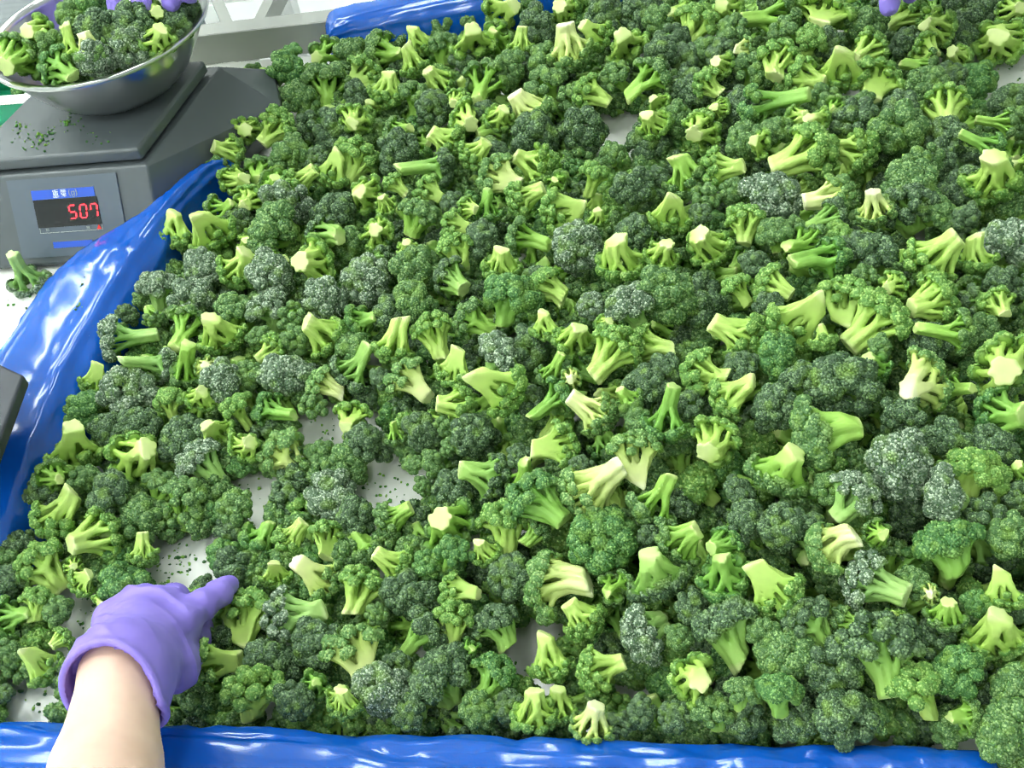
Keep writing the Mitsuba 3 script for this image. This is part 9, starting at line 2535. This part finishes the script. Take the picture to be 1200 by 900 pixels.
-338 284 14 15.2 40 -18 -23 -7 -44 22 m 1
-358 453 14 14.5 27 -42 3 -25 -19 -39 g 3
-111 372 14 16.3 -11 -6 48 -35 -33 -13 m 1
-381 347 14 16.3 16 -17 44 8 -45 -21 d 0
-349 838 14 15.1 21 -45 9 -28 -5 41 g 3
-471 462 14 15.9 45 6 20 21 -20 -41 m 2
271 1180 14 14.7 14 -40 -26 -43 2 -26 m 1
26 321 35 14.9 28 0 42 18 -45 -12 g 0
-83 813 14 16.8 -13 -19 44 -23 -38 -23 d 2
-469 359 14 14.8 44 -1 23 6 -48 -13 l 0
-654 1038 14 17.1 -8 -42 26 -2 26 43 m 3
-379 323 14 15.6 16 -41 23 -31 -28 -28 d 0
-470 426 14 16.8 10 -14 47 -35 32 17 m 1
-554 1057 14 16.0 -15 -35 -32 -43 -4 25 m 1
-250 931 14 15.3 10 -49 -2 20 2 46 m 1
-341 372 14 15.4 18 -16 44 37 -24 -24 l 0
-57 347 16 14.8 -5 0 50 19 -46 2 g 3
-246 281 14 15.0 21 -17 42 -35 24 27 l 1
-176 699 16 15.8 18 -16 44 -2 47 18 m 1
-195 287 14 17.4 7 17 46 -31 38 -10 d 1
110 340 59 15.0 34 8 36 12 43 -22 m 3
-1 330 29 14.9 16 15 45 10 -47 12 l 1
-2 865 14 17.2 31 -18 35 6 -42 -27 m 3
-371 335 14 15.7 26 -42 -8 24 8 43 m 3
-453 639 14 16.1 33 -22 31 28 -13 -39 m 1
-313 290 14 15.2 26 -31 30 35 -6 -35 g 0
-85 284 14 15.7 21 5 45 -45 -2 21 m 3
-124 283 14 15.7 33 -28 24 -37 -31 15 g 3
-300 445 14 17.1 24 -38 22 39 8 -30 m 3
-87 471 31 15.7 15 -41 25 -28 -29 -30 m 1
-371 372 14 16.9 37 -7 33 29 33 -24 d 0
-221 313 14 15.6 8 -20 45 35 -30 -20 m 3
20 875 14 16.5 -27 -33 26 -29 -8 -40 l 2
239 981 14 15.4 6 -48 11 -47 -1 18 m 2
-166 604 17 14.9 29 -30 28 31 -7 -39 d 0
-117 757 17 16.2 14 -26 40 27 -31 -29 g 3
-206 509 14 16.6 5 -20 46 49 10 -1 m 3
-382 617 14 15.6 13 -24 42 42 -17 -22 m 0
-200 926 14 15.4 20 -39 24 -20 -31 -34 m 0
-336 353 14 15.9 -21 -5 45 7 49 8 m 0
241 901 14 16.9 1 -50 3 -3 -3 -50 m 3
-462 340 14 15.5 17 -20 43 -32 -38 -5 l 3
-413 323 14 14.6 30 -31 26 7 36 34 g 3
-403 499 14 15.6 14 -15 46 45 21 -7 l 2
-327 848 14 16.8 29 -26 32 -23 -42 -13 m 0
-262 280 14 16.1 36 14 32 -23 44 8 m 3
2 473 52 16.0 -4 42 26 -32 -23 31 m 1
-228 1029 14 16.7 12 -24 42 42 -16 -21 m 3
148 294 42 15.1 -2 -33 38 -4 38 33 d 1
-488 304 14 16.4 12 -27 40 -49 -6 11 m 0
-268 410 14 15.1 36 8 34 -23 -32 31 g 3
-113 511 27 16.9 -12 -46 17 20 -20 -41 m 3
-135 342 14 17.4 33 -8 37 -17 -47 5 m 2
-94 1122 14 17.0 19 -43 18 -45 -13 16 d 3
-619 1049 14 16.8 39 -29 11 29 40 0 m 3
-413 707 14 15.6 -14 -40 27 -47 6 -15 m 3
241 1151 14 15.7 19 -25 -39 45 19 10 m 2
111 551 59 14.8 -17 -14 45 -20 45 6 g 3
-528 1069 14 15.1 -23 -38 -23 40 -6 -30 d 2
-300 786 14 16.9 42 -4 27 20 38 -25 g 1
-72 337 14 16.0 1 11 49 -35 -35 8 l 2
-56 964 14 16.2 -19 -21 41 -44 -4 -23 m 3
-720 1030 14 16.3 24 -26 36 14 -34 -34 l 1
-77 681 27 15.1 19 -42 20 42 24 11 m 2
383 1094 14 16.4 31 -37 -12 -25 -7 -43 l 2
-490 322 14 15.1 47 -2 17 -9 41 28 m 2
-108 525 28 16.0 -24 -43 6 -31 13 -37 m 3
-352 814 14 16.3 23 -26 36 44 21 -12 d 3
-483 1079 14 15.2 34 -36 -8 -34 -26 -26 m 1
152 1184 14 16.8 -12 -48 9 -48 11 -8 m 1
-289 280 14 15.3 34 -3 37 11 48 -7 m 0
-364 475 14 16.5 11 -9 48 -25 41 14 m 1
-47 469 42 16.7 5 -45 20 -14 -21 -43 m 3
-121 972 14 15.7 3 -17 -47 -27 39 -17 m 2
-245 410 14 16.4 19 -32 33 -20 -38 -26 m 0
-473 630 14 16.7 -4 -48 14 10 -15 -47 g 0
-786 1022 14 16.9 13 -16 46 5 47 15 l 1
-232 286 14 16.8 -40 -30 5 28 -39 -13 l 3
-421 628 14 14.9 49 8 8 5 -46 19 d 0
-174 678 17 17.0 27 -37 20 23 33 29 d 3
97 634 51 14.6 -11 -31 37 -41 -15 -24 g 0
-47 858 14 14.5 46 -18 -6 16 27 39 l 3
376 1064 14 17.3 -39 -31 6 -26 28 -32 g 0
-364 757 14 14.8 16 -47 0 -31 -10 -37 l 1
-207 608 14 14.6 -4 -39 30 -35 -19 -30 g 1
264 811 26 16.7 -34 -34 12 -11 -6 -48 d 3
-181 457 14 15.7 17 -46 -10 18 -4 46 m 1
-219 549 14 16.7 13 -34 34 -42 9 25 d 2
-142 366 14 14.8 1 -45 22 -35 -16 -31 g 1
-478 558 14 17.2 0 -36 34 45 -15 -15 l 2
240 1085 14 15.8 -24 0 44 29 -38 15 g 0
-639 1052 14 17.1 29 -29 29 -7 -39 -31 d 1
-210 281 14 15.6 33 16 34 -38 14 30 l 2
-418 289 14 15.7 39 0 32 23 35 -27 m 3
-420 411 14 16.4 32 -8 38 6 49 6 g 0
376 1033 14 15.1 -36 -23 26 -17 -21 -42 l 2
-347 312 14 17.0 45 11 19 19 -41 -21 l 3
394 1108 14 15.9 -41 -28 3 -24 32 -30 l 0
168 338 54 16.6 24 -12 42 2 -48 -15 m 2
-289 612 14 15.9 12 -31 38 -4 -39 -31 m 2
98 1042 16 15.9 -4 -46 20 2 -20 -46 m 0
-203 336 14 16.9 38 -15 29 19 -26 -38 g 3
-108 732 20 15.0 -9 -32 37 -47 16 2 m 0
195 313 44 16.2 -33 -30 22 36 -17 31 l 1
-689 1026 14 15.9 47 -10 12 14 7 -48 m 2
-467 508 14 16.5 9 11 48 49 -7 -7 d 3
-118 576 26 16.2 -13 -42 24 -26 -15 -40 m 1
115 458 59 17.2 34 1 36 -15 46 12 m 3
-203 366 14 15.4 13 23 42 -48 8 11 m 0
-286 410 14 17.4 29 -38 13 25 30 31 m 0
-429 317 14 15.8 7 -21 45 -48 -12 2 d 3
-188 423 14 15.1 21 -39 -23 -44 -10 -22 m 2
-389 990 14 17.4 -14 -48 3 17 -2 47 m 3
-15 355 33 14.6 25 -42 10 41 20 -20 l 2
-71 315 14 17.1 -26 -38 19 22 7 44 m 1
11 592 46 14.8 -18 -15 44 43 13 22 d 0
-234 566 14 15.8 -24 -38 22 -20 32 32 l 0
329 830 14 15.1 -22 -27 36 18 -42 -21 g 0
-17 793 17 15.8 7 -48 11 17 13 45 m 0
-379 635 14 17.1 -9 -48 8 43 -12 -23 m 3
5 877 14 14.9 -37 -32 9 -25 18 -39 g 1
-78 368 20 14.8 1 7 49 -42 -27 5 m 1
-24 855 14 15.8 1 -43 25 -13 -25 -42 m 0
-18 617 40 15.4 12 16 46 -40 -23 19 g 0
-57 656 32 16.9 12 -1 49 -25 43 7 m 1
-17 290 14 15.9 19 -26 -38 -11 37 -32 m 0
-800 1009 14 17.1 -19 -30 35 -41 -7 -28 m 3
90 367 59 15.1 -3 -32 38 25 -34 -27 m 3
-191 443 14 16.1 36 -14 32 14 -36 -31 d 1
-3 280 15 14.7 30 -23 33 -28 -41 -4 m 1
-254 319 14 14.9 27 -5 42 16 -44 -16 l 2
-169 282 14 16.7 -12 -48 -3 -10 6 -49 m 3
397 1124 14 16.7 -38 -25 21 27 -42 -1 d 3
-236 365 14 15.3 17 -35 31 -25 -35 -26 m 3
-417 565 14 15.9 -9 -11 48 2 49 11 g 3
44 381 56 16.8 -3 -50 -5 41 0 -28 m 2
289 679 39 16.3 -15 -43 20 4 -22 -45 m 0
-304 1071 14 15.5 32 -37 8 -34 -33 -18 d 3
-305 391 14 15.1 11 -13 47 44 -17 -16 m 2
-53 799 14 15.3 43 -24 7 16 16 -44 l 0
-12 313 20 15.1 -19 19 42 34 -25 27 g 0
-137 309 14 15.8 36 -31 15 -9 -30 -39 m 1
305 906 14 17.3 16 7 47 -46 13 14 g 3
-184 478 14 16.7 19 -46 -7 -3 -9 49 d 3
-56 978 14 15.8 20 -46 2 -11 -7 -48 g 0
-90 407 26 15.0 -9 -20 45 48 8 13 m 1
-46 294 14 14.6 7 -47 17 -7 -17 -46 l 2
-292 496 14 17.4 -25 -26 35 23 -42 -14 m 2
226 421 55 14.6 -19 -26 38 -19 -33 -32 m 2
267 825 23 15.3 -2 -50 -6 -21 -4 45 m 1
-219 757 14 17.1 -33 8 36 33 30 23 d 0
-349 692 14 15.5 -27 -41 8 32 -15 35 m 1
303 1174 14 15.5 -19 -26 38 -9 43 25 d 1
372 1049 14 15.1 45 -11 20 4 -39 -31 m 2
300 1158 14 16.9 -45 -22 -4 22 -45 -3 d 3
-359 505 14 17.4 27 -8 41 -8 -49 -4 m 0
-306 966 14 15.1 -20 -41 22 -6 26 42 m 0
8 486 53 16.5 -5 -17 47 7 -47 -16 m 0
151 1167 14 15.0 -34 -37 5 -34 33 17 m 3
44 773 28 16.7 17 -11 46 -45 12 19 d 1
374 1161 14 14.7 0 -35 36 -7 35 35 l 0
-280 437 14 17.2 -11 49 3 36 10 -33 m 3
117 285 40 15.7 -9 -23 43 -8 -43 -25 l 3
-509 1067 14 15.5 30 -32 24 -38 -13 30 m 2
-674 1040 14 14.8 13 -44 20 0 -21 -45 g 0
-256 707 14 14.7 19 -25 39 -45 1 22 m 0
205 1192 14 16.8 11 -46 -15 -48 -7 -13 m 3
-356 323 14 14.6 36 -17 30 33 32 -20 l 3
199 284 35 17.3 -25 -27 34 27 -40 -12 m 3
313 1138 14 17.4 -41 -28 -3 22 -30 -33 g 3
61 822 24 14.6 6 -17 47 38 -29 -16 m 2
-1 543 48 15.0 7 -44 22 46 -3 -20 l 0
-424 718 14 16.2 11 -24 43 -49 -2 12 m 0
-145 843 14 15.6 9 -44 22 25 23 37 l 0
-177 523 14 16.7 -1 -33 38 33 -29 -24 l 1
-254 567 14 16.0 -14 -32 36 42 -27 -8 d 3
-173 390 14 16.3 -31 -36 -16 13 10 -47 m 3
-168 621 17 15.0 12 -15 46 -21 -44 -9 m 1
97 1141 14 15.9 -12 -23 43 -22 -36 -26 l 0
-744 1017 14 14.8 2 -37 34 -27 28 32 m 1
-357 365 14 16.2 -5 -50 1 -44 3 -24 m 3
-487 372 14 16.6 -5 -15 47 -40 29 5 m 3
-30 361 32 15.1 18 -46 4 -15 -2 48 m 3
274 856 17 17.4 -6 40 29 35 -17 31 m 0
87 892 24 17.1 -24 -31 31 -20 39 24 d 2
-109 646 26 17.4 30 -20 35 34 35 -9 g 1
-31 325 16 15.9 0 -33 38 -31 -30 -26 m 0
-236 308 14 14.8 5 -37 33 4 34 37 m 2
379 1079 14 14.9 -22 -42 16 -5 20 46 l 1
-765 1020 14 16.1 28 -34 23 -26 -37 -22 g 3
270 840 20 15.0 -32 -27 27 -6 38 32 m 3
74 291 36 16.0 -26 -37 21 -28 34 24 d 1
-321 536 14 14.7 36 -28 20 34 34 -13 m 3
-269 947 14 15.4 41 -28 6 -26 -32 28 g 1
332 1152 14 15.2 11 -40 29 27 -19 -37 m 3
41 1017 17 16.8 21 -33 31 -13 28 39 g 2
-432 548 14 17.1 38 -19 26 12 -29 -39 l 3
-278 488 14 15.7 5 -35 36 48 13 5 m 1
-151 449 14 15.7 1 -18 47 -5 47 18 g 0
364 1113 14 16.0 4 -25 43 -46 14 12 d 3
-182 623 16 15.4 35 -35 2 -23 -25 -37 g 3
-807 1025 14 15.6 36 -18 29 -10 -46 -16 l 1
-53 773 17 17.3 36 -33 10 30 22 -33 l 2
-321 279 14 14.5 41 1 29 23 -31 -32 d 3
2 1157 14 17.2 -14 -45 18 21 11 44 m 0
184 771 37 16.3 10 -47 13 -24 -16 -41 d 0
-363 347 14 15.8 40 20 23 -30 23 32 g 2
90 1160 14 15.7 -48 -1 14 14 -14 46 d 1
12 328 33 14.8 -7 16 47 22 -41 18 d 3
-19 450 48 16.4 -22 -4 45 4 49 6 m 0
242 512 54 16.7 12 -45 20 10 22 44 d 1
-293 669 14 16.6 -11 -42 25 -46 -1 -21 m 1
-264 806 14 16.4 -21 -40 21 29 -30 -28 m 2
-584 1061 14 16.9 44 5 23 6 -50 1 m 1
-432 391 14 15.1 42 26 -8 24 -30 32 m 1
-92 850 14 15.2 30 -36 18 8 -17 -46 g 2
-61 811 14 15.6 -5 -35 35 -4 36 35 l 3
55 1166 14 15.3 22 7 44 -23 44 5 g 1
241 995 14 14.5 -46 -14 14 -19 18 -43 m 3
187 1047 14 16.1 -21 -44 -13 37 -25 23 m 1
335 1169 14 16.1 -5 -48 14 -39 -5 -31 g 2
-127 530 23 17.1 -20 -21 41 23 -43 -10 g 3
-106 304 14 15.7 22 44 10 42 -24 13 l 2
-404 347 14 15.0 31 -31 24 -8 24 43 d 0
69 846 23 16.4 -21 -2 45 45 -5 21 m 1
-74 1054 14 16.4 12 -40 27 3 28 41 m 3
-333 504 14 16.5 37 -19 28 -32 -6 38 m 3
157 1148 14 16.9 -14 -33 34 -22 36 26 m 1
-589 1045 14 14.9 16 -43 -19 -30 -25 31 m 1
-75 630 31 15.2 20 -42 18 20 25 38 m 0
-305 280 14 15.0 23 -29 34 28 39 14 l 3
245 1069 14 16.1 -13 -47 11 -25 -3 -43 g 3
1 427 52 15.8 -11 12 47 31 39 -3 d 1
213 1122 14 17.4 -9 -40 29 0 -30 -40 g 3
-109 283 14 16.2 -9 -13 47 -45 -17 -13 d 2
-422 582 14 17.1 -7 -50 -1 23 -4 44 g 1
-144 282 14 16.2 42 -24 -14 -4 -31 39 d 2
-283 451 14 16.3 26 -15 40 -11 43 23 l 1
-230 541 14 15.9 28 -39 13 21 0 -45 g 3
393 1141 14 16.5 -12 -47 -12 -48 12 4 m 0
-53 760 19 15.0 8 -44 23 -5 22 45 m 0
-46 337 15 16.2 33 -31 21 28 2 -42 d 1
233 1040 14 16.1 -6 -29 40 -27 -32 -27 m 1
255 591 51 16.3 -25 -18 39 -29 41 1 m 1
150 425 59 15.0 -17 -47 7 -3 9 49 m 0
-364 279 14 16.2 26 -39 17 -34 -31 -19 m 0
306 844 15 15.6 -7 1 -49 49 -9 -8 m 0
-51 382 37 15.2 8 -39 -30 49 9 1 m 0
10 278 19 16.1 -9 11 48 -32 -39 3 m 3
294 920 14 14.7 -35 -27 23 15 19 44 g 1
-389 372 14 15.0 43 -15 -21 -8 -47 16 g 1
-252 359 14 15.4 11 -21 44 47 17 -3 l 1
-381 278 14 15.7 22 -36 27 44 23 -6 d 3
-368 446 14 17.0 48 6 14 1 46 -20 m 0
-433 1025 14 15.0 26 -27 33 3 40 30 m 3
-79 411 30 15.6 19 -40 23 39 27 16 l 0
-403 278 14 16.7 -10 3 49 -23 44 -7 m 1
162 564 59 15.4 -22 -45 0 42 -21 -18 m 0
-201 429 14 15.1 -15 -6 47 -44 -18 -16 m 1
-474 612 14 14.8 30 -30 26 23 -14 -42 g 0
100 1175 14 17.3 0 -31 -39 -18 36 -29 g 1
142 372 59 15.4 37 34 -5 4 -12 -48 g 1
78 279 31 17.2 32 -6 38 0 49 8 l 0
300 881 14 17.5 2 -44 24 -33 -19 -32 m 3
-490 477 14 16.1 -9 -36 33 -45 -8 -21 d 2
116 971 22 14.9 6 -48 13 36 13 32 l 3
109 294 42 17.1 -43 -25 8 -22 25 -37 m 2
-476 346 14 15.7 5 48 14 43 3 -25 m 2
-82 778 15 15.4 45 -16 15 11 -14 -47 g 1
38 1168 14 15.8 11 -30 38 0 39 31 d 0
24 277 22 17.3 -32 -16 35 -31 -16 -35 m 1
-474 732 14 15.8 45 -17 13 12 46 15 m 0
125 277 38 15.4 42 -22 15 -17 0 47 m 3
-184 277 14 15.5 4 -46 20 14 -18 -44 l 2
-468 765 14 16.4 -5 -43 24 18 -25 -40 m 1
-604 1063 14 16.5 -28 -38 -15 13 -26 41 g 0
37 276 25 14.6 8 -21 45 44 -17 -16 g 3
-716 1045 14 14.9 6 -23 44 40 -24 -18 m 3
-548 1072 14 16.5 50 0 -3 -1 50 -6 m 2
"""
BOWL_BED = """
-556 934 128 16.5 -2 -40 -29 -50 2 2 g 3
-523 947 130 16.5 3 45 -22 36 14 32 d 1
-559 968 130 16.5 32 -11 -37 -21 35 -28 m 1
-590 941 130 16.5 -32 34 -17 30 10 -39 d 2
-574 904 130 16.5 38 -26 20 6 36 35 d 2
-533 907 130 16.5 -42 26 7 -3 9 -49 g 2
-498 958 150 16.5 49 10 -2 -10 45 -18 d 2
-527 989 150 16.5 -49 9 4 10 43 23 d 1
-569 994 150 16.5 29 -5 -41 22 -40 20 d 0
-605 971 150 16.5 5 40 -29 -37 -17 -30 m 1
-617 930 150 16.5 11 -17 46 -43 -26 0 g 2
-601 891 150 16.5 29 0 40 40 -2 -29 g 2
-563 872 150 16.5 -11 -29 40 -27 37 20 m 3
-522 881 150 16.5 -4 35 35 46 16 -10 d 3
-496 915 150 16.5 -42 26 -7 26 42 -3 g 2
-556 934 155 16.5 -34 33 -17 -22 1 45 g 1
"""
CRATE_BED = """
-1000 1031 58 16.5 -6 -4 49 -1 -50 -4 g 0
-982 1060 54 16.5 -5 -10 49 12 47 11 d 1
-965 1077 55 16.5 -25 3 43 23 -41 17 m 2
-947 1037 56 16.5 -4 -22 45 -2 45 22 g 3
-930 1059 58 16.5 -10 12 47 18 46 -8 d 0
-912 1080 51 16.5 13 -9 47 48 -5 -14 m 1
-895 1034 49 16.5 3 8 49 -40 29 -2 g 2
-877 1055 53 16.5 19 -6 46 -11 48 10 d 3
-860 1082 55 16.5 5 4 50 43 25 -6 m 0
-842 1032 53 16.5 -13 5 48 38 -29 14 g 1
-825 1060 53 16.5 29 -5 41 10 49 -1 d 2
-807 1082 58 16.5 12 -16 46 36 -29 -19 m 3
-790 1036 58 16.5 15 8 47 9 -49 6 g 0
-772 1060 54 16.5 -1 3 50 4 50 -3 d 1
-755 1082 49 16.5 15 10 47 -30 -36 17 m 2
-737 1031 52 16.5 18 -26 39 16 42 21 g 3
"""
# ---------------------------------------------------------------- placing the florets
SHAPES = [floret_shape(100 + i, k) for i, k in enumerate(KINDS)]
ROUGH = [floret_shape(300 + i, k, False) for i, k in enumerate(('dome', 'dome', 'half', 'tall'))]
made = {}
def shape_group(i, tone, joined, st=1.0):
    """The prototype i in a tone: a group with the parts stem and crown, or (joined) one mesh for florets that are not told apart."""
    st = round(st * 5) / 5
    key = f'shape_{i}_{tone}' + ('_rough' if joined == 2 else '_joined' if joined else '') + (f'_{int(st * 10)}' if st > 1 else '')
    if key not in made:
        made[key] = key
        sh = ROUGH[i] if joined == 2 else SHAPES[i]
        sc, cc = floret_colours(sh, tone, i)
        (sv, sf), (cv, cf, _, _), cut = sh
        if st > 1:                                                                        # a longer stalk
            sv = sv.copy(); low = sv[:, 2] < -0.4
            sv[low, 2] = -0.4 + (sv[low, 2] + 0.4) * (1 + (st - 1) * 1.9)
        if joined:
            scene[key] = {'type': 'shapegroup', 'floret': mikit.ply((np.vstack([sv, cv]), np.vstack([sf, cf + len(sv)])), 'mat_broccoli', True, color=np.vstack([sc, cc]))}
        else:
            scene[key] = {'type': 'shapegroup', 'stem': mikit.ply((sv, sf), 'mat_broccoli', True, color=sc), 'crown': mikit.ply((cv, cf), 'mat_broccoli', True, color=cc)}
    return key

def frame(z, x, p, s):
    z = unit(z); x = np.asarray(x, float); x = unit(x - z * (x @ z))
    M = np.eye(4)
    M[:3, 0], M[:3, 1], M[:3, 2], M[:3, 3] = x * s, np.cross(z, x) * s, z * s, p
    return T(M)

def place(key, row, joined):
    t = row.split()
    v = [float(q) for q in t[:10]]
    g = shape_group(int(t[10]), t[11], joined, float(t[12]))
    scene[key] = {'type': 'instance', 'group': {'type': 'ref', 'id': g}, 'to_world': frame(v[4:7], v[7:10], np.array(v[:3]) / 1000, v[3] / 1000)}

def place_rough(key, row):
    t = row.split()
    v = [float(q) for q in t[:10]]
    scene[key] = {'type': 'instance', 'group': {'type': 'ref', 'id': shape_group(int(t[11]), t[10], 2)}, 'to_world': frame(v[4:7], v[7:10], np.array(v[:3]) / 1000, v[3] / 1000)}

lines = lambda s: [q for q in s.strip().split('\n') if q]
number = 0
for table in (FLORETS, BOWL):
    for q in lines(table):
        parts = [w.strip() for w in q.split(' | ')]
        key = 'broccoli_floret' + (f'_{number:03d}' if number else '')
        number += 1
        place(key, parts[0], 0)
        tag(key, parts[1], 'broccoli floret', parts[2] if len(parts) > 2 else None)
key = f'broccoli_floret_{number:03d}'
place(key, STRAY, 0)
tag(key, 'frosted floret standing upside down on the white table before the scale', 'broccoli floret')
for i, q in enumerate(lines(SMALL)):
    place(f'broccoli_heap__{i + 1:03d}', q, 1)
at = len(lines(SMALL))
for i, q in enumerate(lines(BED)):
    place_rough(f'broccoli_heap__{at + i + 1:03d}', q)
tag('broccoli_heap', 'smaller and half buried green broccoli florets filling the heap between the larger ones', 'broccoli', kind='stuff')
for i, q in enumerate(lines(BOWL_BED)):
    place_rough(f'bowl_filling__{i + 1:03d}', q)
tag('bowl_filling', 'buried broccoli florets filling the steel bowl below the upper ones', 'broccoli', kind='stuff')
for i, q in enumerate(lines(CRATE_BED)):
    place_rough(f'crate_filling__{i + 1:03d}', q)
tag('crate_filling', 'dark green broccoli filling the crate at the left edge', 'broccoli', kind='stuff')

# ---------------------------------------------------------------- crumbs of broccoli on the table, the film and the scale
def crumbs(key, spots, label, seed):
    r = np.random.default_rng(seed)
    V, F, C, at = [], [], [], 0
    ico = trimesh.creation.icosphere(subdivisions=1)
    for (x, y, z, sx, sy, n) in spots:
        for _ in range(n):
            s = r.uniform(0.0004, 0.0013) * (1.5 if r.uniform() < 0.12 else 1)
            v = ico.vertices * s * r.uniform(0.6, 1.3, 3) * (1 + 0.3 * r.normal(0, 1, (len(ico.vertices), 1)) * 0.5)
            v = v + [x + r.normal(0, sx), y + r.normal(0, sy), z + s * 0.5]
            V.append(v); F.append(ico.faces + at); at += len(v)
            col = lin(*((44, 84, 40), (70, 124, 44), (120, 164, 66))[r.integers(3)])
            C.append(np.tile(col, (len(v), 1)))
    put(key, (np.vstack(V), np.vstack(F)), 'mat_broccoli', True, color=np.vstack(C))
    tag(key, label, 'broccoli crumbs', kind='stuff')
crumbs('broccoli_crumbs', [(-0.3786, 0.4199, 0.0, 0.012, 0.018, 36), (-0.3868, 0.4123, 0.0, 0.008, 0.01, 22), (-0.3419, 0.4794, 0.0, 0.01, 0.012, 22), (-0.2945, 0.5437, 0.0, 0.01, 0.012, 20), (-0.2264, 0.4837, 0.0, 0.02, 0.012, 44), (0.3426, 0.9888, -0.0, 0.012, 0.015, 12), (-0.4645, 0.3071, 0.0, 0.02, 0.012, 30), (-0.4488, 0.3612, 0.0, 0.012, 0.022, 34), (-0.4681, 0.3755, 0.0, 0.012, 0.01, 20), (-0.6349, 0.6996, 0.0, 0.015, 0.03, 9), (-0.1018, 0.3397, 0.0, 0.02, 0.02, 18)], 'tiny green broccoli crumbs scattered on the bare white patches of the table', 0)
crumbs('broccoli_crumbs_001', [(-0.6493, 0.8702, 0.1, 0.006, 0.006, 18), (-0.6204, 0.8452, 0.1, 0.01, 0.01, 30), (-0.6137, 0.8516, 0.1, 0.006, 0.008, 26), (-0.598, 0.876, 0.1, 0.006, 0.01, 34), (-0.5631, 0.8389, 0.1, 0.02, 0.008, 14)], 'tiny green broccoli crumbs on the scale platform below the bowl', 1)
crumbs('broccoli_crumbs_002', [(-0.5293, 0.6807, 0.0555, 0.004, 0.004, 7), (-0.5231, 0.6503, 0.0555, 0.003, 0.003, 6), (-0.5491, 0.6444, 0.05, 0.003, 0.003, 5), (-0.5331, 0.6201, 0.05, 0.003, 0.003, 4)], 'few green crumbs sticking to the left blue film rim', 2)
